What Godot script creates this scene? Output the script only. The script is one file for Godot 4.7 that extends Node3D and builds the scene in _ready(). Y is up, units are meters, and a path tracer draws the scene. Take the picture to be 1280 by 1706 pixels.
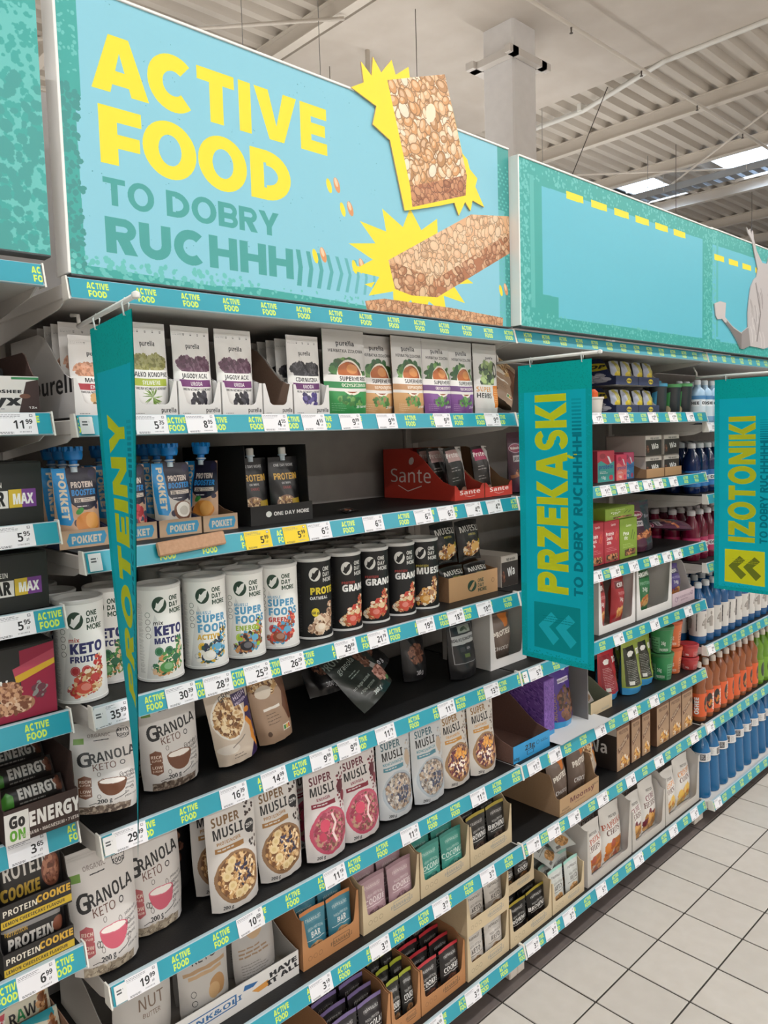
extends Node3D
# Supermarket aisle: gondola shelving with header signs, hanging banners, price rails and packaged food. Units are metres;
# the shelves' fronts lie in the plane z = 0, x runs along the aisle, the floor is y = 0.

const SHELF_TOPS := [2.040, 1.7935, 1.541, 1.248, 0.998, 0.698, 0.444, 0.1114]      # tops of the price rails, header shelf first
const NEAR_TOPS := [2.056, 1.798, 1.604, 1.450, 1.257, 1.049, 0.806, 0.530]
const FAR_TOPS := [2.040, 1.750, 1.445, 1.150, 0.790, 0.445, 0.110]
const BAY := 1.33

func _ready() -> void:
	rng.seed = 20240611
	# ---- camera
	var cam := Camera3D.new()
	cam.name = "camera"
	add_child(cam)
	var yaw := 0.7491
	var pitch := -0.0764
	var roll := -0.0308
	var fw := Vector3(sin(yaw) * cos(pitch), sin(pitch), -cos(yaw) * cos(pitch))
	var rt := Vector3(cos(yaw), 0, sin(yaw))
	var up := rt.cross(fw)
	cam.transform = Transform3D(Basis(cos(roll) * rt + sin(roll) * up, -sin(roll) * rt + cos(roll) * up, -fw), Vector3(-0.5473, 1.7406, 1.3814))
	var near := 0.05
	cam.set_frustum(1706.0 / 1263.01 * near, Vector2(20.53, -31.57) / 1263.01 * near, near, 120.0)
	cam.current = true
	# ---- sky seen through the roof lights
	var env := Environment.new()
	env.background_mode = Environment.BG_SKY
	var sky := Sky.new()
	var air := ProceduralSkyMaterial.new()
	air.sky_top_color = Color(0.80, 0.89, 1.0)
	air.sky_horizon_color = Color(0.93, 0.96, 1.0)
	air.ground_horizon_color = Color(0.6, 0.6, 0.58)
	air.ground_bottom_color = Color(0.4, 0.4, 0.38)
	air.sky_energy_multiplier = 3.2
	sky.sky_material = air
	env.sky = sky
	env.tonemap_mode = Environment.TONE_MAPPER_LINEAR
	env.tonemap_exposure = 0.8
	env.sdfgi_enabled = true
	env.ssao_enabled = true
	env.ssil_enabled = true
	var we := WorldEnvironment.new()
	we.name = "world_environment"
	we.environment = env
	add_child(we)
	# ---- rows of ceiling luminaires above the aisles; those beyond this aisle are added fill
	for z in LIGHT_ROWS:
		for i in 5:
			luminaire(Vector3(-6.0 + i * 4.2, 4.7 if z > 0 else 4.4, z), 4.0)
	# ---- prints
	make_fonts()
	paint_prints()
	paint_signs()
	# ---- setting
	build_floor()
	build_ceiling()
	build_walls()
	# ---- shelving, signs, banners
	build_units()
	build_signs()
	build_banners()
	build_tags()
	# ---- goods
	build_goods()

const LIGHT_ROWS := {1.6: [8.0, 3.2], 6.2: [13.0, 4.0], 10.0: [12.0, 4.0], -5.2: [11.0, 2.8], -10.0: [9.0, 2.8]}     # distance from the shelf front: light down, light up; rows behind it are added out of sight for the ceiling

func luminaire(at: Vector3, length: float) -> void:
	var t := thing("ceiling_luminaire", "unseen long white linear luminaire hanging above an aisle", "light", at, 0.0, "linear luminaires above the aisles")
	part(t, "housing", box_mesh(Vector3(-length / 2, 0, -0.04), Vector3(length / 2, 0.06, 0.04), 0.006), paint(Color(0.9, 0.9, 0.9), 0.5))
	var glow := StandardMaterial3D.new()
	glow.albedo_color = Color(1, 1, 1)
	glow.emission_enabled = true
	glow.emission = Color(1.0, 0.97, 0.92)
	glow.emission_energy_multiplier = 2.0
	if not shared.has("glow"):
		shared["glow"] = glow
	part(t, "diffuser", box_mesh(Vector3(-length / 2 + 0.02, -0.008, -0.032), Vector3(length / 2 - 0.02, 0, 0.032)), shared["glow"])
	for x in [-length / 2 + 0.4, length / 2 - 0.4]:
		part(t, "hanger", tube_mesh([Vector3(x, 0.05, 0), Vector3(x, 6.45 - at.y, 0)], 0.004, 6), paint(Color(0.6, 0.6, 0.6), 0.4))
	for dir in [-1, 1]:  # lamp facing down, and one facing up added to brighten the ceiling
		var l := AreaLight3D.new()
		l.name = "lamp_light"
		l.area_size = Vector2(length - 0.04, 0.07)
		l.area_normalize_energy = true
		l.light_energy = LIGHT_ROWS[snappedf(at.z, 0.1)][0] if dir < 0 else LIGHT_ROWS[snappedf(at.z, 0.1)][1]
		l.light_color = Color(1.0, 0.992, 0.978)
		l.shadow_enabled = true
		l.set("area_range", 40.0)
		l.set("area_attenuation", 2.0)
		t.add_child(l, true)
		l.position = Vector3(0, -0.02 if dir < 0 else 0.08, 0)
		l.rotation.x = -PI / 2 if dir < 0 else PI / 2

# ---------------------------------------------------------------- scene graph helpers
var taken := {}
var shared := {}
var rng := RandomNumberGenerator.new()

func numbered(called: String) -> String:
	var n: int = taken.get(called, 0)
	taken[called] = n + 1
	return called if n == 0 else "%s_%03d" % [called, n]

func tag(o: Node, label: String, category: String, group := "") -> void:
	o.set_meta("label", label)
	o.set_meta("category", category)
	if group != "":
		o.set_meta("group", group)

func thing(called: String, label: String, category: String, at := Vector3.ZERO, turn := 0.0, group := "") -> Node3D:
	var o := Node3D.new()
	o.name = numbered(called)
	add_child(o)
	o.position = at
	o.rotation.y = turn
	tag(o, label, category, group)
	return o

func part(parent: Node, called: String, m: Mesh, mat: Material, at := Vector3.ZERO, label := "") -> MeshInstance3D:
	var o := MeshInstance3D.new()
	o.name = called
	o.mesh = m
	if mat != null:
		o.material_override = mat
	parent.add_child(o, true)
	o.position = at
	if label != "":
		o.set_meta("label", label)
	return o

func single(called: String, label: String, category: String, m: Mesh, mat: Material, at := Vector3.ZERO, group := "") -> MeshInstance3D:
	var o := MeshInstance3D.new()
	o.name = numbered(called)
	o.mesh = m
	if mat != null:
		o.material_override = mat
	add_child(o)
	o.position = at
	tag(o, label, category, group)
	return o

func struct(called: String, m: Mesh, mat: Material, at := Vector3.ZERO) -> MeshInstance3D:
	var o := MeshInstance3D.new()
	o.name = called
	o.mesh = m
	o.material_override = mat
	add_child(o)
	o.position = at
	o.set_meta("kind", "structure")
	return o

# ---------------------------------------------------------------- mesh helpers (front faces clockwise)
func tool() -> SurfaceTool:
	var s := SurfaceTool.new()
	s.begin(Mesh.PRIMITIVE_TRIANGLES)
	return s

func done(s: SurfaceTool, onto: ArrayMesh = null) -> ArrayMesh:
	s.generate_normals()
	return s.commit(onto) if onto != null else s.commit()

func quad(s: SurfaceTool, a: Vector3, b: Vector3, c: Vector3, d: Vector3, r := Rect2(0, 0, 1, 1)) -> void:
	# a top-left, b top-right, c bottom-right, d bottom-left seen from the front
	var ua := r.position
	var ub := r.position + Vector2(r.size.x, 0)
	var uc := r.end
	var ud := r.position + Vector2(0, r.size.y)
	s.set_uv(ua); s.add_vertex(a)
	s.set_uv(ub); s.add_vertex(b)
	s.set_uv(uc); s.add_vertex(c)
	s.set_uv(ua); s.add_vertex(a)
	s.set_uv(uc); s.add_vertex(c)
	s.set_uv(ud); s.add_vertex(d)

func box(s: SurfaceTool, lo: Vector3, hi: Vector3, faces := {}) -> void:
	# faces: side letter -> uv rect ("f" front +z, "b" back, "l" -x, "r" +x, "t", "u")
	s.set_smooth_group(-1)
	var d: Rect2 = faces.get("", Rect2(0, 0, 1, 1))
	var p := func(x, y, z): return Vector3(hi.x if x else lo.x, hi.y if y else lo.y, hi.z if z else lo.z)
	quad(s, p.call(0, 1, 1), p.call(1, 1, 1), p.call(1, 0, 1), p.call(0, 0, 1), faces.get("f", d))
	quad(s, p.call(1, 1, 0), p.call(0, 1, 0), p.call(0, 0, 0), p.call(1, 0, 0), faces.get("b", d))
	quad(s, p.call(0, 1, 0), p.call(0, 1, 1), p.call(0, 0, 1), p.call(0, 0, 0), faces.get("l", d))
	quad(s, p.call(1, 1, 1), p.call(1, 1, 0), p.call(1, 0, 0), p.call(1, 0, 1), faces.get("r", d))
	quad(s, p.call(0, 1, 0), p.call(1, 1, 0), p.call(1, 1, 1), p.call(0, 1, 1), faces.get("t", d))
	quad(s, p.call(0, 0, 1), p.call(1, 0, 1), p.call(1, 0, 0), p.call(0, 0, 0), faces.get("u", d))

func cbox(s: SurfaceTool, lo: Vector3, hi: Vector3, e: float, faces := {}) -> void:
	# box with chamfered edges: six faces, twelve edge strips, eight corners
	s.set_smooth_group(-1)
	var d: Rect2 = faces.get("", Rect2(0, 0, 1, 1))
	var ax := [["f", Vector3(0, 0, 1), Vector3(1, 0, 0), Vector3(0, 1, 0)], ["b", Vector3(0, 0, -1), Vector3(-1, 0, 0), Vector3(0, 1, 0)], ["l", Vector3(-1, 0, 0), Vector3(0, 0, 1), Vector3(0, 1, 0)], ["r", Vector3(1, 0, 0), Vector3(0, 0, -1), Vector3(0, 1, 0)], ["t", Vector3(0, 1, 0), Vector3(1, 0, 0), Vector3(0, 0, -1)], ["u", Vector3(0, -1, 0), Vector3(1, 0, 0), Vector3(0, 0, 1)]]
	var mid := (lo + hi) / 2
	var h := (hi - lo) / 2
	for a in ax:
		var n: Vector3 = a[1] * h
		var u: Vector3 = a[2] * (h - Vector3.ONE * e)
		var v: Vector3 = a[3] * (h - Vector3.ONE * e)
		quad(s, mid + n - u + v, mid + n + u + v, mid + n + u - v, mid + n - u - v, faces.get(a[0], d))
	var corner := func(n: Vector3, sx: float, sy: float, sz: float):
		var q := Vector3(sx, sy, sz)
		return mid + q * (h - (Vector3.ONE - n.abs()) * e)
	var du: Rect2 = faces.get("e", d)
	for k in 3:
		for i in [-1, 1]:
			for j in [-1, 1]:
				var na := Vector3.ZERO
				var nb := Vector3.ZERO
				na[(k + 1) % 3] = 1
				nb[(k + 2) % 3] = 1
				var q0 := Vector3.ZERO
				q0[k] = -1; q0[(k + 1) % 3] = i; q0[(k + 2) % 3] = j
				var q1 := q0
				q1[k] = 1
				var pts := [corner.call(na, q0.x, q0.y, q0.z), corner.call(na, q1.x, q1.y, q1.z), corner.call(nb, q1.x, q1.y, q1.z), corner.call(nb, q0.x, q0.y, q0.z)]
				if i * j > 0:
					pts.reverse()
				quad(s, pts[0], pts[1], pts[2], pts[3], du)
	for i in [-1, 1]:
		for j in [-1, 1]:
			for k in [-1, 1]:
				var t := [corner.call(Vector3(1, 0, 0), i, j, k), corner.call(Vector3(0, 1, 0), i, j, k), corner.call(Vector3(0, 0, 1), i, j, k)]
				if i * j * k > 0:
					t.reverse()
				for q in t:
					s.set_uv(du.get_center())
					s.add_vertex(q)

func box_mesh(lo: Vector3, hi: Vector3, e := 0.0, faces := {}) -> ArrayMesh:
	var s := tool()
	if e > 0:
		cbox(s, lo, hi, e, faces)
	else:
		box(s, lo, hi, faces)
	return done(s)

func slab(s: SurfaceTool, pts: PackedVector2Array, t: float, xf := Transform3D(), r := Rect2(0, 0, 1, 1), back := Rect2(), bounds := Rect2()) -> void:
	# a flat sheet of outline pts in its own xy plane, thickness t behind z = 0; prints r over its bounds
	s.set_smooth_group(-1)
	var b := bounds
	if b.size == Vector2.ZERO:
		b = Rect2(pts[0], Vector2.ZERO)
		for p in pts:
			b = b.expand(p)
	var bk := back if back.size != Vector2.ZERO else r
	var cw := Geometry2D.is_polygon_clockwise(pts)
	var q := pts.duplicate()
	if not cw:
		q.reverse()
	var ix := Geometry2D.triangulate_polygon(q)
	var uv := func(p: Vector2, rr: Rect2): return rr.position + Vector2((p.x - b.position.x) / b.size.x, 1.0 - (p.y - b.position.y) / b.size.y) * rr.size
	for i in range(0, ix.size(), 3):
		var a := q[ix[i]]
		var c := q[ix[i + 1]]
		var d := q[ix[i + 2]]
		var order := [a, c, d] if (c - a).cross(d - a) < 0 else [a, d, c]
		for p in order:
			s.set_uv(uv.call(p, r)); s.add_vertex(xf * Vector3(p.x, p.y, 0))
		order.reverse()
		for p in order:
			s.set_uv(uv.call(p, bk)); s.add_vertex(xf * Vector3(p.x, p.y, -t))
	for i in q.size():
		var a := q[i]
		var c := q[(i + 1) % q.size()]
		var e := bk.get_center()
		quad(s, xf * Vector3(c.x, c.y, 0), xf * Vector3(a.x, a.y, 0), xf * Vector3(a.x, a.y, -t), xf * Vector3(c.x, c.y, -t), Rect2(e, Vector2.ONE * 1e-4))

func slab_mesh(pts: PackedVector2Array, t: float, r := Rect2(0, 0, 1, 1), back := Rect2(), xf := Transform3D()) -> ArrayMesh:
	var s := tool()
	slab(s, pts, t, xf, r, back)
	return done(s)

func lathe(s: SurfaceTool, prof: Array, n: int, r := Rect2(0, 0, 1, 1), turn := 0.0, sz := 1.0) -> void:
	# prof: (radius, height) from bottom to top; u runs round from the back so that u = 0.5 faces +z
	var length := 0.0
	var at := [0.0]
	for i in range(1, prof.size()):
		length += (prof[i] - prof[i - 1]).length()
		at.append(length)
	var group := 1
	for i in prof.size() - 1:
		if i > 0 and absf((prof[i] - prof[i - 1]).angle_to(prof[i + 1] - prof[i])) > 0.6:
			group += 1
		s.set_smooth_group(group)
		for k in n:
			var pts := []
			var uvs := []
			for c in [[i + 1, k], [i + 1, k + 1], [i, k + 1], [i, k]]:
				var a: float = TAU * (float(c[1]) / n - 0.5) + turn
				var p: Vector2 = prof[c[0]]
				pts.append(Vector3(p.x * sin(a), p.y, p.x * cos(a) * sz))
				uvs.append(r.position + Vector2(float(c[1]) / n, 1.0 - at[c[0]] / length) * r.size)
			for j in [0, 1, 2, 0, 2, 3]:
				s.set_uv(uvs[j])
				s.add_vertex(pts[j])

func lathe_mesh(prof: Array, n: int, r := Rect2(0, 0, 1, 1), turn := 0.0, sz := 1.0) -> ArrayMesh:
	var s := tool()
	lathe(s, prof, n, r, turn, sz)
	return done(s)

func tube(s: SurfaceTool, path: Array, rad: float, n := 8) -> void:
	s.set_smooth_group(2)
	var rings := []
	for i in path.size():
		var d: Vector3 = (path[min(i + 1, path.size() - 1)] - path[max(i - 1, 0)]).normalized()
		var u := d.cross(Vector3.UP if absf(d.y) < 0.9 else Vector3.RIGHT).normalized()
		var v := d.cross(u)
		var ring := []
		for k in n + 1:
			var a := TAU * k / n
			ring.append(path[i] + (u * cos(a) + v * sin(a)) * rad)
		rings.append(ring)
	for i in path.size() - 1:
		for k in n:
			quad(s, rings[i][k], rings[i][k + 1], rings[i + 1][k + 1], rings[i + 1][k])
	for e in [0, path.size() - 1]:
		for k in n:
			var t := [path[e], rings[e][k + 1], rings[e][k]]
			if e > 0:
				t.reverse()
			for p in t:
				s.set_uv(Vector2.ZERO)
				s.add_vertex(p)

func tube_mesh(path: Array, rad: float, n := 8) -> ArrayMesh:
	var s := tool()
	tube(s, path, rad, n)
	return done(s)

func sheet(s: SurfaceTool, nu: int, nv: int, f: Callable, r := Rect2(0, 0, 1, 1), group := 3) -> void:
	# a grid surface; f(u, v) with u to the right and v upwards as seen from its front
	s.set_smooth_group(group)
	var g := []
	for j in nv + 1:
		for i in nu + 1:
			g.append(f.call(float(i) / nu, float(j) / nv))
	for j in nv:
		for i in nu:
			var a := Rect2(r.position + Vector2(float(i) / nu, 1.0 - float(j + 1) / nv) * r.size, Vector2(r.size.x / nu, r.size.y / nv))
			quad(s, g[(j + 1) * (nu + 1) + i], g[(j + 1) * (nu + 1) + i + 1], g[j * (nu + 1) + i + 1], g[j * (nu + 1) + i], a)

func rounded(w: float, h: float, r: float, at := Vector2.ZERO) -> PackedVector2Array:
	var p := PackedVector2Array()
	for c in [[w / 2 - r, h / 2 - r, 0.0], [-w / 2 + r, h / 2 - r, 0.5], [-w / 2 + r, -h / 2 + r, 1.0], [w / 2 - r, -h / 2 + r, 1.5]]:
		for k in 5:
			var a: float = PI * (c[2] + k / 8.0)
			p.append(at + Vector2(c[0] + r * cos(a), c[1] + r * sin(a)))
	return p

# ---------------------------------------------------------------- materials
func paint(c: Color, rough := 0.6, metal := 0.0) -> StandardMaterial3D:
	var key := "m%s%s%s" % [c, rough, metal]
	if not shared.has(key):
		var m := StandardMaterial3D.new()
		m.albedo_color = c
		m.roughness = rough
		m.metallic = metal
		shared[key] = m
	return shared[key]

func noisy(a: Color, b: Color, rough: float, freq: float, scale: float, bump := 0.0, octaves := 4) -> StandardMaterial3D:
	# two tones mixed by grain, world-sized
	var key := "n%s%s%s%s%s%s" % [a, b, rough, freq, scale, bump]
	if shared.has(key):
		return shared[key]
	var m := StandardMaterial3D.new()
	var nz := FastNoiseLite.new()
	nz.seed = 7
	nz.frequency = freq
	nz.fractal_octaves = octaves
	var t := NoiseTexture2D.new()
	t.width = 256
	t.height = 256
	t.seamless = true
	t.noise = nz
	var gr := Gradient.new()
	gr.set_color(0, a)
	gr.set_color(1, b)
	t.color_ramp = gr
	m.albedo_texture = t
	m.roughness = rough
	m.uv1_triplanar = true
	m.uv1_world_triplanar = true
	m.uv1_scale = Vector3.ONE * scale
	if bump > 0:
		var t2 := NoiseTexture2D.new()
		t2.width = 256
		t2.height = 256
		t2.seamless = true
		t2.as_normal_map = true
		t2.bump_strength = bump
		t2.noise = nz
		m.normal_enabled = true
		m.normal_texture = t2
	shared[key] = m
	return m

# ---------------------------------------------------------------- painting prints into atlases
var sheets: Array[Image] = []
var cursor := Vector2i(4, 4)
var row_h := 0
var prints := {}          # name -> [atlas, uv rect]
var fonts: Array = []
var glyphs := {}

class Canvas:
	var im: Image
	var x0: int
	var y0: int
	var w: int
	var h: int
	var s: float        # pixels per design unit; the cell is 100 units wide
	var H: float        # cell height in design units
	var T := Transform2D()
	var clip: Rect2i
	var owner
	func bg(c: Color) -> void:
		im.fill_rect(Rect2i(x0 - 2, y0 - 2, w + 4, h + 4), c)
	func rect(x: float, y: float, ww: float, hh: float, c: Color) -> void:
		polys([PackedVector2Array([Vector2(x, y), Vector2(x + ww, y), Vector2(x + ww, y + hh), Vector2(x, y + hh)])], c)
	func ring(cx: float, cy: float, rx: float, ry: float, n := 28, rot := 0.0) -> PackedVector2Array:
		var p := PackedVector2Array()
		for k in n:
			var a := TAU * k / n
			p.append(Vector2(cx, cy) + Vector2(rx * cos(a), ry * sin(a)).rotated(rot))
		return p
	func ell(cx: float, cy: float, rx: float, ry: float, c: Color, rot := 0.0, n := 28) -> void:
		polys([ring(cx, cy, rx, ry, n, rot)], c)
	func hoop(cx: float, cy: float, rx: float, ry: float, t: float, c: Color) -> void:
		polys([ring(cx, cy, rx, ry), ring(cx, cy, rx - t, ry - t)], c)
	func poly(l: Array, c: Color) -> void:
		var p := PackedVector2Array()
		for i in range(0, l.size(), 2):
			p.append(Vector2(l[i], l[i + 1]))
		polys([p], c)
	func line(l: Array, t: float, c: Color) -> void:
		for i in range(0, l.size() - 2, 2):
			var a := Vector2(l[i], l[i + 1])
			var b := Vector2(l[i + 2], l[i + 3])
			var n := (b - a).orthogonal().normalized() * t / 2
			polys([PackedVector2Array([a + n, b + n, b - n, a - n])], c)
	func polys(list: Array, c: Color) -> void:
		var rows := {}
		for p in list:
			var m: int = p.size()
			var prev: Vector2 = (T * p[m - 1]) * s
			for i in m:
				var q: Vector2 = (T * p[i]) * s
				var a := prev
				var b := q
				prev = q
				if a.y > b.y:
					var t := a
					a = b
					b = t
				var ya := maxi(ceili(a.y + y0 - 0.5), clip.position.y)
				var yb := mini(ceili(b.y + y0 - 0.5), clip.end.y)
				if ya >= yb:
					continue
				var k := (b.x - a.x) / (b.y - a.y)
				var xx := a.x + x0 + (ya + 0.5 - y0 - a.y) * k
				for y in range(ya, yb):
					if rows.has(y):
						rows[y].append(xx)
					else:
						rows[y] = [xx]
					xx += k
		for y in rows:
			var r: Array = rows[y]
			r.sort()
			for i in range(0, r.size() - 1, 2):
				var xa := maxi(roundi(r[i]), clip.position.x)
				var xb := mini(roundi(r[i + 1]), clip.end.x)
				if xb > xa:
					im.fill_rect(Rect2i(xa, y, xb - xa, 1), c)
	func text(t: String, x: float, y: float, size: float, c: Color, align := 0, font := 1, rot := 0.0, sx := 1.0, slant := 0.0) -> void:
		# y is the baseline; align -1 starts at x, 0 centres on it, 1 ends there
		var total := 0.0
		for ch in t:
			total += owner.glyph(font, ch)[1] * size
		var keep := T
		T = T * Transform2D(rot, Vector2(x, y)) * Transform2D(Vector2(sx, 0), Vector2(-slant, 1), Vector2.ZERO)
		var at: float = [0.0, -total / 2, -total][align + 1]
		for ch in t:
			var g: Array = owner.glyph(font, ch)
			var list := []
			for p in g[0]:
				var o := PackedVector2Array()
				for v in p:
					o.append(Vector2(at + v.x * size, v.y * size))
				list.append(o)
			if list.size() > 0:
				polys(list, c)
			at += g[1] * size
		T = keep
	func geo(t: String, x: float, y: float, size: float, c: Color, weight := 0.3, width := 0.0, rot := 0.0, sx := 1.0) -> void:
		# heavy geometric capitals, size = cap height, x = left end, y = baseline; width > 0 fits the line to that width
		var total := 0.0
		for ch in t:
			total += owner.heavy(ch, weight)[1] + 0.09
		total -= 0.09
		var k: float = width / (total * size) if width > 0 else sx
		var keep := T
		T = T * Transform2D(rot, Vector2(x, y)) * Transform2D(Vector2(k * size, 0), Vector2(0, size), Vector2.ZERO)
		var at := 0.0
		for ch in t:
			var g: Array = owner.heavy(ch, weight)
			for piece in g[0]:
				var list := []
				for p in piece:
					var o := PackedVector2Array()
					for v in p:
						o.append(Vector2(at + v.x, v.y))
					list.append(o)
				polys(list, c)
			at += g[1] + 0.09
		T = keep
	func scatter(cx: float, cy: float, rx: float, ry: float, n: int, size: float, cols: Array) -> void:
		for i in n:
			var a: float = owner.rng.randf() * TAU
			var q: float = sqrt(owner.rng.randf())
			var z: float = size * owner.rng.randf_range(0.6, 1.25)
			ell(cx + cos(a) * q * rx, cy + sin(a) * q * ry, z, z * owner.rng.randf_range(0.45, 0.85), cols[owner.rng.randi() % cols.size()], owner.rng.randf() * PI, 8)
	func lines(x: float, y: float, ww: float, n: int, step: float, t: float, c: Color, seed_ := 0) -> void:
		# rows of fine print too small to read
		for i in n:
			var at := x
			var e: float = x + ww * (0.7 + 0.3 * absf(sin(i * 2.3 + seed_)))
			while at < e:
				var l: float = t * (2.0 + 3.0 * absf(sin(at * 7.1 + i * 3.7)))
				rect(at, y + i * step, minf(l, e - at), t, c)
				at += l + t * 0.9

func cell(called: String, w: int, h: int) -> Canvas:
	if sheets.is_empty() or cursor.x + w + 8 > 2048:
		cursor = Vector2i(4, cursor.y + row_h + 8)
		row_h = 0
	if sheets.is_empty() or cursor.y + h + 8 > 2048:
		sheets.append(Image.create_empty(2048, 2048, false, Image.FORMAT_RGBA8))
		sheets[-1].fill(Color(0.5, 0.5, 0.5))
		cursor = Vector2i(4, 4)
		row_h = 0
	var c := canvas_on(sheets[-1], cursor.x, cursor.y, w, h)
	prints[called] = [sheets.size() - 1, Rect2(Vector2(cursor) / 2048.0, Vector2(w, h) / 2048.0)]
	cursor.x += w + 8
	row_h = maxi(row_h, h)
	return c

func canvas_on(im: Image, x: int, y: int, w: int, h: int) -> Canvas:
	var c := Canvas.new()
	c.im = im
	c.x0 = x
	c.y0 = y
	c.w = w
	c.h = h
	c.s = w / 100.0
	c.H = h / c.s
	c.clip = Rect2i(x - 2, y - 2, w + 4, h + 4).intersection(Rect2i(0, 0, im.get_width(), im.get_height()))
	c.owner = self
	return c

func make_fonts() -> void:
	for a in [["Droid Sans", 400, 0.0], ["Droid Sans", 700, 0.0], ["Droid Sans", 700, 1.0], ["Droid Serif", 700, 0.0]]:
		var f := SystemFont.new()
		f.font_names = PackedStringArray([a[0]])
		f.font_weight = a[1]
		var v := FontVariation.new()
		v.base_font = f
		v.variation_embolden = a[2]
		fonts.append(v)

func glyph(font: int, ch: String) -> Array:
	var key := "%d%s" % [font, ch]
	if glyphs.has(key):
		return glyphs[key]
	var ts := TextServerManager.get_primary_interface()
	var rid: RID = fonts[font].get_rids()[0]
	var gi: int = ts.font_get_glyph_index(rid, 64, ch.unicode_at(0), 0)
	var adv: float = ts.font_get_glyph_advance(rid, 64, gi).x / 64.0
	var d: Dictionary = ts.font_get_glyph_contours(rid, 64, gi)
	var out := []
	if d.has("points"):
		var pts: PackedVector3Array = d.points
		var start := 0
		for e in d.contours:
			var n: int = e - start + 1
			var flat := PackedVector2Array()
			for i in n:
				var a := pts[start + i]
				var b := pts[start + (i + 1) % n]
				var z := pts[start + (i + n - 1) % n]
				if a.z == 1.0:
					flat.append(Vector2(a.x, a.y) / 64.0)
				else:
					var p0 := Vector2(z.x, z.y) if z.z == 1.0 else Vector2(a.x + z.x, a.y + z.y) / 2
					var p2 := Vector2(b.x, b.y) if b.z == 1.0 else Vector2(a.x + b.x, a.y + b.y) / 2
					for k in 4:
						var t := k / 4.0 + 0.125
						flat.append(p0.lerp(Vector2(a.x, a.y), t).lerp(Vector2(a.x, a.y).lerp(p2, t), t) / 64.0)
			if flat.size() > 2:
				out.append(flat)
			start = e + 1
	glyphs[key] = [out, adv]
	return glyphs[key]

func arc(cx: float, cy: float, rx: float, ry: float, a0: float, a1: float, n := 16) -> PackedVector2Array:
	var p := PackedVector2Array()
	for k in n + 1:
		var a := deg_to_rad(lerpf(a0, a1, float(k) / n))
		p.append(Vector2(cx + rx * cos(a), cy - ry * sin(a)))
	return p

func band(cx: float, cy: float, rx: float, ry: float, t: float, a0: float, a1: float, n := 16) -> PackedVector2Array:
	var p := arc(cx, cy, rx, ry, a0, a1, n)
	var q := arc(cx, cy, rx - t, ry - t, a1, a0, n)
	p.append_array(q)
	return p

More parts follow.
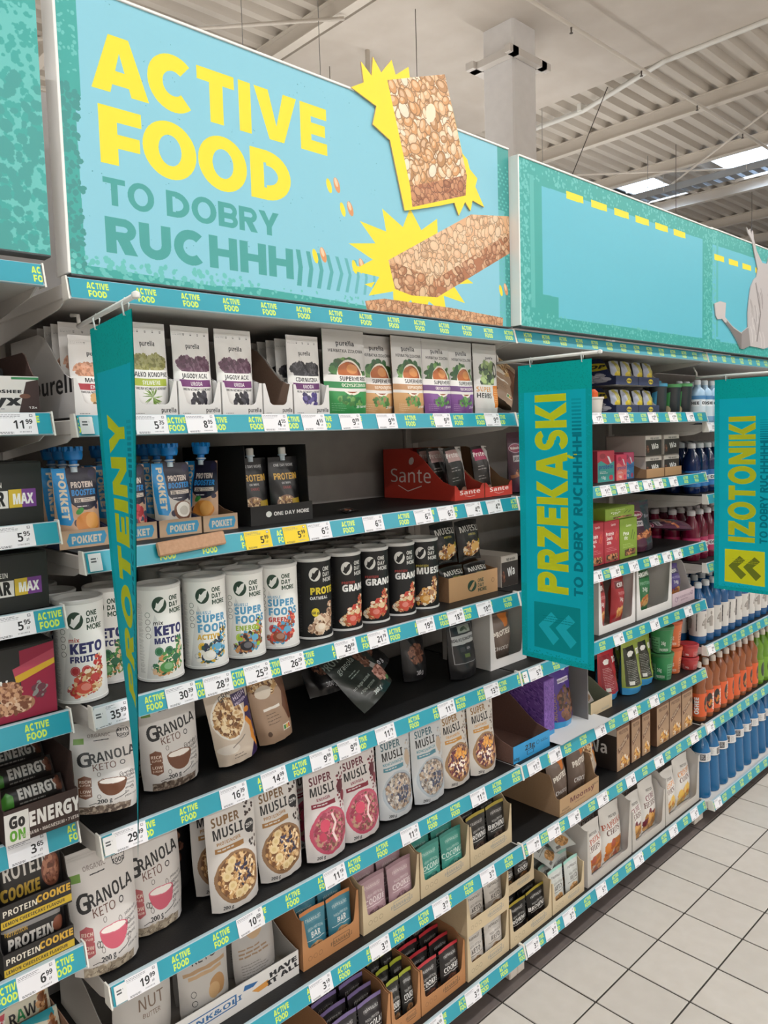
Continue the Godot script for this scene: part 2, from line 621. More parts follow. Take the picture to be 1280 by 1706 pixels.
func heavy(ch: String, t: float) -> Array:
	# [pieces (each a list of contours, even-odd), advance] of a geometric capital of height 1, y down from the baseline at 0
	var key := "h%s%.2f" % [ch, t]
	if glyphs.has(key):
		return glyphs[key]
	var r := func(x: float, y: float, w: float, h: float): return [PackedVector2Array([Vector2(x, -y), Vector2(x + w, -y), Vector2(x + w, -y - h), Vector2(x, -y - h)])]
	var p := func(l: Array):
		var o := PackedVector2Array()
		for i in range(0, l.size(), 2):
			o.append(Vector2(l[i], -l[i + 1]))
		return [o]
	var b := t * 0.82         # thickness of horizontals
	var g := []
	var w := 0.78
	match ch:
		"A", "Ą":
			w = 1.06
			g = [p.call([0, 0, w / 2 - t * 0.62, 1, w / 2 + t * 0.62, 1, w, 0, w - t * 1.12, 0, w / 2, 0.72, t * 1.12, 0]), r.call(0.24, 0.15, w - 0.48, b)]
			if ch == "Ą":
				g.append([band(w - 0.08, -0.14 * -1.0, 0.17, 0.17, 0.1, 100, 290)])
		"C", "O", "Ó":
			w = 1.05 if ch == "O" else 1.0
			if ch == "O":
				g = [[arc(w / 2, -0.5, w / 2, 0.53, 0, 360, 36), arc(w / 2, -0.5, w / 2 - t, 0.53 - b, 0, 360, 36)]]
			else:
				g = [[band(w / 2 + 0.02, -0.5, w / 2 + 0.02, 0.53, t, 48, 312, 26)]]
		"T":
			w = 0.84
			g = [r.call(0, 1 - b, w, b), r.call(w / 2 - t / 2, 0, t, 1)]
		"I":
			w = t
			g = [r.call(0, 0, t, 1)]
		"V":
			w = 1.04
			g = [p.call([0, 1, t * 1.12, 1, w / 2, 0.3, w - t * 1.12, 1, w, 1, w / 2 + t * 0.6, 0, w / 2 - t * 0.6, 0])]
		"E", "F":
			w = 0.74 if ch == "E" else 0.72
			g = [r.call(0, 0, t, 1), r.call(0, 1 - b, w, b), r.call(0, 0.5 - b * 0.5, w - 0.05, b)]
			if ch == "E":
				g.append(r.call(0, 0, w, b))
			else:
				g[2] = r.call(0, 0.42 - b * 0.5, w - 0.04, b)
		"D":
			w = 0.93
			g = [r.call(0, 0, t, 1), [band(0.36, -0.5, w - 0.36, 0.5, t, -90, 90)], r.call(0.1, 0, 0.3, b), r.call(0.1, 1 - b, 0.3, b)]
		"B", "P", "R":
			w = 0.83
			g = [r.call(0, 0, t, 1), [band(0.5, -0.69, w - 0.5, 0.31, b, -90, 90)], r.call(0.1, 1 - b, 0.42, b), r.call(0.1, 0.38, 0.42, b)]
			if ch == "B":
				g.append_array([[band(0.53, -0.28, 0.32, 0.28, b, -90, 90)], r.call(0.1, 0, 0.45, b), r.call(0.1, 0.36, 0.45, b)])
			elif ch == "R":
				g.append(p.call([0.3, 0.4, 0.3 + t * 1.15, 0.46, w + 0.02, 0, w - t * 1.2, 0]))
		"Y":
			w = 0.98
			g = [p.call([0, 1, t * 1.15, 1, w / 2, 0.62, w - t * 1.15, 1, w, 1, w / 2 + t / 2, 0.36, w / 2 + t / 2, 0, w / 2 - t / 2, 0, w / 2 - t / 2, 0.36])]
		"U":
			w = 0.9
			g = [r.call(0, 0.4, t, 0.6), r.call(w - t, 0.4, t, 0.6), [band(w / 2, -0.41, w / 2, 0.43, t, 180, 360)]]
		"H":
			w = 0.92
			g = [r.call(0, 0, t, 1), r.call(w - t, 0, t, 1), r.call(0.1, 0.5 - b / 2, w - 0.2, b)]
		"K":
			w = 0.94
			g = [r.call(0, 0, t, 1), p.call([t * 0.8, 0.38, w - t * 1.25, 1, w, 1, t + 0.28, 0.52, w + 0.04, 0, w - t * 1.2, 0, t * 0.8, 0.5])]
		"N":
			w = 0.96
			g = [r.call(0, 0, t, 1), r.call(w - t, 0, t, 1), p.call([0, 1, t * 1.1, 1, w, 0, w - t * 1.1, 0])]
		"Z":
			w = 0.82
			g = [r.call(0, 0, w, b), r.call(0, 1 - b, w, b), p.call([0, b * 0.8, w - t * 1.35, 1 - b, w, 1 - b * 0.8, t * 1.35, b])]
		"S", "Ś":
			w = 0.8
			g = [[band(w / 2, -0.715, w / 2, 0.315, b, 20, 270)], [band(w / 2, -0.285, w / 2, 0.315, b, -160, 90)]]
		"M":
			w = 1.1
			g = [r.call(0, 0, t, 1), r.call(w - t, 0, t, 1), p.call([0, 1, t, 1, w / 2, 0.45, w - t, 1, w, 1, w / 2, 0.1])]
		"L":
			w = 0.7
			g = [r.call(0, 0, t, 1), r.call(0, 0, w, b)]
		"G":
			w = 1.0
			g = [[band(w / 2, -0.5, w / 2, 0.53, t, 48, 345, 26)], r.call(0.52, 0.32, 0.48, b * 0.85)]
		"X":
			w = 0.96
			g = [p.call([0, 0, w - t * 1.2, 1, w, 1, t * 1.2, 0]), p.call([0, 1, t * 1.2, 1, w, 0, w - t * 1.2, 0])]
		" ":
			w = 0.36
	glyphs[key] = [g, w]
	return glyphs[key]

func film(atlas: int, kind: String) -> StandardMaterial3D:
	var key := "film%d%s" % [atlas, kind]
	if not shared.has(key):
		var m := StandardMaterial3D.new()
		if not shared.has("atlas%d" % atlas):
			shared["atlas%d" % atlas] = ImageTexture.create_from_image(sheets[atlas])
		m.albedo_texture = shared["atlas%d" % atlas]
		m.roughness = {"paper": 0.7, "card": 0.55, "film": 0.36, "gloss": 0.22, "foil": 0.3}[kind]
		if kind == "foil":
			m.metallic = 0.55
		shared[key] = m
	return shared[key]

func pr(called: String) -> Rect2:
	return prints[called][1]

func pm(called: String, kind := "card") -> StandardMaterial3D:
	return film(prints[called][0], kind)

# ---------------------------------------------------------------- large prints
const FOOD_CUT := [[0.706, 2.562], [0.748, 2.585], [0.741, 2.631], [0.775, 2.608], [0.781, 2.654], [0.808, 2.625], [0.845, 2.666], [0.858, 2.634], [0.905, 2.667], [0.909, 2.642], [1.044, 2.689], [1.110, 2.500], [1.131, 2.488], [1.140, 2.465], [1.173, 2.446], [1.163, 2.422], [1.201, 2.373], [1.150, 2.382], [1.140, 2.352], [1.118, 2.372], [1.09, 2.331], [1.072, 2.362], [1.015, 2.344], [0.929, 2.320], [0.878, 2.307], [0.832, 2.470], [0.774, 2.494], [0.788, 2.540]]
const FIGURE_CUT := [[2.701, 2.243], [2.760, 2.258], [2.816, 2.256], [2.806, 2.196], [2.880, 2.165], [2.960, 2.146], [2.986, 2.143], [3.055, 2.172], [3.052, 2.235], [3.061, 2.281], [3.082, 2.350], [3.116, 2.387], [3.150, 2.405], [3.165, 2.440], [3.128, 2.500], [3.098, 2.555], [3.066, 2.575], [3.048, 2.585], [3.033, 2.607], [3.056, 2.596], [3.074, 2.606], [3.085, 2.583], [3.102, 2.604], [3.116, 2.570], [3.150, 2.520], [3.219, 2.475], [3.275, 2.478], [3.300, 2.52], [3.35, 2.545], [3.40, 2.52], [3.405, 2.47], [3.46, 2.44], [3.47, 2.30], [3.42, 2.16], [3.33, 2.10], [3.24, 2.085], [3.157, 2.088], [3.076, 2.089], [3.01, 2.072], [2.976, 2.071], [2.930, 2.105], [2.860, 2.150], [2.775, 2.186], [2.731, 2.180], [2.712, 2.195]]

func cut_rect(_p: PackedVector2Array) -> Rect2:
	return Rect2(0, 0, 1, 1)

func flat_tex(im: Image, rough: float) -> StandardMaterial3D:
	var m := StandardMaterial3D.new()
	m.albedo_texture = ImageTexture.create_from_image(im)
	m.roughness = rough
	return m

func speckle(c: Canvas, x: float, y: float, w: float, h: float, n: int, size: float, col: Color) -> void:
	for i in n:
		var z := size * rng.randf_range(0.5, 1.2)
		c.ell(x + rng.randf() * w, y + rng.randf() * h, z, z * rng.randf_range(0.6, 1.0), col, rng.randf() * PI, 7)

func nuts(c: Canvas, pts: Array, base: Color, n: int, size: float, pale: Color) -> void:
	# a pressed nut bar: clusters of pale kernels in caramel, inside the outline pts (design units)
	c.poly(pts, base)
	var p := PackedVector2Array()
	var b := Rect2(pts[0], pts[1], 0, 0)
	for i in range(0, pts.size(), 2):
		p.append(Vector2(pts[i], pts[i + 1]))
		b = b.expand(p[-1])
	var tones := [base.darkened(0.12), base, base.lightened(0.1), base.lerp(pale, 0.35), base.lerp(pale, 0.6), pale.darkened(0.05)]
	for i in n:
		var q := Vector2(b.position.x + rng.randf() * b.size.x, b.position.y + rng.randf() * b.size.y)
		if not Geometry2D.is_point_in_polygon(q, p):
			continue
		var z := size * rng.randf_range(0.55, 1.2)
		var a := rng.randf() * PI
		var r := rng.randf_range(0.55, 0.8)
		var t: Color = tones[rng.randi() % tones.size()]
		# a printed kernel: shading drawn as a dark rim, body, painted highlight
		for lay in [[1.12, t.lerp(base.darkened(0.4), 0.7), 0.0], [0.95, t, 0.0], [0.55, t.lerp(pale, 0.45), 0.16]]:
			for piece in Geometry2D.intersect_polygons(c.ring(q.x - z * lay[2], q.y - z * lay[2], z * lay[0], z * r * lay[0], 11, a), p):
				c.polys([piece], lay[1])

func burst(c: Canvas, cx: float, cy: float, r0: float, r1: float, n: int, col: Color, sy := 1.0, turn := 0.0) -> void:
	var p := PackedVector2Array()
	for i in n * 2:
		var r := r1 if i % 2 == 0 else r0
		p.append(Vector2(cx, cy) + Vector2(cos(TAU * i / (n * 2) + turn), sin(TAU * i / (n * 2) + turn) * sy) * r)
	c.polys([p], col)

func paint_signs() -> void:
	var sky := Color("#84c5d8")
	var teal := Color("#3aa39d")
	var pale := Color("#62bcb8")
	var deep := Color("#3f9a96")
	var yel := Color("#f5dc2c")
	# --- ACTIVE FOOD sign, 1.31 x 0.51 m
	var im := Image.create_empty(2048, 797, false, Image.FORMAT_RGBA8)
	var c := canvas_on(im, 0, 0, 2048, 797)
	var k := 100.0 / 1.31
	var X := func(x: float): return (x - 0.014) * k
	var Y := func(y: float): return (2.558 - y) * k
	c.bg(sky)
	c.poly([0, 0, X.call(0.052), 0, X.call(0.051), Y.call(2.366), X.call(0.040), Y.call(2.358), X.call(0.042), Y.call(2.066), X.call(0.30), Y.call(2.058), X.call(0.42), Y.call(2.066), X.call(0.62), Y.call(2.06), X.call(0.9), Y.call(2.052), 100, Y.call(2.048), 100, 40, 0, 40], teal)
	c.rect(X.call(1.272), 0, 10, 40, deep)
	c.rect(X.call(1.272), Y.call(2.38), 2.2, 30, sky.lerp(teal, 0.4))
	for row in 46:
		for q in 4:
			if rng.randf() < 0.75:
				c.ell(X.call(1.276) + q * 1.3 + (row % 2) * 0.6, 4 + row * 0.76, 0.36, 0.24, pale, 0.0, 6)
	speckle(c, 0, 13, 2.4, 26, 130, 0.5, deep.darkened(0.06))
	speckle(c, 0, 0, 2.4, 12, 40, 0.3, pale)
	speckle(c, 0, 36.0, 30, 3, 120, 0.45, pale)
	speckle(c, 30, 37.0, 30, 1.5, 50, 0.3, pale)
	for i in 60:
		speckle(c, rng.randf() * 60, rng.randf() * 36, 2, 1.5, 2, 0.09, Color("#4f93a3"))
	for row in [["A", 0.072, 0.113], ["C", 0.184, 0.106], ["T", 0.292, 0.088], ["I", 0.3905, 0.030], ["V", 0.430, 0.113], ["E", 0.553, 0.077]]:
		c.geo(row[0], X.call(row[1]), Y.call(2.3885), 0.1035 * k, yel, 0.3, row[2] * k)
	for row in [["F", 0.082, 0.084], ["O", 0.167, 0.116], ["O", 0.287, 0.117], ["D", 0.413, 0.107]]:
		c.geo(row[0], X.call(row[1]), Y.call(2.2575), 0.1045 * k, yel, 0.3, row[2] * k)
	var ink := Color("#3f9c99")
	c.geo("TO", X.call(0.083), Y.call(2.1825), 0.050 * k, ink, 0.25, 0.102 * k)
	c.geo("DOBRY", X.call(0.211), Y.call(2.1825), 0.050 * k, ink, 0.25, 0.272 * k)
	c.geo("RUCHHH", X.call(0.083), Y.call(2.095), 0.066 * k, ink, 0.28, 0.436 * k)
	for i in 9:
		var x: float = 0.527 + i * 0.029
		var w := 0.0125 - i * 0.0006
		var lean := 0.014 - absf(i - 4) * 0.002
		c.poly([X.call(x), Y.call(2.163), X.call(x + w), Y.call(2.163), X.call(x + w + lean), Y.call(2.125), X.call(x + w), Y.call(2.083), X.call(x), Y.call(2.083), X.call(x + lean), Y.call(2.125)], sky.lerp(ink, 0.95 - i * 0.07))
	# flying kernels with their yellow echoes
	for q in [[0.658, 2.330, 0.3], [0.676, 2.336, 0.3], [0.70, 2.272, 0.5], [0.718, 2.281, 0.5]]:
		pass
	for q in [[0.632, 2.322, 0.645, 0.655], [0.672, 2.275, 0.0, 0.0], [0.583, 2.155, 0.0, 0.0], [0.704, 2.146, 0.0, 0.0], [1.278, 2.150, 0.0, 0.0]]:
		c.ell(X.call(q[0]), Y.call(q[1]), 0.55, 1.25, yel, -0.3)
		c.ell(X.call(q[0] + 0.024), Y.call(q[1] + 0.006), 0.65, 1.35, Color("#d9935f"), -0.35)
		c.ell(X.call(q[0] + 0.022), Y.call(q[1] + 0.012), 0.35, 0.8, Color("#f0c8a4"), -0.35)
	# lower burst and bars
	burst(c, X.call(0.92), Y.call(2.178), 0.155 * k, 0.235 * k, 14, yel, 0.60, 0.15)
	c.poly([X.call(0.735), Y.call(2.108), X.call(0.77), Y.call(2.118), X.call(0.758), Y.call(2.103)], yel)
	c.poly([X.call(0.704), Y.call(2.150), X.call(0.74), Y.call(2.146), X.call(0.725), Y.call(2.132)], yel)
	var cara := Color("#c68d62")
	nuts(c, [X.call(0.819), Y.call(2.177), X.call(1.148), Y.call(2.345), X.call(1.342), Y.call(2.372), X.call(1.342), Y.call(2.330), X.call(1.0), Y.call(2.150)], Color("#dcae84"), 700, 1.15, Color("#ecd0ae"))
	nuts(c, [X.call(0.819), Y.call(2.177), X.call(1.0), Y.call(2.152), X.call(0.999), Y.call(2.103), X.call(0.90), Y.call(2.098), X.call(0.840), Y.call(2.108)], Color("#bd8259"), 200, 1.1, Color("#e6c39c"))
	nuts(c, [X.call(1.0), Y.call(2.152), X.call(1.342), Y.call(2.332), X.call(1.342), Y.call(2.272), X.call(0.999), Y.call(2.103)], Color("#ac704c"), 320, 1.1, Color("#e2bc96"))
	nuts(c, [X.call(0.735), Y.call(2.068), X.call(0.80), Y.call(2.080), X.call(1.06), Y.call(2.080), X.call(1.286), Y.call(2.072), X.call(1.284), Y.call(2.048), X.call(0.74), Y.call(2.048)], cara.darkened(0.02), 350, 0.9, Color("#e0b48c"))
	shared["sign_food"] = flat_tex(im, 0.4)
	# --- cut-out nut bar, its own board
	var x0 := 0.706
	var y1 := 2.689
	var im2 := Image.create_empty(1024, 790, false, Image.FORMAT_RGBA8)
	c = canvas_on(im2, 0, 0, 1024, 790)
	k = 100.0 / 0.495
	c.bg(yel)
	var U := func(x: float): return (x - x0) * k
	var W := func(y: float): return (y1 - y) * k
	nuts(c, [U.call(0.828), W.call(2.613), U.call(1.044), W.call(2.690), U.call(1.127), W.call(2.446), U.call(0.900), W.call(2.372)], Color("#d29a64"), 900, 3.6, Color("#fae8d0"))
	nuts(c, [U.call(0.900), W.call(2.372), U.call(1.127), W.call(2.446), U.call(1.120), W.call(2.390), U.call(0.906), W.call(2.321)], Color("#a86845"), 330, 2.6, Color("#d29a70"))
	c.ell(U.call(0.985), W.call(2.575), 3.6, 5.2, Color("#f4e0c4"), 0.4)
	shared["sign_cut"] = flat_tex(im2, 0.4)
	# --- blank sign, 1.328 x 0.49
	for which in ["blank", "sport", "near"]:
		var wd: float = {"blank": 1.328, "sport": 1.318, "near": 1.325}[which]
		var ht: float = {"blank": 0.49, "sport": 0.50, "near": 0.48}[which]
		var im3 := Image.create_empty(1024, int(1024 * ht / wd), false, Image.FORMAT_RGBA8)
		c = canvas_on(im3, 0, 0, 1024, im3.get_height())
		k = 100.0 / wd
		c.bg(teal)
		var inner := Color("#5fb9cd")
		if which == "near":
			c.bg(pale)
			speckle(c, 60, 0, 40, c.H, 1500, 0.55, teal)
			speckle(c, 60, 14, 40, c.H - 14, 900, 0.8, deep)
			c.rect(60, 0, 40, 5, teal)
			speckle(c, 60, 0, 40, 8, 200, 0.4, pale)
		else:
			var l: float = {"blank": 0.115, "sport": 0.012}[which] * k
			c.poly([l, 0.062 * k, 93, 0.052 * k, 93, (ht - 0.042) * k, l + 0.085 * k, (ht - 0.040) * k, l + 0.085 * k, (ht - 0.102) * k, l, (ht - 0.104) * k], inner)
			if which == "sport":
				c.rect(0, 0.1 * k, 93, (ht - 0.15) * k, inner)
			speckle(c, 0, 0, 100, 0.05 * k, 260, 0.4, pale)
			speckle(c, 0, (ht - 0.045) * k, 100, 4, 330, 0.35, pale)
			speckle(c, 0, 0, 0.05 * k, ht * k, 200, 0.45, pale)
			speckle(c, 94, 0, 6, ht * k, 260, 0.4, pale)
			c.rect(0.055 * k, 0.04 * k, 0.02 * k, (ht - 0.1) * k, pale.lerp(teal, 0.3))
			var dx: float = {"blank": 0.249, "sport": 0.035}[which]
			for i in 6:
				var x := (dx + i * 0.1465) * k
				var dy: float = 0.05 if which == "blank" else 0.098
				c.poly([x, dy * k, x + 0.098 * k, dy * k, x + 0.1 * k, (dy + 0.023) * k, x + 0.002 * k, (dy + 0.024) * k], yel)
		shared["sign_" + which] = flat_tex(im3, 0.4)
	# --- the leaping figure: cloth tones and folds, limbs darker
	var im4 := Image.create_empty(512, 352, false, Image.FORMAT_RGBA8)
	c = canvas_on(im4, 0, 0, 512, 352)
	k = 100.0 / 0.769
	c.bg(Color("#b9b4b4"))
	var FX := func(x: float): return (x - 2.701) * k
	var FY := func(y: float): return (2.607 - y) * k
	c.poly([FX.call(2.79), FY.call(2.20), FX.call(2.90), FY.call(2.16), FX.call(2.99), FY.call(2.143), FX.call(2.985), FY.call(2.06), FX.call(2.93), FY.call(2.06), FX.call(2.75), FY.call(2.18)], Color("#76706f"))
	c.poly([FX.call(2.985), FY.call(2.15), FX.call(3.06), FY.call(2.175), FX.call(3.09), FY.call(2.08), FX.call(2.98), FY.call(2.06)], Color("#8f8a89"))
	c.rect(FX.call(2.70), FY.call(2.26), 16, 10.5, Color("#c3bcbb"))
	for i in 26:
		var x := rng.randf_range(3.07, 3.44)
		var y := rng.randf_range(2.12, 2.40)
		c.line([FX.call(x), FY.call(y), FX.call(x + 0.02), FY.call(y - 0.03), FX.call(x + 0.025), FY.call(y - 0.07)], 1.0, [Color("#96908f"), Color("#a9a4a3"), Color("#cbc7c6")][i % 3])
	c.line([FX.call(3.14), FY.call(2.38), FX.call(3.20), FY.call(2.25), FX.call(3.16), FY.call(2.12)], 1.6, Color("#7d7776"))
	c.ell(FX.call(3.35), FY.call(2.51), 6, 6, Color("#6a6362"))
	shared["sign_figure"] = flat_tex(im4, 0.45)
	# --- banners 0.25 x 0.875
	for b in [["snack", "PRZEKĄSKI", 0.110, 0.765, Color("#c9d22a")], ["isotonic", "IZOTONIKI", 0.235, 0.765, Color("#bcc22c")], ["protein", "PROTEINY", 0.05, 0.75, Color("#c6cf2c")]]:
		var bi := Image.create_empty(512, 1792, false, Image.FORMAT_RGBA8)
		c = canvas_on(bi, 0, 0, 512, 1792)
		c.bg(Color("#0ea5ab"))
		c.rect(8, 32, 84, 312, Color("#13b3c6"))
		c.rect(0, 0, 100, 32, Color("#0aa9a6"))
		c.rect(0, 100, 8, 160, Color("#0faab6"))
		speckle(c, 0, 0, 100, 32, 500, 0.7, Color("#0b9c96"))
		speckle(c, 0, 32, 8, 318, 160, 0.6, Color("#13b3c6"))
		speckle(c, 92, 32, 8, 318, 160, 0.6, Color("#13b3c6"))
		speckle(c, 0, 340, 100, 10, 120, 0.8, Color("#0a9490"))
		# lettering reads upwards
		var base := 350.0 * (1.0 - 0.235) if b[0] != "protein" else 262.0
		var length: float = {"snack": 232.0, "isotonic": 206.0, "protein": 200.0}[b[0]]
		c.geo(b[1], 66, base, 43, b[4], 0.29, length, -PI / 2)
		c.geo("TO DOBRY RUCHHHHH", 86, base, 12.5, Color("#0c7f8f"), 0.26, length * 0.8, -PI / 2)
		for i in 10:
			c.rect(73, base - length * (0.81 + i * 0.018), 13, 2.2, Color("#0c7f8f").lerp(Color("#13b3c6"), i * 0.08))
		if b[0] != "protein":
			var sq: Color = Color("#0d9096") if b[0] == "snack" else Color("#d3d52a")
			var ar: Color = Color("#22b4c4") if b[0] == "snack" else Color("#6f7a2a")
			c.poly([18, 281, 82, 281, 83, 338, 18, 336], sq)
			for o in [0.0, 24.0]:
				c.poly([24 + o, 309, 42 + o, 291, 51 + o, 298, 39 + o, 309, 53 + o, 321, 45 + o, 330], ar)
			c.lines(30, 296, 44, 3, 3, 0.8, sq.darkened(0.1), 3)
		shared["banner_" + b[0]] = flat_tex(bi, 0.75)
		shared["banner_" + b[0]].metallic_specular = 0.2
	# --- price rail strip, one repeat of 95.5 mm
	var si := Image.create_empty(256, 92, false, Image.FORMAT_RGBA8)
	c = canvas_on(si, 0, 0, 256, 92)
	c.bg(Color("#2a95a8"))
	c.geo("ACTIVE", 27, 16.5, 12, Color("#cbe04f"), 0.28, 44)
	c.geo("FOOD", 29, 31.5, 12, Color("#cbe04f"), 0.28, 36)
	shared["strip"] = flat_tex(si, 0.3)

# ---------------------------------------------------------------- package prints
const BLACK := Color(0.035, 0.035, 0.04)
const INK := Color(0.12, 0.12, 0.13)
const WHITE := Color(0.9, 0.9, 0.89)
const OATS := [Color("#d9b98c"), Color("#c39a66"), Color("#8f653c"), Color("#6b4527"), Color("#e8d3ad")]

func icons(c: Canvas, y: float, x0: float, x1: float, n: int, col: Color) -> void:
	for i in n:
		c.ell(lerpf(x0, x1, float(i) / maxi(n - 1, 1)), y, 2.4, 2.2, col, 0.0, 8)

func p_powder(called: String, mound: Color, title: String, bandc: Color, sub: String, fruit: Color, leafy: bool) -> void:
	var c := cell(called, 176, 264)
	c.bg(Color("#dcdad8"))
	icons(c, 14, 32, 88, 4, INK)
	c.text("BIO RAW", 4, 16, 6, Color("#777777"), -1, 0)
	c.text("purella", 52, 38, 11, INK)
	c.scatter(32, 66, 24, 13, 240, 4.5, [mound, mound.lightened(0.15), mound.darkened(0.15)])
	c.scatter(70, 66, 24, 13, 240, 4.5, [mound, mound.lightened(0.15), mound.darkened(0.15)])
	c.rect(2, 78, 96, 13, WHITE)
	c.text(title, 50, 89, 10.5, INK)
	c.rect(10, 92, 82, 12, bandc)
	c.text(sub, 52, 101.5, 9, WHITE)
	c.text("ZAWIERA WITAMINY I MINERAŁY", 50, 110, 5, INK)
	if leafy:
		for i in 26:
			var a := rng.randf() * TAU
			c.poly([52, 122, 52 + cos(a) * 26, 122 + sin(a) * 17, 52 + cos(a + 0.25) * 12, 122 + sin(a + 0.25) * 9], [fruit, fruit.darkened(0.2), fruit.lightened(0.15)][i % 3])
	else:
		for i in 24:
			c.ell(34 + rng.randf() * 40, 114 + rng.randf() * 20, 5, 5, [fruit, fruit.lightened(0.12), fruit.darkened(0.3)][i % 3])
		c.line([34, 146, 46, 122], 1.2, INK)
	c.ell(14, 140, 7, 5, Color("#86a03c"))
	c.hoop(84, 140, 6, 6, 0.9, INK)

func p_herb(called: String, bandc: Color, base: Color, sub: String) -> void:
	var c := cell(called, 200, 320)
	c.bg(Color("#cdcbc9"))
	c.text("purella", 52, 30, 13, INK)
	c.text("HERBATKA ZIOŁOWA", 52, 43, 8.5, Color("#333333"))
	c.rect(0, 100, 100, 60, base)
	c.scatter(50, 84, 42, 30, 90, 9, [Color("#2e5d33"), Color("#497a40"), Color("#6d9a56"), Color("#35502c")])
	c.ell(54, 90, 31, 34, Color("#e6ddcf"))
	c.ell(54, 90, 27, 30, Color("#8a3f1c"))
	c.ell(50, 80, 24, 18, Color("#b3622d"))
	c.ell(60, 74, 14, 9, Color("#cf8a4d"))
	c.rect(0, 86, 100, 13, Color("#e4e1de"))
	c.text("SUPERHERBS", 62, 96.5, 11, INK)
	c.rect(0, 99, 100, 12, bandc)
	c.text(sub, 62, 108, 8.5, Color("#efe9dd"))
	c.rect(0, 111, 100, 6, Color("#dedad6"))
	c.scatter(50, 134, 28, 8, 40, 6, [Color("#46763d"), Color("#6a9a52"), base.darkened(0.2)])
	c.text("20 torebek", 82, 148, 7, WHITE)
	c.lines(8, 140, 30, 4, 4, 1.0, base.lightened(0.35))

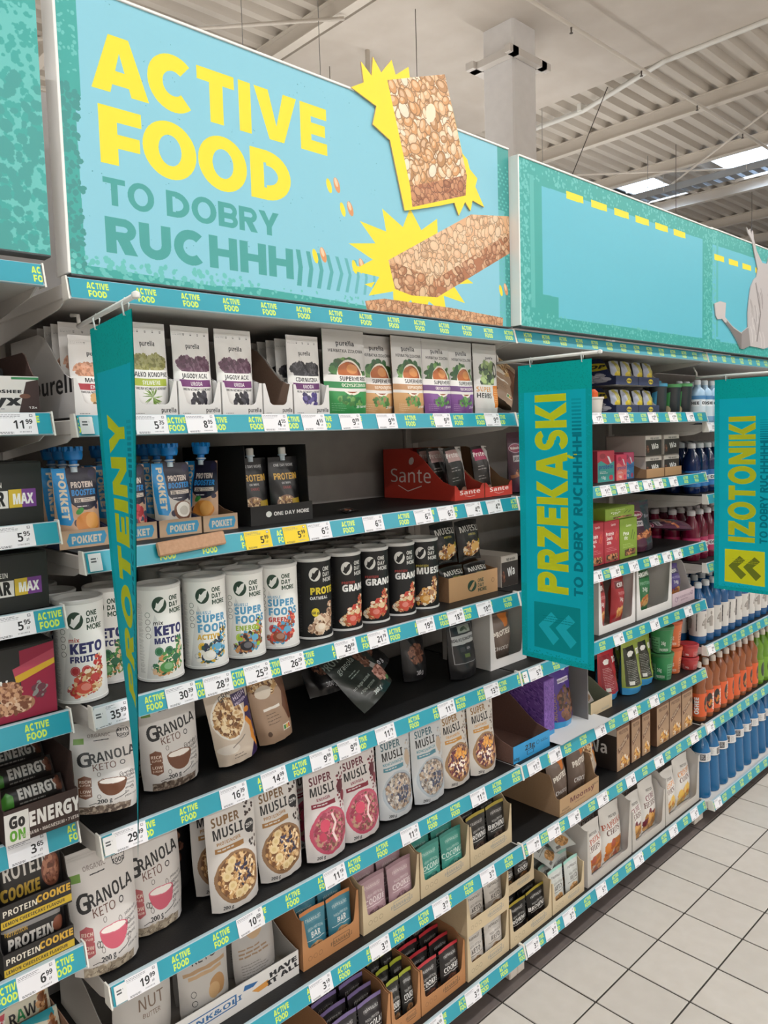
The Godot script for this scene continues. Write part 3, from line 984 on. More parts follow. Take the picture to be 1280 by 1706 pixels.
func p_food_pouch(called: String) -> void:
	match called:
		"herb_white":
			var c := cell(called, 180, 320)
			c.bg(Color("#cfcdca"))
			c.lines(8, 12, 80, 1, 4, 1.4, Color("#777777"))
			c.text("purella", 64, 38, 9, INK)
			c.scatter(52, 78, 32, 34, 60, 11, [Color("#3c4a3a"), Color("#748a58"), Color("#a9bd80"), Color("#5e7350")])
			c.ell(82, 66, 9, 20, Color("#444740"))
			c.ell(82, 66, 5, 13, Color("#cfcdc4"))
			c.rect(0, 104, 100, 60, Color("#d8d5d1"))
			c.text("SUPER", 30, 122, 17, Color("#c98c4a"))
			c.text("HERBS", 30, 138, 17, Color("#3b3a3a"))
			c.rect(66, 106, 30, 56, Color("#d9822f"))
			c.lines(70, 114, 22, 9, 4.5, 1.3, Color("#eec79a"))
		"shake_coconut", "shake_berry", "shake_apricot":
			var c := cell(called, 220, 300)
			c.bg(Color("#cfa98c") if called != "shake_coconut" else Color("#c9c3bd"))
			c.ell(66, 34, 46, 42, Color("#211f33"))
			c.rect(28, 0, 60, 30, Color("#211f33"))
			for q in [[88, 12, 8], [92, 72, 5], [40, 98, 6], [30, 90, 3]]:
				c.ell(q[0], q[1], q[2], q[2], Color("#2a2745"))
			c.poly([0, 0, 30, 0, 32, 50, 34, 92, 26, 102, 6, 100, 2, 60], Color("#2193d8"))
			c.geo("POKKET", 11, 8, 16, Color("#eadcc6"), 0.3, 84, PI / 2)
			c.geo("PROTEIN", 38, 36, 11, Color("#e4d6cd"), 0.28, 50)
			c.text("BOOSTER", 64, 50, 14, Color("#2f8fd8"), 0, 2, 0.0, 0.92, 0.12)
			c.rect(40, 54, 52, 8, Color("#d8cbc0"))
			c.text("20g", 49, 61, 8, INK)
			c.lines(60, 56, 30, 2, 3, 1.0, Color("#4c4650"))
			c.lines(44, 68, 38, 1, 3, 2.2, Color("#d8d2d2"))
			if called == "shake_coconut":
				c.ell(68, 94, 27, 19, Color("#6e4029"))
				c.ell(70, 92, 22, 15, Color("#f0ece6"))
				c.ell(70, 94, 13, 9, Color("#cfc9c0"))
			elif called == "shake_berry":
				c.scatter(64, 98, 32, 20, 60, 8, [Color("#b02a35"), Color("#cf4452"), Color("#e07a80"), Color("#3d4a66")])
			else:
				c.ell(66, 100, 28, 20, Color("#d98b3a"))
				c.ell(76, 96, 16, 15, Color("#e9a95a"))
				c.ell(50, 77, 10, 5, Color("#3f9a44"), -0.4)
		"shake_dark":
			var c := cell(called, 170, 240)
			c.bg(Color("#17171a"))
			c.text("ONE DAY MORE", 50, 22, 9, Color("#b9b9b9"))
			c.geo("PROTEIN", 12, 52, 15, Color("#d6a94a"), 0.26, 76)
			c.text("OATMEAL", 50, 62, 7, Color("#cfcfcf"))
			c.text("SHAKE", 50, 73, 9, Color("#a33b39"))
			c.ell(42, 108, 30, 22, Color("#93705c"))
			c.scatter(42, 100, 26, 10, 60, 4, OATS)
			c.rect(60, 96, 34, 26, Color("#b79a2e"))
			c.text("200g", 77, 116, 11, INK)
		"bar_pink", "bar_berry":
			var c := cell(called, 120, 200)
			var t := Color("#c9a5a3") if called == "bar_pink" else Color("#a82b5a")
			c.bg(Color("#24211f"))
			c.rect(8, 10, 70, 40, t)
			c.text("Protein", 44, 36, 22, Color("#f0e8e4"))
			c.poly([66, 0, 100, 0, 100, 166, 92, 166, 84, 90], Color("#c9c4c2"))
			c.lines(14, 70, 50, 2, 10, 3, Color("#9b9693"))
			c.lines(14, 104, 40, 2, 10, 3, Color("#9b9693"))
			c.text("20%", 30, 150, 15, WHITE)
			c.ell(78, 150, 14, 10, Color("#b78a76"))
		"muesli_black":
			var c := cell(called, 220, 260)
			c.bg(Color("#141415"))
			c.text("MUESLI", 50, 34, 24, Color("#dcdad6"), 0, 1)
			c.text("PROTEIN", 50, 46, 8, Color("#c0b23c"))
			c.ell(84, 66, 8, 8, Color("#b9a62c"))
			c.scatter(48, 84, 36, 20, 130, 6, [Color("#d8b07c"), Color("#9a6a44"), Color("#6a2a22"), Color("#e8d9c0"), Color("#c88f3c")])
			c.poly([40, 74, 74, 64, 80, 84, 52, 96], Color("#d9a95e"))
			c.lines(20, 108, 60, 2, 4, 1.4, Color("#8a8a86"))
		"granola_brown_bowl", "granola_pink_bowl":
			var c := cell(called, 264, 400)
			c.bg(Color("#cdc9c6"))
			var bowl := Color("#6a4029") if called == "granola_brown_bowl" else Color("#c4596c")
			c.rect(4, 26, 14, 10, Color("#69913e"))
			c.text("ORGANIC", 40, 26, 7.5, Color("#8d8480"))
			c.line([32, 32, 54, 31], 1.2, INK)
			c.hoop(76, 22, 10, 10, 0.9, INK)
			c.text("KETO", 76, 21, 7, INK)
			c.text("FOOD", 76, 29, 7, INK)
			c.text("G", 19, 74, 33, INK, 0, 1, -0.10, 0.9)
			c.text("RANOLA", 59, 65, 22, INK, 0, 1, -0.12, 0.80)
			c.text("KETO", 46, 80, 15, Color("#5c3a30"), 0, 0, -0.08)
			c.hoop(72, 72, 4, 4, 1.2, INK)
			for i in 14:
				c.hoop(22 + rng.randf() * 66, 84 + rng.randf() * 40, 2.6, 3.6, 0.7, Color("#5a5450"))
			for y in [[92, "RICH"], [108, "LOW"]]:
				c.poly([10, y[0], 18, y[0] - 4, 27, y[0], 27, y[0] + 14, 18, y[0] + 18, 10, y[0] + 14], bowl.lerp(Color("#7a4a3a"), 0.4))
				c.text(y[1], 18.5, y[0] + 8, 6.5, Color("#d8c6b8"))
				c.text("SUGAR", 18.5, y[0] + 13, 4.2, Color("#d8c6b8"))
			c.polys([arc(56, 100, 21, 24, 180, 360)], bowl)
			c.ell(56, 100, 21, 5.5, bowl.lightened(0.12))
			c.ell(56, 100, 18.5, 4.4, Color("#e8e2dc"))
			for i in 7:
				c.text(["yellow nuts", "pumpkin seeds", "hazelnut", "coconut", "almond", "flax"][i % 6], 74, 92 + i * 6.4, 5, INK, -1, 0, -0.1, 0.8)
			c.text("200 g", 44, 134, 9, INK, 0, 1, -0.05)
			c.line([22, 136, 30, 133, 34, 134], 1.0, INK)
			c.line([58, 131, 68, 128, 76, 124], 1.0, INK)
			var win := [Color("#8a7a6c"), Color("#6f5f54"), Color("#a79a8c"), Color("#55463c")] if called == "granola_brown_bowl" else [Color("#b3a794"), Color("#9a8d7b"), Color("#c9bda8"), Color("#7c6f60")]
			c.rect(10, 139, 76, 28, win[1])
			c.scatter(48, 147, 37, 7, 320, 4, win)
			c.scatter(30, 156, 19, 8, 120, 4, win)
			c.scatter(66, 154, 19, 9, 120, 4, win)
			c.rect(0, 139, 10, 14, Color("#cdc9c6"))
			c.poly([0, 168, 10, 166, 60, 160, 86, 150, 100, 138, 100, 152, 0, 152], Color("#d8d6d4"))
			c.rect(86, 136, 14, 20, Color("#d2cfcc"))
		"granola_high":
			var c := cell(called, 200, 300)
			c.bg(Color("#c9b9a8"))
			c.ell(40, 66, 37, 40, Color("#e3ded6"))
			c.ell(40, 66, 33, 36, Color("#b48a5c"))
			c.scatter(40, 66, 31, 34, 380, 4.5, OATS)
			c.text("GRANOLA", 62, 26, 15, INK, 0, 0, -0.35)
			c.rect(58, 30, 36, 22, Color("#3a2a55"))
			c.text("HIGH", 77, 41, 12, Color("#cbbfd6"), 0, 1, -0.2)
			c.text("PROTEIN", 77, 50, 7, Color("#cbbfd6"), 0, 1, -0.2)
			c.poly([84, 52, 100, 44, 100, 150, 70, 150, 92, 108, 76, 80], Color("#3a2a55"))
			c.poly([80, 76, 92, 92, 88, 118, 98, 138, 92, 142, 78, 116, 82, 96, 74, 82], Color("#d68a34"))
			c.ell(86, 66, 8, 5, Color("#d68a34"))
			c.ell(24, 120, 22, 9, Color("#d8cfc4"))
			c.line([30, 118, 66, 106], 2.2, Color("#8a8078"))
			c.lines(30, 132, 30, 2, 6, 1.6, Color("#6a5f56"))
		"granola_mocha":
			var c := cell(called, 200, 300)
			c.bg(Color("#a98d76"))
			c.scatter(44, 28, 46, 32, 420, 5, OATS)
			c.ell(34, 52, 22, 12, Color("#d9cdbd"))
			c.poly([66, 20, 100, 6, 100, 120, 82, 118, 72, 90, 82, 64], Color("#6b4632"))
			c.rect(22, 82, 44, 5, Color("#efe9e0"))
			c.lines(26, 94, 34, 4, 6, 1.4, Color("#6f5a4a"))
			c.rect(60, 122, 22, 12, Color("#e9e2d8"))
			c.rect(62, 124, 6, 8, Color("#3f8a45"))
			c.rect(69, 124, 5, 8, Color("#d8b93c"))
			c.rect(75, 124, 5, 8, Color("#c9622f"))
			c.ell(22, 130, 5, 5, Color("#5a4436"))
		"granola_green":
			var c := cell(called, 264, 300)
			c.bg(Color("#1c2421"))
			c.text("PROTEIN", 30, 24, 20, Color("#76837c"), 0, 1, 0.0, 0.85)
			c.text("granola", 36, 40, 13, Color("#9aa59f"), 0, 0)
			c.poly([56, 0, 78, 0, 74, 30, 84, 66, 96, 92, 80, 96, 70, 60, 60, 24], Color("#8d8a86"))
			c.ell(67, 12, 8, 7, Color("#49543a"))
			c.scatter(72, 48, 9, 18, 80, 4, [Color("#5a3a2e"), Color("#7c5646"), Color("#3b241c")])
			c.scatter(80, 86, 15, 12, 110, 4.5, [Color("#a4756a"), Color("#7c5046"), Color("#c79c90")])
			c.lines(24, 52, 26, 2, 5, 1.3, Color("#7c8a83"))
			c.text("no sugar added", 34, 76, 6.5, Color("#aab5af"), 0, 0)
			c.text("+70% protein", 36, 88, 6.5, Color("#aab5af"), 0, 0)
			c.text("300 g", 46, 104, 9, Color("#c3ccc7"))
			c.ell(86, 101, 5, 4, Color("#4f7d4d"))
		"granola_noir":
			var c := cell(called, 200, 240)
			c.bg(Color("#1b1a1c"))
			c.text("PROTEIN", 50, 24, 17, Color("#b9b7bb"))
			c.scatter(50, 66, 30, 20, 130, 5, [Color("#7a5142"), Color("#93654f"), Color("#54352a")])
			c.text("300 g", 50, 108, 12, Color("#c3c1c6"))
		"hemp_black":
			var c := cell(called, 176, 264)
			c.bg(Color("#19181a"))
			c.polys([c.ring(0, 0, 0, 0, 3)], BLACK)
			c.rect(8, 20, 84, 92, Color("#8a8a8c"))
			c.rect(9.5, 21.5, 81, 89, Color("#222124"))
			c.rect(36, 22, 46, 18, Color("#8d9489"))
			c.ell(54, 30, 11, 4, Color("#3a4a38"), -0.3)
			c.ell(64, 31, 9, 3, Color("#4d5c48"), 0.5)
			c.rect(9.5, 44, 81, 22, Color("#aeb0b0"))
			c.text("BIAŁKO KONOPNE", 50, 58, 10, INK)
			c.rect(30, 72, 18, 12, Color("#3a393c"))
			c.rect(52, 72, 18, 12, Color("#3a393c"))
			c.text("42%", 61, 80, 7, Color("#b9b9bb"))
			c.rect(44, 90, 16, 9, Color("#55662e"))
		"muesli_banana", "muesli_beet", "muesli_blueberry", "muesli_orange":
			var c := cell(called, 216, 400)
			var paper: Color = {"muesli_banana": Color("#cbc7c3"), "muesli_beet": Color("#cdc7c5"), "muesli_blueberry": Color("#c3c6c8"), "muesli_orange": Color("#cdc8c1")}[called]
			var hue: Color = {"muesli_banana": Color("#9a7040"), "muesli_beet": Color("#7d1f33"), "muesli_blueberry": Color("#4c8494"), "muesli_orange": Color("#c28a3e")}[called]
			c.bg(paper)
			c.text("purella", 72, 14, 7.5, INK)
			c.text("SUPER", 38, 46, 20, hue.lerp(INK, 0.35), 0, 1, 0.0, 0.9)
			c.text("MUSLI", 40, 66, 22, INK, 0, 1, 0.0, 0.9)
			c.text({"muesli_banana": "PROTEINOWE", "muesli_beet": "ENERGIA", "muesli_blueberry": "KONCENTRACJA", "muesli_orange": "ODPORNOŚĆ"}[called], 40, 76, 7.5, hue)
			c.rect(12, 80, 56, 8, hue)
			c.lines(16, 82.5, 46, 1, 3, 2, paper)
			var bits: Array = {"muesli_banana": [Color("#2b2322"), Color("#3b2d2a")], "muesli_beet": [Color("#5f1526"), Color("#7d2436"), Color("#3f1a22")], "muesli_blueberry": [Color("#8a8f94"), Color("#b5a99c")], "muesli_orange": [Color("#3a2220"), Color("#6a3d1e"), Color("#8a8a80")]}[called]
			for i in 24:
				c.ell(78 + rng.randf() * 18, 22 + rng.randf() * 86, 3.0, 2.0, bits[i % bits.size()], rng.randf() * PI, 8)
			if called == "muesli_banana":
				c.ell(84, 64, 11, 11, INK)
				c.text("25%", 84, 66, 9, WHITE)
			elif called == "muesli_beet":
				c.ell(86, 64, 9, 12, Color("#5a1727"))
				c.ell(92, 84, 7, 10, Color("#7d2436"))
			elif called == "muesli_blueberry":
				c.ell(82, 74, 9, 16, Color("#b7a48f"))
			var rim: Color = {"muesli_banana": Color("#8c6a4a"), "muesli_beet": Color("#b84a62"), "muesli_blueberry": Color("#a9b3ba"), "muesli_orange": Color("#9c7a55")}[called]
			c.ell(50, 134, 44, 42, rim)
			c.ell(50, 133, 39, 37, {"muesli_banana": Color("#6b4a30"), "muesli_beet": Color("#a75a68"), "muesli_blueberry": Color("#7d8087"), "muesli_orange": Color("#7d5a50")}[called])
			var mix: Array = {"muesli_banana": OATS, "muesli_beet": [Color("#8c3147"), Color("#c46a7c"), Color("#6b4a3a"), Color("#b08d74"), Color("#9b4257")], "muesli_blueberry": [Color("#b3a18f"), Color("#55566a"), Color("#9a9690"), Color("#c7bfb4"), Color("#6b5f58"), Color("#8a7460")], "muesli_orange": [Color("#6d2d3c"), Color("#b98a5e"), Color("#3c3048"), Color("#d8b48a"), Color("#8a5a3c")]}[called]
			c.scatter(50, 133, 36, 34, 520, 4.2, mix)
			if called == "muesli_banana":
				for q in [[34, 116], [28, 128], [40, 106], [60, 158], [48, 160], [36, 144]]:
					c.ell(q[0], q[1], 8, 7.5, Color("#d9c396"))
					c.ell(q[0], q[1], 4, 3.5, Color("#cdb37e"))
				c.scatter(62, 128, 20, 22, 26, 3.6, [Color("#26253c"), Color("#3c3a55")])
			elif called == "muesli_beet":
				c.ell(38, 122, 12, 11, Color("#c94a63"))
				c.ell(30, 140, 8, 8, Color("#b53c56"))
				c.line([56, 104, 64, 122, 54, 138, 62, 156], 5, Color("#e2c9c6"))
			elif called == "muesli_blueberry":
				c.scatter(58, 138, 20, 18, 26, 3.8, [Color("#33384c"), Color("#454c63")])
			else:
				c.scatter(58, 118, 20, 14, 22, 4.6, [Color("#d98f3c"), Color("#e0a44c")])
				c.scatter(40, 140, 24, 18, 30, 4, [Color("#4a2036"), Color("#ece0d2")])
			c.text("200 g", 26, 181, 8, INK)
		"nut_orange", "keto_grey", "keto_beige", "keto_mint":
			var c := cell(called, 224, 320)
			c.bg(Color("#b5b2ae"))
			if called == "nut_orange":
				c.poly([0, 22, 40, 14, 76, 0, 100, 0, 100, 9, 60, 26, 0, 42], Color("#d27a2c"))
				c.rect(44, 34, 44, 12, Color("#6a6660"))
				c.text("FRANK&OLI", 66, 43, 8, Color("#d0ccc6"))
				c.text("NUT", 60, 74, 24, Color("#6e5a4c"), 0, 0)
				c.text("BUTTER", 60, 86, 9, Color("#6e5a4c"), 0, 0)
				c.ell(30, 108, 17, 14, Color("#a5643f"))
				c.scatter(56, 122, 24, 12, 40, 7, [Color("#7d4526"), Color("#a8683f"), Color("#d8b48a")])
			else:
				c.rect(0, 0, 100, 12, Color("#a7a39e"))
				c.text("KETO", 50, 46, 22, INK, 0, 0)
				c.rect(8, 54, 84, 6, Color("#a88a68"))
				c.rect(16, 62, 66, 6, Color("#b39674"))
				c.ell(70, 92, 16, 17, Color("#a98257") if called != "keto_mint" else Color("#5b8f89"))
				c.ell(62, 98, 12, 12, Color("#bd9c72"))
				for y in [90, 104, 118]:
					c.hoop(22, y, 5, 5, 0.8, INK)
				c.lines(52, 120, 38, 3, 4, 1.2, Color("#6d6964"))
				if called == "keto_mint":
					c.rect(0, 0, 100, 16, Color("#9fc6bd"))
					c.rect(0, 0, 100, 6, Color("#cc9a5c"))
		"keto_label_back":
			var c := cell(called, 160, 240)
			c.bg(Color("#a9a6a3"))
			c.ell(50, 30, 22, 26, Color("#b79a78"))
			c.lines(10, 66, 70, 3, 7, 3, Color("#8f755c"))
			c.lines(12, 96, 60, 6, 5, 1.4, Color("#716e6b"))
			c.rect(54, 118, 34, 24, Color("#d8d6d4"))
			for i in 12:
				c.rect(56 + i * 2.6, 120, 1.3, 20, INK)

func p_sachet(called: String, bg: Color, lip: Color, title: String, deco: Color, ink := WHITE) -> void:
	var c := cell(called, 128, 168)
	c.bg(bg)
	c.rect(0, 0, 100, 9, lip)
	c.rect(20, 18, 56, 16, bg.lightened(0.1))
	c.text("FRANK&OLI", 48, 30, 11, ink.lerp(bg, 0.25))
	c.text("HIGH PROTEIN", 50, 52, 9, ink, 0, 0)
	c.text(title, 50, 72, 21, ink, 0, 1)
	c.rect(12, 77, 76, 2, ink)
	c.ell(54, 104, 30, 18, deco)
	c.scatter(54, 104, 26, 14, 60, 5, [deco.lightened(0.2), deco.darkened(0.25), deco.lightened(0.05)])
	c.rect(14, 116, 22, 8, ink.lerp(bg, 0.3))

func p_can(called: String, bg: Color, ink: Color, lines_: Array, fruits: Array, extra := "") -> void:
	# wraps the whole can: the middle of the cell faces forward
	var c := cell(called, 640, 410)
	c.bg(bg)
	var grey := bg.lerp(ink, 0.35)
	# information panel on the flank
	for y in 12:
		c.lines(30.5, 10 + y * 4.2, 4.6, 5, 0.75, 0.28, grey, y)
	if bg.get_luminance() > 0.4:
		c.poly([36, 64, 41, 30, 44, 18, 46, 22, 48, 64], bg.darkened(0.09))
		for i in 4:
			c.hoop(39, 18 + i * 5.0, 1.9, 1.9, 0.25, ink if i > 0 else Color("#20402f"))
	# bird emblem and name
	var em: Color = Color("#1f3b2c") if bg.get_luminance() > 0.4 else Color("#d9d9d5")
	c.ell(47.5, 11, 5.0, 5.8, em)
	c.poly([44, 13.6, 48.8, 7.6, 51.6, 6.4, 50.2, 11.7, 46.7, 15.8], bg)
	c.poly([45.6, 9.1, 48.8, 12.3, 44.8, 12.9], bg)
	for i in 3:
		c.geo(["ONE", "DAY", "MORE"][i], 54.6, 8.8 + i * 4.6, 3.5, em, 0.25, [7.4, 7.9, 11.2][i])
	var y := 22.5
	for l in lines_:
		var big: float = l[1]
		c.text(l[0], 42.6, y + big * 0.72, big, l[2], -1, 2 if big > 4 else 1, 0.0, 0.98)
		y += big * 0.86 + 0.7
	if bg.get_luminance() > 0.4:
		c.ell(46.0, y + 4, 3.0, 3.2, fruits[0])
		c.ell(53.0, y + 4, 3.0, 3.2, fruits[1])
		c.hoop(46.0, y + 4, 2.5, 2.7, 0.35, fruits[0].lightened(0.35))
		c.hoop(53.0, y + 4, 2.5, 2.7, 0.35, fruits[1].lightened(0.35))
	c.scatter(55, 52, 9.0, 7.5, 130, 1.9, fruits)
	c.scatter(49, 57, 8.0, 4.0, 70, 2.0, fruits)
	c.scatter(62, 42, 3.6, 7.0, 50, 1.5, fruits)
	c.ell(51, 56, 5.0, 3.8, fruits[-1])
	c.ell(52, 55.4, 3.2, 2.4, fruits[-1].lightened(0.3))
	c.ell(58, 50, 3.0, 2.6, fruits[1].lightened(0.1))
	if extra != "":
		c.ell(47, 43, 3.3, 3.6, Color("#d8c22e"))
		c.text(extra, 47, 44.5, 3.0, INK)
	c.hoop(41.5, 56, 1.6, 1.8, 0.3, grey)

func p_simple(called: String, w: int, h: int, bg: Color) -> Canvas:
	var c := cell(called, w, h)
	c.bg(bg)
	return c

func p_tag(price: String, yellow := false) -> void:
	var called := "tag_" + price + ("y" if yellow else "")
	if prints.has(called):
		return
	var c := cell(called, 124, 78)
	c.bg(Color("#e2c531") if yellow else Color("#dfdfe3"))
	c.lines(4, 5, 60, 3, 4.2, 1.5, Color("#77777c"), int(price.unicode_at(0)))
	c.rect(84, 4, 8, 8, Color("#8a8a90"))
	c.rect(86, 6, 4, 4, Color("#dfdfe3"))
	var p := price.split(".")
	c.text(p[0], 72, 46, 34, INK, 1, 1, 0.0, 0.82)
	c.text(p[1], 73, 32, 18, INK, -1, 1, 0.0, 0.85)
	c.text("zł", 78, 46, 11, INK, -1, 0)
	c.lines(8, 55, 34, 2, 3, 1.8, Color("#3c3c40"), 2)
	for i in 9:
		c.rect(56 + i * 3.2, 53, 1.1 + (i % 3) * 0.5, 4, Color("#9a9aa0"))

func paint_prints() -> void:
	p_powder("powder_red", Color("#c98d6c"), "MACA BIO", Color("#a8323c"), "ENERGIA", Color("#c79a5c"), false)
	p_powder("powder_green", Color("#8d8b4e"), "BIAŁKO KONOPNE", Color("#9fae3a"), "SYLWETKI", Color("#6d8f3a"), true)
	p_powder("powder_acai", Color("#5d3a50"), "JAGODY ACAI", Color("#6a2a68"), "URODA", Color("#26242f"), false)
	p_powder("powder_black", Color("#2c2a30"), "CZARNUSZKA", Color("#5d2560"), "URODA", Color("#4a3f7d"), false)
	p_herb("herb_green", Color("#2c8148"), Color("#2f8a48"), "OCZYSZCZANIE")
	p_herb("herb_peach", Color("#b98a62"), Color("#c79a68"), "USPOKOJENIE")
	p_herb("herb_violet", Color("#6d4a7d"), Color("#7d4f8f"), "ODCHUDZANIE")
	for n in ["herb_white", "shake_coconut", "shake_berry", "shake_apricot", "shake_dark", "bar_pink", "bar_berry", "muesli_black", "granola_brown_bowl", "granola_pink_bowl", "granola_high", "granola_mocha", "granola_green", "granola_noir", "hemp_black", "muesli_banana", "muesli_beet", "muesli_blueberry", "muesli_orange", "nut_orange", "keto_grey", "keto_mint", "keto_label_back"]:
		p_food_pouch(n)
	var navy := Color("#26285e")
	var sky := Color("#4f8fb5")
	var fruity := [Color("#b53a30"), Color("#d8b98c"), Color("#a86a3c"), Color("#e8d9c0"), Color("#c9503c")]
	p_can("can_fruity", WHITE, INK, [["mix", 4.0, Color("#a3352c")], ["KETO", 9.0, navy], ["FRUITY", 5.4, navy]], [Color("#a3272c"), Color("#b5302f"), Color("#d8b98c"), Color("#a86a3c"), Color("#e8d9c0"), Color("#c9503c")])
	p_can("can_matcha", WHITE, INK, [["mix", 4.0, INK], ["KETO", 9.0, navy], ["MATCHA", 5.4, navy]], [Color("#2c6b45"), Color("#1f5a3a"), Color("#d9b48f"), Color("#c98f5c"), Color("#e8e0cc"), Color("#4f8f4a")])
	p_can("can_active", WHITE, INK, [["MUESLI", 3.0, sky], ["SUPER", 7.4, sky], ["FOODS", 7.8, sky], ["ACTIVE", 5.0, Color("#c9a03a")]], [Color("#d0a52e"), Color("#4f9cc4"), Color("#2c3348"), Color("#2f4f4a"), Color("#e0dcd4")])
	p_can("can_energy", WHITE, INK, [["MUESLI", 3.0, sky], ["SUPER", 7.4, sky], ["FOODS", 7.8, sky], ["ENERGY", 5.0, Color("#8fa83a")]], [Color("#9ab52e"), Color("#4f9cc4"), Color("#8a4a30"), Color("#c98f5c"), Color("#2c2a30")])
	p_can("can_green", WHITE, INK, [["MUESLI", 3.0, sky], ["SUPER", 7.4, sky], ["FOODS", 7.8, sky], ["GREEN", 5.0, Color("#b5403a")]], [Color("#a32c34"), Color("#4f9cc4"), Color("#c9453c"), Color("#d87a5c"), Color("#8a4a30")])
	p_can("can_protein", BLACK, WHITE, [["PROTEIN", 7.6, Color("#d8c22e")], ["OATMEAL", 3.6, WHITE]], [Color("#a8846c"), Color("#c9a98c"), Color("#6b4527"), Color("#e0cdb4")], "68 g")
	p_can("can_granola", BLACK, WHITE, [["PROTEIN", 3.0, Color("#b5403a")], ["GRANOLA", 7.8, WHITE]], fruity)
	p_can("can_muesli", BLACK, WHITE, [["PROTEIN", 3.0, Color("#b5a63a")], ["MUESLI", 8.2, WHITE]], [Color("#d8b07c"), Color("#9a6a44"), Color("#6a2a22"), Color("#e8d9c0"), Color("#c88f3c")])
	# sachets
	p_sachet("sachet_blue", Color("#3f7f93"), Color("#c98048"), "BAR", Color("#c99a6c"))
	p_sachet("sachet_pink", Color("#a88a92"), Color("#8d6f78"), "COOKIE", Color("#8d6a72"), Color("#e0d4d4"))
	p_sachet("sachet_teal", Color("#3f8f83"), Color("#2f7a70"), "COCONUT", Color("#2f7468"), Color("#cfe0d8"))
	p_sachet("sachet_brownie", Color("#1d1b1a"), Color("#9a8a2c"), "BROWNIE", Color("#3a2a22"))
	p_sachet("sachet_chocolate", Color("#232024"), Color("#7a6a9a"), "CHOCOLATE", Color("#4a352c"))
	p_sachet("sachet_cookie_lime", Color("#1e1e1c"), Color("#9aa32e"), "COOKIE", Color("#6b4a2c"))
	p_sachet("sachet_cookie_red", Color("#1f1c1c"), Color("#b5303a"), "COOKIE", Color("#5a3426"))
	p_sachet("sachet_cookie_orange", Color("#221d1a"), Color("#c47a2c"), "COOKIE", Color("#6b4422"))
	p_sachet("sachet_keto", Color("#bdb8b2"), Color("#a8763c"), "KETO", Color("#8a6a48"), Color("#4a4542"))
	p_sachet("sachet_keto_mint", Color("#b9bcb8"), Color("#8fc0b4"), "KETO", Color("#b98a54"), Color("#4a4542"))
	# carton prints
	var kraft := Color("#b08a62")
	var c := p_simple("tray_white", 200, 110, Color("#d9d7d5"))
	c.text("purella", 80, 49, 10, INK)
	c.lines(8, 50, 26, 1, 4, 1.0, Color("#77777a"))
	c = p_simple("side_white", 200, 160, Color("#d9d7d5"))
	c.text("purella", 74, 58, 22, INK)
	c = p_simple("tray_shake", 260, 90, Color("#b99c80"))
	c.poly([20, 6, 90, 6, 94, 16, 88, 30, 18, 30, 14, 20], Color("#3f8fb5"))
	c.geo("POKKET", 24, 26, 14, Color("#c9c0b0"), 0.3, 60)
	c = p_simple("tray_red", 180, 120, Color("#c43a2c"))
	c.text("Sante", 52, 42, 26, Color("#ecd9d4"), 0, 1, -0.05)
	c.line([34, 48, 50, 55, 68, 50], 1.6, Color("#ecd9d4"))
	c.ell(54, 17, 3, 4, Color("#ecd9d4"))
	c = p_simple("side_red", 320, 200, Color("#c43a2c"))
	c.text("Sante", 40, 42, 24, Color("#ecd9d4"), 0, 0)
	c.line([22, 46, 36, 53, 56, 46], 1.2, Color("#ecd9d4"))
	c.ell(42, 15, 3.5, 5, Color("#ecd9d4"), 0.4)
	c = p_simple("tray_dark", 280, 90, Color("#1c1b1b"))
	c.ell(28, 15, 4.5, 5, Color("#cfd2cc"))
	c.geo("ONE DAY MORE", 36, 18.5, 6.5, Color("#d4d2ce"), 0.26, 58)
	c = p_simple("tray_kraft_muesli", 260, 110, kraft)
	c.ell(46, 22, 9, 10, Color("#1f3b2c"))
	c.poly([40, 27, 48, 16, 52, 14, 50, 23, 44, 30], kraft)
	for i in 3:
		c.geo(["ONE", "DAY", "MORE"][i], 58, 18 + i * 8.5, 6.5, Color("#2b3a2c"), 0.24, [12, 12.6, 18][i])
	c.hoop(90, 20, 3, 4, 0.7, Color("#6a5038"))
	c = p_simple("tray_white_nuts", 420, 110, Color("#cfcdca"))
	c.hoop(46, 14, 0.1, 0.1, 0.05, INK)
	c.rect(28, 7, 33, 11, Color("#2d5f93"))
	c.rect(29, 8, 31, 9, Color("#cfcdca"))
	c.text("FRANK&OLI", 44.5, 15.5, 7, Color("#2d5f93"))
	c.poly([66, 4, 74, 7, 71, 10, 65, 9], Color("#2d5f93"))
	c.poly([70, 14, 80, 12, 82, 18, 74, 19], Color("#c48a44"))
	c.poly([12, 6, 22, 3, 22, 7, 13, 11], Color("#b98a4c"))
	c.poly([20, 14, 24, 22, 22, 24, 17, 16], Color("#3f74a8"))
	c.text("HAVE", 90, 11, 7, INK, 0, 2, -0.1)
	c.text("IT ALL", 90, 18, 7, INK, 0, 2, -0.1)
	for q in [["tray_kraft", Color("#b27e52"), Color("#6a5038")], ["tray_beige", Color("#c4b292"), Color("#8f8f8c")]]:
		c = p_simple(q[0], 240, 170, q[1])
		c.rect(52, 50, 30, 12, q[2])
		c.rect(53, 51, 28, 10, q[1])
		c.text("FRANK&OLI", 67, 59, 7, q[2])
		for i in 3:
			c.hoop(12 + i * 9, 58, 3.4, 3.4, 0.6, q[1].darkened(0.25))
	c = p_simple("tray_moonsy", 240, 110, Color("#a98a66"))
	c.text("Moonsy", 56, 24, 17, Color("#5a2a2c"), 0, 1)
	c.lines(38, 30, 36, 1, 3, 1.2, Color("#6a4a3c"))
	c.text("HIGH", 14, 34, 7, Color("#5a4634"))
	c.text("PROTEIN", 14, 41, 6, Color("#5a4634"))
	c.text("HIGH", 90, 16, 7, Color("#5a4634"))
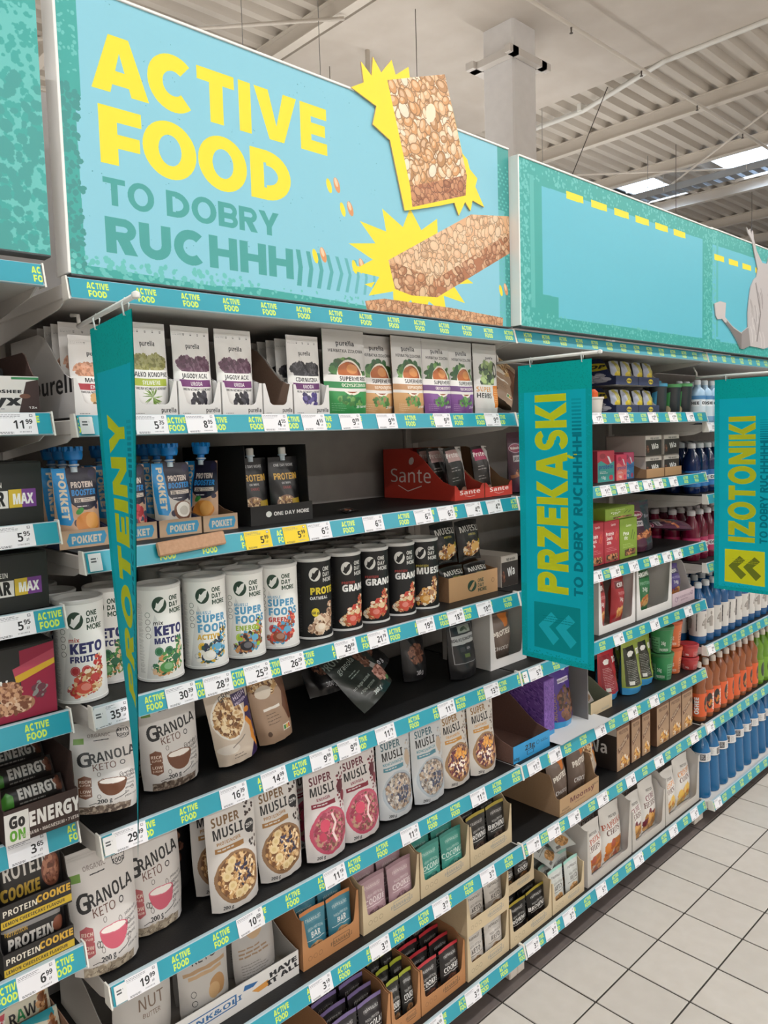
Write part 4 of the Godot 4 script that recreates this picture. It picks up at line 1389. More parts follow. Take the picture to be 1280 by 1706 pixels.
	c = p_simple("tray_grey", 240, 170, Color("#b9b4ad"))
	c = p_simple("tray_pale_pink", 240, 90, Color("#c9b4bd"))
	c.hoop(18, 20, 6, 7, 1.2, Color("#6f4a66"))
	c.text("NO ADDED SUGAR", 54, 19, 8, Color("#8d7486"))
	c.text("gluten free", 54, 27, 6, Color("#8d7486"))
	c.hoop(88, 14, 5, 6, 1.2, Color("#6f4a66"))
	c = p_simple("tray_energy", 420, 150, Color("#33201b"))
	c.rect(0, 4, 32, 32, Color("#d6d3ce"))
	c.text("Go", 16, 20, 16, Color("#1f1b1a"), 0, 2)
	c.text("ON", 16, 33, 14, Color("#5a9a2c"), 0, 2)
	c.text("ENERGY", 66, 24, 20, Color("#dcd8d4"), 0, 2, 0.0, 0.9)
	c.text("GUARANA • MAGNESIUM • 7 VITAMINS", 66, 32, 5, Color("#c9c2bc"))
	c = p_simple("bar_energy", 320, 84, Color("#262220"))
	c.text("ENERGY", 58, 19, 17, Color("#b5b0ab"), 0, 2, 0.0, 0.9)
	c.poly([6, 12, 14, 6, 22, 12, 22, 24, 6, 24], Color("#4a8a34"))
	c.lines(30, 22, 54, 1, 3, 1.3, Color("#8a8580"))
	c.scatter(92, 12, 7, 8, 40, 3, [Color("#5a382c"), Color("#744a3a")])
	c = p_simple("bar_cookie", 340, 110, Color("#242120"))
	c.text("PROTEIN", 27, 15, 11.5, Color("#d9d3c4"), 0, 1)
	c.text("COOKIE", 74, 14, 13, Color("#c9a03a"), 0, 2)
	c.rect(0, 20, 100, 10, Color("#c2a42c"))
	c.text("LEMON CHEESECAKE FLAVOUR", 46, 27, 6, INK)
	c = p_simple("bar_protein", 340, 110, Color("#1f1e1f"))
	c.rect(4, 2, 88, 8, Color("#8d8b8a"))
	c.text("NUTRITION", 24, 13, 6, Color("#c9a03a"))
	c.text("PROTEIN", 44, 28, 16, Color("#d6d3ce"), 0, 2)
	c.ell(86, 20, 9, 8, Color("#8a5440"))
	c = p_simple("tray_protein_cookie", 340, 180, Color("#22201f"))
	c.text("PROTEIN", 40, 22, 20, Color("#d0ccc6"), 0, 1)
	c.text("COOKIE", 34, 40, 15, Color("#b0923c"), 0, 2)
	c.ell(82, 26, 16, 15, Color("#7a4a3a"))
	c.scatter(82, 26, 13, 12, 60, 3, [Color("#8f5c48"), Color("#5f3628"), Color("#a8745c")])
	c = p_simple("bar_raw", 320, 130, Color("#c8c3ae"))
	c.poly([0, 0, 100, 0, 92, 12, 60, 6, 20, 14, 0, 10], Color("#2b8f9c"))
	c.poly([14, 16, 36, 14, 30, 30, 18, 30], Color("#b0263c"))
	c.text("Sante", 25, 25, 7, WHITE)
	c.text("R", 44, 33, 19, INK, 0, 1)
	c.text("A", 56, 32, 19, Color("#2b7f4c"), 0, 1)
	c.text("W", 70, 31, 19, INK, 0, 1)
	c.scatter(88, 22, 8, 14, 40, 4, [Color("#a8744c"), Color("#c99a6c"), Color("#7a4a2c")])
	c = p_simple("box_bar_max", 300, 170, Color("#1c1d1c"))
	c.text("PROTEIN", 30, 22, 7, Color("#cfcdca"))
	c.rect(6, 25, 46, 16, Color("#d6d4d0"))
	c.text("BAR", 30, 39, 17, BLACK, 0, 2)
	c.rect(53, 24, 18, 17, Color("#c9ac34"))
	c.rect(71, 24, 20, 17, Color("#6f3a86"))
	c.text("MAX", 72, 38, 13, WHITE, 0, 2)
	c = p_simple("box_crimson", 340, 260, Color("#262322"))
	c.poly([62, 4, 100, 0, 100, 76, 62, 76], Color("#97223f"))
	c.poly([0, 68, 60, 62, 100, 60, 100, 76, 0, 76], Color("#97223f"))
	c.poly([54, 22, 100, 8, 100, 18, 56, 32], Color("#b5455a"))
	c.poly([56, 30, 100, 18, 100, 24, 57, 38], Color("#d0a52e"))
	c.text("PROTEIN", 16, 44, 17, WHITE, 0, 1, 0.0, 0.9, 0.1)
	c.ell(50, 46, 13, 12, Color("#9a6a4c"))
	c.ell(60, 60, 16, 9, Color("#a8785a"))
	c.ell(34, 62, 18, 7, Color("#94654a"))
	c.scatter(50, 46, 12, 11, 60, 3, [Color("#c99a78"), Color("#7a4a34"), Color("#b0826a")])
	c.scatter(48, 60, 26, 8, 90, 3, [Color("#c99a78"), Color("#7a4a34"), Color("#d9b79c")])
	c.scatter(82, 48, 6, 8, 16, 4, [Color("#6a3a44"), Color("#8a8a86")])
	c = p_simple("box_choc", 300, 240, Color("#cfccc8"))
	c.poly([76, 80, 86, 12, 100, 6, 100, 80], Color("#3a2624"))
	c.rect(70, 2, 30, 5, Color("#2f7a4c"))
	c.text("OSHEE", 66, 36, 9, INK, 0, 2)
	c.text("tyx", 57, 62, 27, INK, 0, 2)
	c.lines(40, 68, 30, 1, 4, 1.6, Color("#77777a"))
	c.ell(84, 42, 6, 5, Color("#6a4434"))
	c.text("12x", 92, 68, 6, WHITE)
	c = p_simple("tray_blue_crisps", 240, 100, Color("#2f8fc4"))
	c.text("23g", 44, 22, 17, INK)
	c.rect(36, 25, 18, 10, INK)
	c.rect(37, 26, 16, 8, Color("#2f8fc4"))
	c.hoop(66, 16, 4, 5, 0.8, INK)
	c.lines(74, 14, 22, 2, 4, 1.2, INK)
	c.text("60g", 8, 36, 9, INK)
	c = p_simple("leopard", 180, 300, Color("#6f4a9a"))
	for i in 420:
		c.ell(rng.randf() * 100, rng.randf() * 145, 4.2, 1.1, [Color("#4a2c78"), Color("#8a68b5")][i % 2], rng.randf_range(0.5, 1.4), 8)
	c.rect(0, 146, 100, 22, Color("#3f8fc4"))
	c = p_simple("choc_bag", 180, 320, Color("#46307d"))
	c.poly([52, 18, 66, 12, 78, 18, 88, 16, 84, 24, 70, 30, 58, 28], WHITE)
	c.rect(28, 46, 54, 12, Color("#c9c3d6"))
	c.text("VEGAN PROTEIN", 55, 55, 7, INK)
	c.text("CHOCOLATE", 14, 120, 14, Color("#8a6a4c"), 0, 1, -PI / 2)
	c.scatter(58, 108, 34, 44, 120, 9, [Color("#4a2c20"), Color("#63402e"), Color("#35201a"), Color("#7a523c")])
	c.rect(0, 156, 100, 22, Color("#2f8fc4"))
	for q in [["rhino_green", Color("#8a9a44"), Color("#2a2d24")], ["rhino_red", Color("#a82c34"), Color("#8d2530")]]:
		c = p_simple(q[0], 200, 320, q[1])
		c.rect(6, 30, 56, 106, q[2])
		c.poly([18, 48, 26, 42, 42, 42, 52, 46, 46, 52, 40, 56, 22, 56], WHITE)
		c.lines(12, 66, 44, 14, 4.6, 1.3, q[2].lightened(0.5))
		c.rect(14, 122, 18, 10, Color("#c9c9c4"))
		c.text("DZ", 82, 58, 22, WHITE, 0, 2)
		c.ell(84, 106, 12, 22, Color("#5f3a2c"))
		c.rect(0, 140, 100, 20, Color("#3f93c9"))
	for q in [["cup_green", Color("#2c7f4a")], ["cup_orange", Color("#cf6a3a")], ["cup_red", Color("#b5403f")]]:
		c = p_simple(q[0], 400, 120, q[1])
		for k in 3:
			c.rect(8 + k * 33, 7, 16, 18, q[1].lightened(0.25))
			c.lines(9 + k * 33, 8, 13, 5, 2.6, 0.8, q[1].darkened(0.3), k)
			c.text("26g", 29 + k * 33, 14, 4.5, WHITE)
			c.text("PROTEIN", 30 + k * 33, 20, 3.4, WHITE)
	c = p_simple("box_snack_brown", 180, 260, Color("#a88a6e"))
	c.rect(0, 0, 100, 8, Color("#6a4a36"))
	c.text("PROTEIN", 50, 26, 17, Color("#5f4434"))
	c.poly([6, 72, 90, 34, 96, 50, 12, 88], Color("#6f4f3c"))
	c.text("Crunchy", 50, 66, 17, Color("#d9c4a8"), 0, 1, -0.42)
	c.hoop(40, 98, 10, 10, 1.5, Color("#4a3426"))
	c.scatter(62, 122, 36, 18, 120, 6, [Color("#c98a3c"), Color("#e0b46a"), Color("#8f5c34"), Color("#d9cdbd")])
	for q in [["crisps_red", Color("#a52a30"), "CHIPS"], ["crisps_green", Color("#23703f"), "CHRUPKI"], ["crisps_violet", Color("#584a8d"), "CHIPS"], ["crisps_gold", Color("#a5703a"), "CHIPSY"]]:
		c = p_simple(q[0], 160, 240, q[1])
		c.rect(12, 20, 70, 22, q[1].darkened(0.35))
		c.text(q[2], 48, 37, 17, WHITE, 0, 2, -0.06)
		c.text("PROTEIN", 52, 62, 13, q[1].lightened(0.5))
		c.text("24g", 48, 82, 17, WHITE)
		c.scatter(58, 116, 26, 18, 34, 9, [Color("#d98f4c"), Color("#c46a34"), Color("#e0b06a")])
	for q in [["chips_paprika", "PAPRIKA", "CHIPS", Color("#c9782c"), Color("#a34a30")], ["chips_beet", "CUBE", "HERBS", Color("#c98a34"), Color("#6a2434")], ["chips_crispy", "CRISPY", "CORN", Color("#d9b050"), Color("#c97a2c")]]:
		c = p_simple(q[0], 220, 300, Color("#d2cfca"))
		c.text("PROTEIN", 50, 30, 9, Color("#4a4542"))
		c.text(q[1], 46, 50, 19, q[4], 0, 3, -0.08)
		c.text(q[2], 44, 68, 20, Color("#5a3a34"), 0, 3, -0.05)
		c.scatter(52, 112, 40, 26, 40, 14, [q[3], q[3].lightened(0.2), q[3].darkened(0.2), q[4]])
	c = p_simple("chips_gold_bag", 180, 240, Color("#6a5a50"))
	c.text("CHOCO", 46, 100, 17, WHITE, 0, 1)
	c.text("PROTEIN", 52, 56, 19, Color("#dcd6cc"), 0, 2, -0.1)
	c.poly([52, 0, 92, 0, 80, 30, 60, 36], Color("#c9742c"))
	c = p_simple("box_red", 180, 270, Color("#a82f3c"))
	c.text("Sante", 60, 18, 12, Color("#e0c4c4"))
	c.text("Protein", 36, 52, 18, WHITE, 0, 1, 0, 0.85)
	c.text("Snack", 34, 68, 17, WHITE, 0, 1, 0, 0.85)
	c.text("20%", 30, 84, 15, WHITE, 0, 1)
	c.line([70, 70, 84, 40], 3, Color("#d9603c"))
	c.line([80, 74, 90, 50], 3, Color("#d9603c"))
	c.lines(12, 96, 70, 3, 6, 1.6, Color("#cf8a90"))
	c.rect(10, 122, 80, 24, Color("#7a5a48"))
	c.scatter(50, 134, 36, 9, 60, 7, [Color("#3a241c"), Color("#8a5a3c"), Color("#c98a5c")])
	c = p_simple("box_lime", 180, 270, Color("#7f9a34"))
	c.text("Sante", 50, 30, 12, Color("#dfe6c4"))
	c.text("Pea", 34, 62, 20, WHITE, 0, 1)
	c.text("fit", 34, 80, 18, WHITE, 0, 1)
	c.line([64, 80, 76, 44], 3, Color("#34461f"))
	c.line([78, 84, 86, 56], 3, Color("#34461f"))
	c.lines(14, 96, 66, 3, 6, 1.6, Color("#b9cc7c"))
	c.rect(26, 118, 64, 24, Color("#5a4630"))
	c.scatter(58, 130, 28, 9, 60, 7, [Color("#3a241c"), Color("#8a5a3c"), Color("#c98a5c")])
	c = p_simple("jerky", 200, 300, Color("#37343a"))
	c.poly([0, 0, 60, 0, 50, 60, 46, 150, 0, 150], Color("#4a2336"))
	c.ell(30, 40, 27, 12, Color("#b08a9a"))
	c.ell(30, 40, 25, 10, Color("#7d2440"))
	c.text("Wołowina", 30, 43, 9, WHITE)
	c.rect(14, 58, 34, 16, Color("#b9b0b5"))
	c.text("JERKY", 31, 70, 11, INK)
	c.line([4, 112, 40, 104, 70, 92, 96, 84], 8, Color("#9a5a3c"))
	c.scatter(56, 100, 36, 10, 70, 5, [Color("#8a4a30"), Color("#b5744c"), Color("#5f3024")])
	c.text("Beef", 78, 52, 15, Color("#8a8790"))
	for q in [["choco_teal", Color("#3f9a94"), Color("#b53a4a")], ["choco_pink", Color("#d9736a"), Color("#c93a5a")], ["choco_blue", Color("#3f84b5"), Color("#b54a6a")], ["choco_lime", Color("#a3a03a"), Color("#3f6a94")]]:
		c = p_simple(q[0], 180, 240, q[1])
		c.poly([0, 0, 100, 0, 100, 44, 60, 60, 20, 40, 0, 50], q[2])
		c.ell(30, 20, 18, 12, q[2].darkened(0.2))
		c.poly([56, 20, 70, 24, 84, 52, 74, 54], Color("#cfd2da"))
		c.text("protein", 50, 76, 25, Color("#2b4a94"))
		c.lines(14, 88, 50, 2, 6, 2, WHITE)
		c.text("13g", 34, 120, 17, WHITE)
		c.ell(80, 116, 12, 12, q[2])
	c = p_simple("wafer_box", 200, 150, Color("#2b2421"))
	c.rect(0, 0, 100, 14, Color("#b9b2aa"))
	c.text("High protein", 56, 11, 9, INK)
	c.text("Wa", 60, 50, 30, WHITE, 0, 1, -0.1)
	c.scatter(12, 50, 10, 14, 40, 5, [Color("#5f3a2c"), Color("#8a5a40"), Color("#3a241c")])
	c = p_simple("drop_side", 200, 220, Color("#232a4c"))
	c.ell(56, 34, 40, 17, Color("#c9b42e"))
	c.text("DROP", 56, 41, 19, INK, 0, 2, 0, 1.0, 0.2)
	c.scatter(56, 82, 32, 18, 60, 9, [Color("#a8a6b0"), Color("#8d8b99"), Color("#c4c2cb")])
	c = p_simple("drop_front", 240, 70, Color("#2b3556"))
	c.ell(58, 15, 11, 9, Color("#c9b42e"))
	c.text("drop", 58, 18, 8, INK, 0, 2)
	c = p_simple("drop_pack", 120, 160, Color("#9aa0b0"))
	c.poly([20, 0, 60, 0, 96, 90, 60, 110], Color("#9c9444"))
	c.ell(44, 90, 26, 24, Color("#c9b42e"))
	for q in [["tub_blue", Color("#3f8fb5")], ["tub_green", Color("#4fa05c")]]:
		c = p_simple(q[0], 400, 170, Color("#2c3033"))
		for k in 2:
			var x := 26 + k * 48
			c.poly([x - 4, 8, x + 6, 6, x + 4, 26, x - 8, 24], q[1])
			c.ell(x, 28, 6, 5, Color("#d9c9a0"))
			c.lines(x - 10, 36, 20, 1, 2, 1.0, Color("#aab0b4"))
	c = p_simple("label_water", 360, 200, Color("#c9d4dc"))
	c.rect(0, 0, 100, 8, Color("#4f84b5"))
	for k in 3:
		c.rect(2 + k * 34, 10, 30, 14, Color("#e0e4e8"))
		c.text("OSHEE", 17 + k * 34, 20, 9, INK, 0, 2)
	c.rect(0, 46, 100, 10, Color("#7da7c9"))
	c = p_simple("label_deep", 360, 130, Color("#1f5f9f"))
	c.rect(0, 12, 100, 11, Color("#d4d8dc"))
	for k in 3:
		c.text("OSHEE", 17 + k * 34, 21, 9, INK, 0, 2)
	c.rect(0, 26, 100, 10, Color("#2f78b9"))
	c = p_simple("label_magenta", 360, 130, Color("#a82a58"))
	c.rect(0, 12, 100, 11, Color("#dccdd4"))
	for k in 3:
		c.text("OSHEE", 17 + k * 34, 21, 9, INK, 0, 2)
	c = p_simple("label_athlete", 400, 150, Color("#c9c6c2"))
	for k in 3:
		var x := 18 + k * 33
		c.ell(x, 7, 2.2, 2.8, Color("#8a847f"))
		c.poly([x - 6, 14, x, 10, x + 5, 13, x + 3, 27, x - 4, 27], Color("#97918b"))
		c.line([x - 6, 15, x - 9, 21, x - 2, 20], 2.0, Color("#8a847f"))
		c.line([x + 14, 4, x + 13, 30], 1.6, Color("#2b2b2e"))
	c = p_simple("label_orange", 400, 150, Color("#cf5a2c"))
	for k in 3:
		var x := 14 + k * 33
		c.ell(x, 18, 7, 13, Color("#2f2a28"))
		c.scatter(x, 22, 5, 6, 14, 3, [Color("#c97a2c"), Color("#5f7a34"), Color("#8a3a24")])
		c.text("OSHEE", x + 15, 34, 11, WHITE, -1, 2, -PI / 2, 0.8)
	c = p_simple("label_lime", 400, 150, Color("#6f9a2c"))
	for k in 3:
		c.ell(14 + k * 33, 18, 7, 13, Color("#2f3a28"))
		c.text("OSHEE", 29 + k * 33, 34, 11, WHITE, -1, 2, -PI / 2, 0.8)
	c = p_simple("label_band", 400, 90, Color("#d0d0ce"))
	for k in 4:
		c.rect(2 + k * 25, 3, 9, 16, Color("#3a3a3e"))
		c.lines(3 + k * 25, 5, 7, 5, 2.6, 1.0, Color("#c4c4c4"), k)
		c.lines(13 + k * 25, 4, 9, 6, 2.6, 0.7, Color("#77777c"), k + 3)
	c = p_simple("end_card", 80, 110, Color("#dcdcdc"))
	c.lines(16, 36, 60, 2, 22, 12, Color("#55585a"), 4)
	c = p_simple("kraft_plain", 32, 32, kraft)
	c = p_simple("white_plain", 32, 32, Color("#d9d7d5"))
	for p in ["5.35", "8.95", "4.55", "9.99", "9.49", "6.15", "4.99", "35.99", "30.39", "28.19", "25.29", "26.29", "29.89", "21.79", "19.89", "18.89", "10.49", "29.49", "16.39", "14.99", "11.79", "13.79", "19.99", "10.69", "11.19", "3.19", "4.59", "11.99", "5.95", "3.65", "6.99", "17.99", "5.79", "7.99", "6.49", "12.99", "8.49", "2.99", "3.49"]:
		p_tag(p)
	p_tag("5.99", true)

# ---------------------------------------------------------------- setting
func build_floor() -> void:
	var f := struct("floor", box_mesh(Vector3(-12, -0.30, -16), Vector3(28, -0.004, 12)), noisy(Color(0.20, 0.185, 0.17), Color(0.27, 0.25, 0.23), 0.9, 0.05, 3.0))
	var mats := []
	for k in 4:
		var v := 0.765 + 0.010 * k
		mats.append(noisy(Color(v * 0.965, v * 0.935, v * 0.895), Color(v * 1.0, v * 0.972, v * 0.936), 0.42, 0.02 + 0.004 * k, 2.0, 0.15))
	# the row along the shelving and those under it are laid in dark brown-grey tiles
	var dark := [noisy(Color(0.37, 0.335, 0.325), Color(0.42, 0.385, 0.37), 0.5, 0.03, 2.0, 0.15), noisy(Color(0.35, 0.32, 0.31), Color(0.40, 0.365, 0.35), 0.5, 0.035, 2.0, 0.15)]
	var w := 0.2
	var g := 0.0028
	var m := box_mesh(Vector3(-w / 2 + g, -0.004, -w / 2 + g), Vector3(w / 2 - g, 0.0, w / 2 - g), 0.0012)
	var ox := 1.2025 + w / 2
	var oz := 0.0156 - w / 2
	var list := []
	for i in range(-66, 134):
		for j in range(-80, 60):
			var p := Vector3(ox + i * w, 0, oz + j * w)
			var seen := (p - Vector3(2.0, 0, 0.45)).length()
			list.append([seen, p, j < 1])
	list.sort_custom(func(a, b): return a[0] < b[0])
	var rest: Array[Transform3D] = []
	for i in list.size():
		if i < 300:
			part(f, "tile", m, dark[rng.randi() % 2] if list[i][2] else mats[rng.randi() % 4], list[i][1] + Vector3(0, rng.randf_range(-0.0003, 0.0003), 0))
		else:
			rest.append(Transform3D(Basis(), list[i][1]))
	var mm := MultiMesh.new()
	mm.transform_format = MultiMesh.TRANSFORM_3D
	mm.mesh = m
	mm.instance_count = rest.size()
	for i in rest.size():
		mm.set_instance_transform(i, rest[i])
	var o := MultiMeshInstance3D.new()
	o.name = "outer_tiles"
	o.multimesh = mm
	o.material_override = mats[1]
	o.set_meta("kind", "stuff")
	f.add_child(o, true)

func deck_mesh(x0: float, x1: float, z0: float, z1: float) -> ArrayMesh:
	# trapezoidal sheet steel, ribs along x
	var s := tool()
	s.set_smooth_group(-1)
	var p := 0.27
	var z := z0
	while z < z1 - 0.01:
		var prof := [[0.0, 0.0], [0.10, 0.0], [0.135, 0.085], [0.235, 0.085], [0.27, 0.0]]
		for k in 4:
			var a: Array = prof[k]
			var b: Array = prof[k + 1]
			quad(s, Vector3(x0, a[1], z + a[0]), Vector3(x1, a[1], z + a[0]), Vector3(x1, b[1], z + b[0]), Vector3(x0, b[1], z + b[0]))
			quad(s, Vector3(x1, a[1] + 0.002, z + a[0]), Vector3(x0, a[1] + 0.002, z + a[0]), Vector3(x0, b[1] + 0.002, z + b[0]), Vector3(x1, b[1] + 0.002, z + b[0]))
		z += p
	return done(s)

func beam_mesh(length: float, h: float, w: float) -> ArrayMesh:
	# I-section along z
	var t := 0.014
	var pts := PackedVector2Array([Vector2(-w / 2, 0), Vector2(w / 2, 0), Vector2(w / 2, t), Vector2(t / 2, t), Vector2(t / 2, h - t), Vector2(w / 2, h - t), Vector2(w / 2, h), Vector2(-w / 2, h), Vector2(-w / 2, h - t), Vector2(-t / 2, h - t), Vector2(-t / 2, t), Vector2(-w / 2, t)])
	return slab_mesh(pts, length)

func build_ceiling() -> void:
	var white := noisy(Color(0.80, 0.765, 0.725), Color(0.84, 0.81, 0.775), 0.7, 0.01, 0.6)
	var steel := paint(Color(0.86, 0.83, 0.79), 0.55)
	var dim := paint(Color(0.80, 0.77, 0.73), 0.6)
	var c := struct("ceiling", box_mesh(Vector3(5.45, 6.42, -16), Vector3(9.2, 6.75, 12)), white)
	var roof := paint(Color(0.78, 0.75, 0.71), 0.7)
	# roof slab above the decks, open over the roof lights; those out of view are added to light the hall
	var holes := [[13.55, 15.25, -4.85, -3.2], [13.7, 15.2, -6.85, -5.75], [13.7, 15.2, -2.4, -1.2], [13.85, 15.15, 0.2, 1.4], [18.6, 19.9, -4.75, -3.55], [18.6, 19.9, -8.0, -6.8], [0.6, 1.9, -5.5, -4.3], [0.6, 1.9, 2.4, 3.6], [-3.9, -2.6, 2.4, 3.6]]
	for span in [[-12.0, 5.45], [9.2, 13.07], [13.07, 15.4], [15.4, 20.1], [20.1, 28.0]]:
		var cuts := []
		for h in holes:
			if h[0] >= span[0] and h[1] <= span[1]:
				cuts.append(h)
		if cuts.is_empty():
			part(c, "deck_sheet", deck_mesh(span[0], span[1], -16, 12), dim, Vector3(0, 6.5, 0))
			part(c, "roof_slab", box_mesh(Vector3(span[0], 6.6, -16), Vector3(span[1], 6.7, 12)), roof)
			continue
		# columns of sheet between openings, in x slices
		var xs := [span[0], span[1]]
		for h in cuts:
			for v in [h[0], h[1]]:
				if not xs.has(v):
					xs.append(v)
		xs.sort()
		for i in xs.size() - 1:
			var gaps := []
			for h in cuts:
				if h[0] < xs[i] + 0.01 and h[1] > xs[i + 1] - 0.01:
					gaps.append([h[2], h[3]])
			gaps.sort_custom(func(a, b): return a[0] < b[0])
			var z := -16.0
			for gp in gaps + [[12.0, 12.0]]:
				if gp[0] - z > 0.05:
					part(c, "deck_sheet", deck_mesh(xs[i], xs[i + 1], z, gp[0]), dim, Vector3(0, 6.5, 0))
					part(c, "roof_slab", box_mesh(Vector3(xs[i], 6.6, z), Vector3(xs[i + 1], 6.7, gp[0])), roof)
				z = gp[1]
		for h in cuts:
			var s := tool()
			for e in [[h[0], h[1], h[2] - 0.03, h[2]], [h[0], h[1], h[3], h[3] + 0.03], [h[0] - 0.03, h[0], h[2], h[3]], [h[1], h[1] + 0.03, h[2], h[3]]]:
				box(s, Vector3(e[0], 6.48, e[2]), Vector3(e[1], 6.72, e[3]))
			var fr := part(c, "roof_light_frame", done(s), steel)
			fr.set_meta("label", "white upstand frame of a roof light")
			var gl := StandardMaterial3D.new()
			gl.albedo_color = Color(0.9, 0.95, 1.0, 0.12)
			gl.transparency = BaseMaterial3D.TRANSPARENCY_ALPHA
			gl.roughness = 0.05
			if not shared.has("pane"):
				shared["pane"] = gl
			var pane := part(c, "roof_light_pane", box_mesh(Vector3(h[0], 6.68, h[2]), Vector3(h[1], 6.69, h[3])), shared["pane"])
			pane.set_meta("label", "clear pane of a roof light")
			var s2 := tool()
			for k in [1, 2]:
				var x: float = lerpf(h[0], h[1], k / 3.0)
				box(s2, Vector3(x - 0.012, 6.65, h[2]), Vector3(x + 0.012, 6.68, h[3]))
			part(c, "glazing_bar", done(s2), steel)
	# steel beams across the hall
	for x in [-8.4, -6.1, -3.8, -1.5, 0.45, 3.1, 5.2, 10.85, 13.07, 15.45, 17.8, 20.1, 22.5]:
		part(c, "roof_beam", beam_mesh(28.0, 0.2, 0.12), steel, Vector3(x, 6.3, 12))
	# purlins, pipes and trays
	for z in [-3.45, -8.6]:
		part(c, "sprinkler_pipe", tube_mesh([Vector3(-11, 6.22, z), Vector3(27, 6.22, z)], 0.024, 8), steel)
	for z in [-3.45]:
		for i in 9:
			part(c, "sprinkler_head", lathe_mesh([Vector2(0.004, -0.07), Vector2(0.022, -0.065), Vector2(0.008, -0.05), Vector2(0.012, 0.0)], 8), paint(Color(0.35, 0.32, 0.3), 0.5), Vector3(5.6 + i * 1.6, 6.2, z))
	part(c, "white_trunking", tube_mesh([Vector3(9.72, 6.40, -9.0), Vector3(9.72, 6.40, -4.84), Vector3(9.2, 6.40, -3.35), Vector3(9.2, 6.40, 6.0)], 0.035, 6), paint(Color(0.93, 0.93, 0.91), 0.4))
	part(c, "trunking_drop", box_mesh(Vector3(9.66, 6.40, -4.9), Vector3(9.78, 6.72, -4.84)), paint(Color(0.93, 0.93, 0.91), 0.4))
	var tr := tool()
	box(tr, Vector3(13.6, 6.12, -16), Vector3(13.62, 6.24, 8))
	box(tr, Vector3(13.88, 6.12, -16), Vector3(13.9, 6.24, 8))
	var z2 := -15.9
	while z2 < 8:
		box(tr, Vector3(13.62, 6.12, z2), Vector3(13.88, 6.13, z2 + 0.12))
		z2 += 0.2
	part(c, "cable_tray", done(tr), paint(Color(0.74, 0.76, 0.78), 0.35, 0.6))
	for i in 12:
		part(c, "tray_hanger", tube_mesh([Vector3(13.6, 6.15, -10.0 + i * 1.5), Vector3(13.6, 6.5, -10.0 + i * 1.5)], 0.006, 6), steel)
	part(c, "roof_bracing", tube_mesh([Vector3(10.9, 6.25, -7.0), Vector3(15.4, 6.25, -2.6)], 0.018, 6), steel)
	part(c, "roof_bracing", tube_mesh([Vector3(10.9, 6.25, -2.2), Vector3(15.4, 6.25, -7.4)], 0.018, 6), steel)
	part(c, "roof_bracing", tube_mesh([Vector3(0.5, 6.25, -10.0), Vector3(5.2, 6.25, -5.0)], 0.02, 6), steel)
	part(c, "roof_bracing", tube_mesh([Vector3(3.1, 6.25, -10.0), Vector3(5.2, 6.25, -7.5)], 0.02, 6), steel)
	part(c, "suspension_wire", tube_mesh([Vector3(9.3, 6.4, -4.2), Vector3(8.0, 3.2, -4.9)], 0.006, 5), paint(Color(0.3, 0.28, 0.27), 0.6))
	for q in [[6.0, -6.2], [5.9, -4.6], [12.2, -4.6], [16.0, -4.8]]:
		part(c, "suspension_wire", tube_mesh([Vector3(q[0], 6.42, q[1]), Vector3(q[0], 3.4, q[1])], 0.005, 5), paint(Color(0.5, 0.48, 0.46), 0.6))
	# downpipes beside the smooth strip of ceiling
	for q in [[6.1, -5.6], [6.35, -5.75]]:
		part(c, "downpipe", tube_mesh([Vector3(q[0], 6.42, q[1]), Vector3(q[0], 2.0, q[1])], 0.03, 8), steel)
	# dark cable drum housing hung under the deck
	part(c, "junction_box", box_mesh(Vector3(4.05, 6.0, -6.6), Vector3(4.5, 6.15, -6.35), 0.01), paint(Color(0.25, 0.26, 0.25), 0.6))

func build_walls() -> void:
	var m := noisy(Color(0.74, 0.71, 0.68), Color(0.79, 0.76, 0.73), 0.75, 0.01, 0.5)
	struct("wall_back", box_mesh(Vector3(-12.3, -0.3, -16.3), Vector3(28.3, 7.2, -16)), m)
	struct("wall_front", box_mesh(Vector3(-12.3, -0.3, 12), Vector3(28.3, 7.2, 12.3)), m)
	struct("wall_near_end", box_mesh(Vector3(-12.3, -0.3, -16), Vector3(-12, 7.2, 12)), m)
	struct("wall_far_end", box_mesh(Vector3(28, -0.3, -16), Vector3(28.3, 7.2, 12)), m)
	# square column with a collar of cable ladder
	var col := struct("column_1", box_mesh(Vector3(6.87, 0, -4.44), Vector3(7.32, 6.5, -4.0), 0.02), noisy(Color(0.93, 0.925, 0.925), Color(0.955, 0.95, 0.95), 0.6, 0.02, 1.0))
	var s := tool()
	for e in [[6.7, 7.5, -3.995, -3.92], [6.7, 7.5, -4.56, -4.445]]:
		box(s, Vector3(e[0], 5.98, e[2]), Vector3(e[1], 6.06, e[3]))
	box(s, Vector3(7.325, 5.98, -4.56), Vector3(7.42, 6.06, -3.92))
	box(s, Vector3(6.76, 5.98, -4.56), Vector3(6.865, 6.06, -3.92))
	part(col, "collar_frame", done(s), paint(Color(0.86, 0.84, 0.82), 0.5))

# ---------------------------------------------------------------- shelving
func rail_strip(x0: float, x1: float, off: float) -> ArrayMesh:
	var s := tool()
	s.set_smooth_group(-1)
	var u0 := (x0 - off) / 0.0955
	var u1 := (x1 - off) / 0.0955
	var a := Vector3(x0, -0.0012, 0.0062)
	var b := Vector3(x0, -0.0375, 0.0163)
	quad(s, a, Vector3(x1, a.y, a.z), Vector3(x1, b.y, b.z), b, Rect2(u0, 0, u1 - u0, 1))
	return done(s)

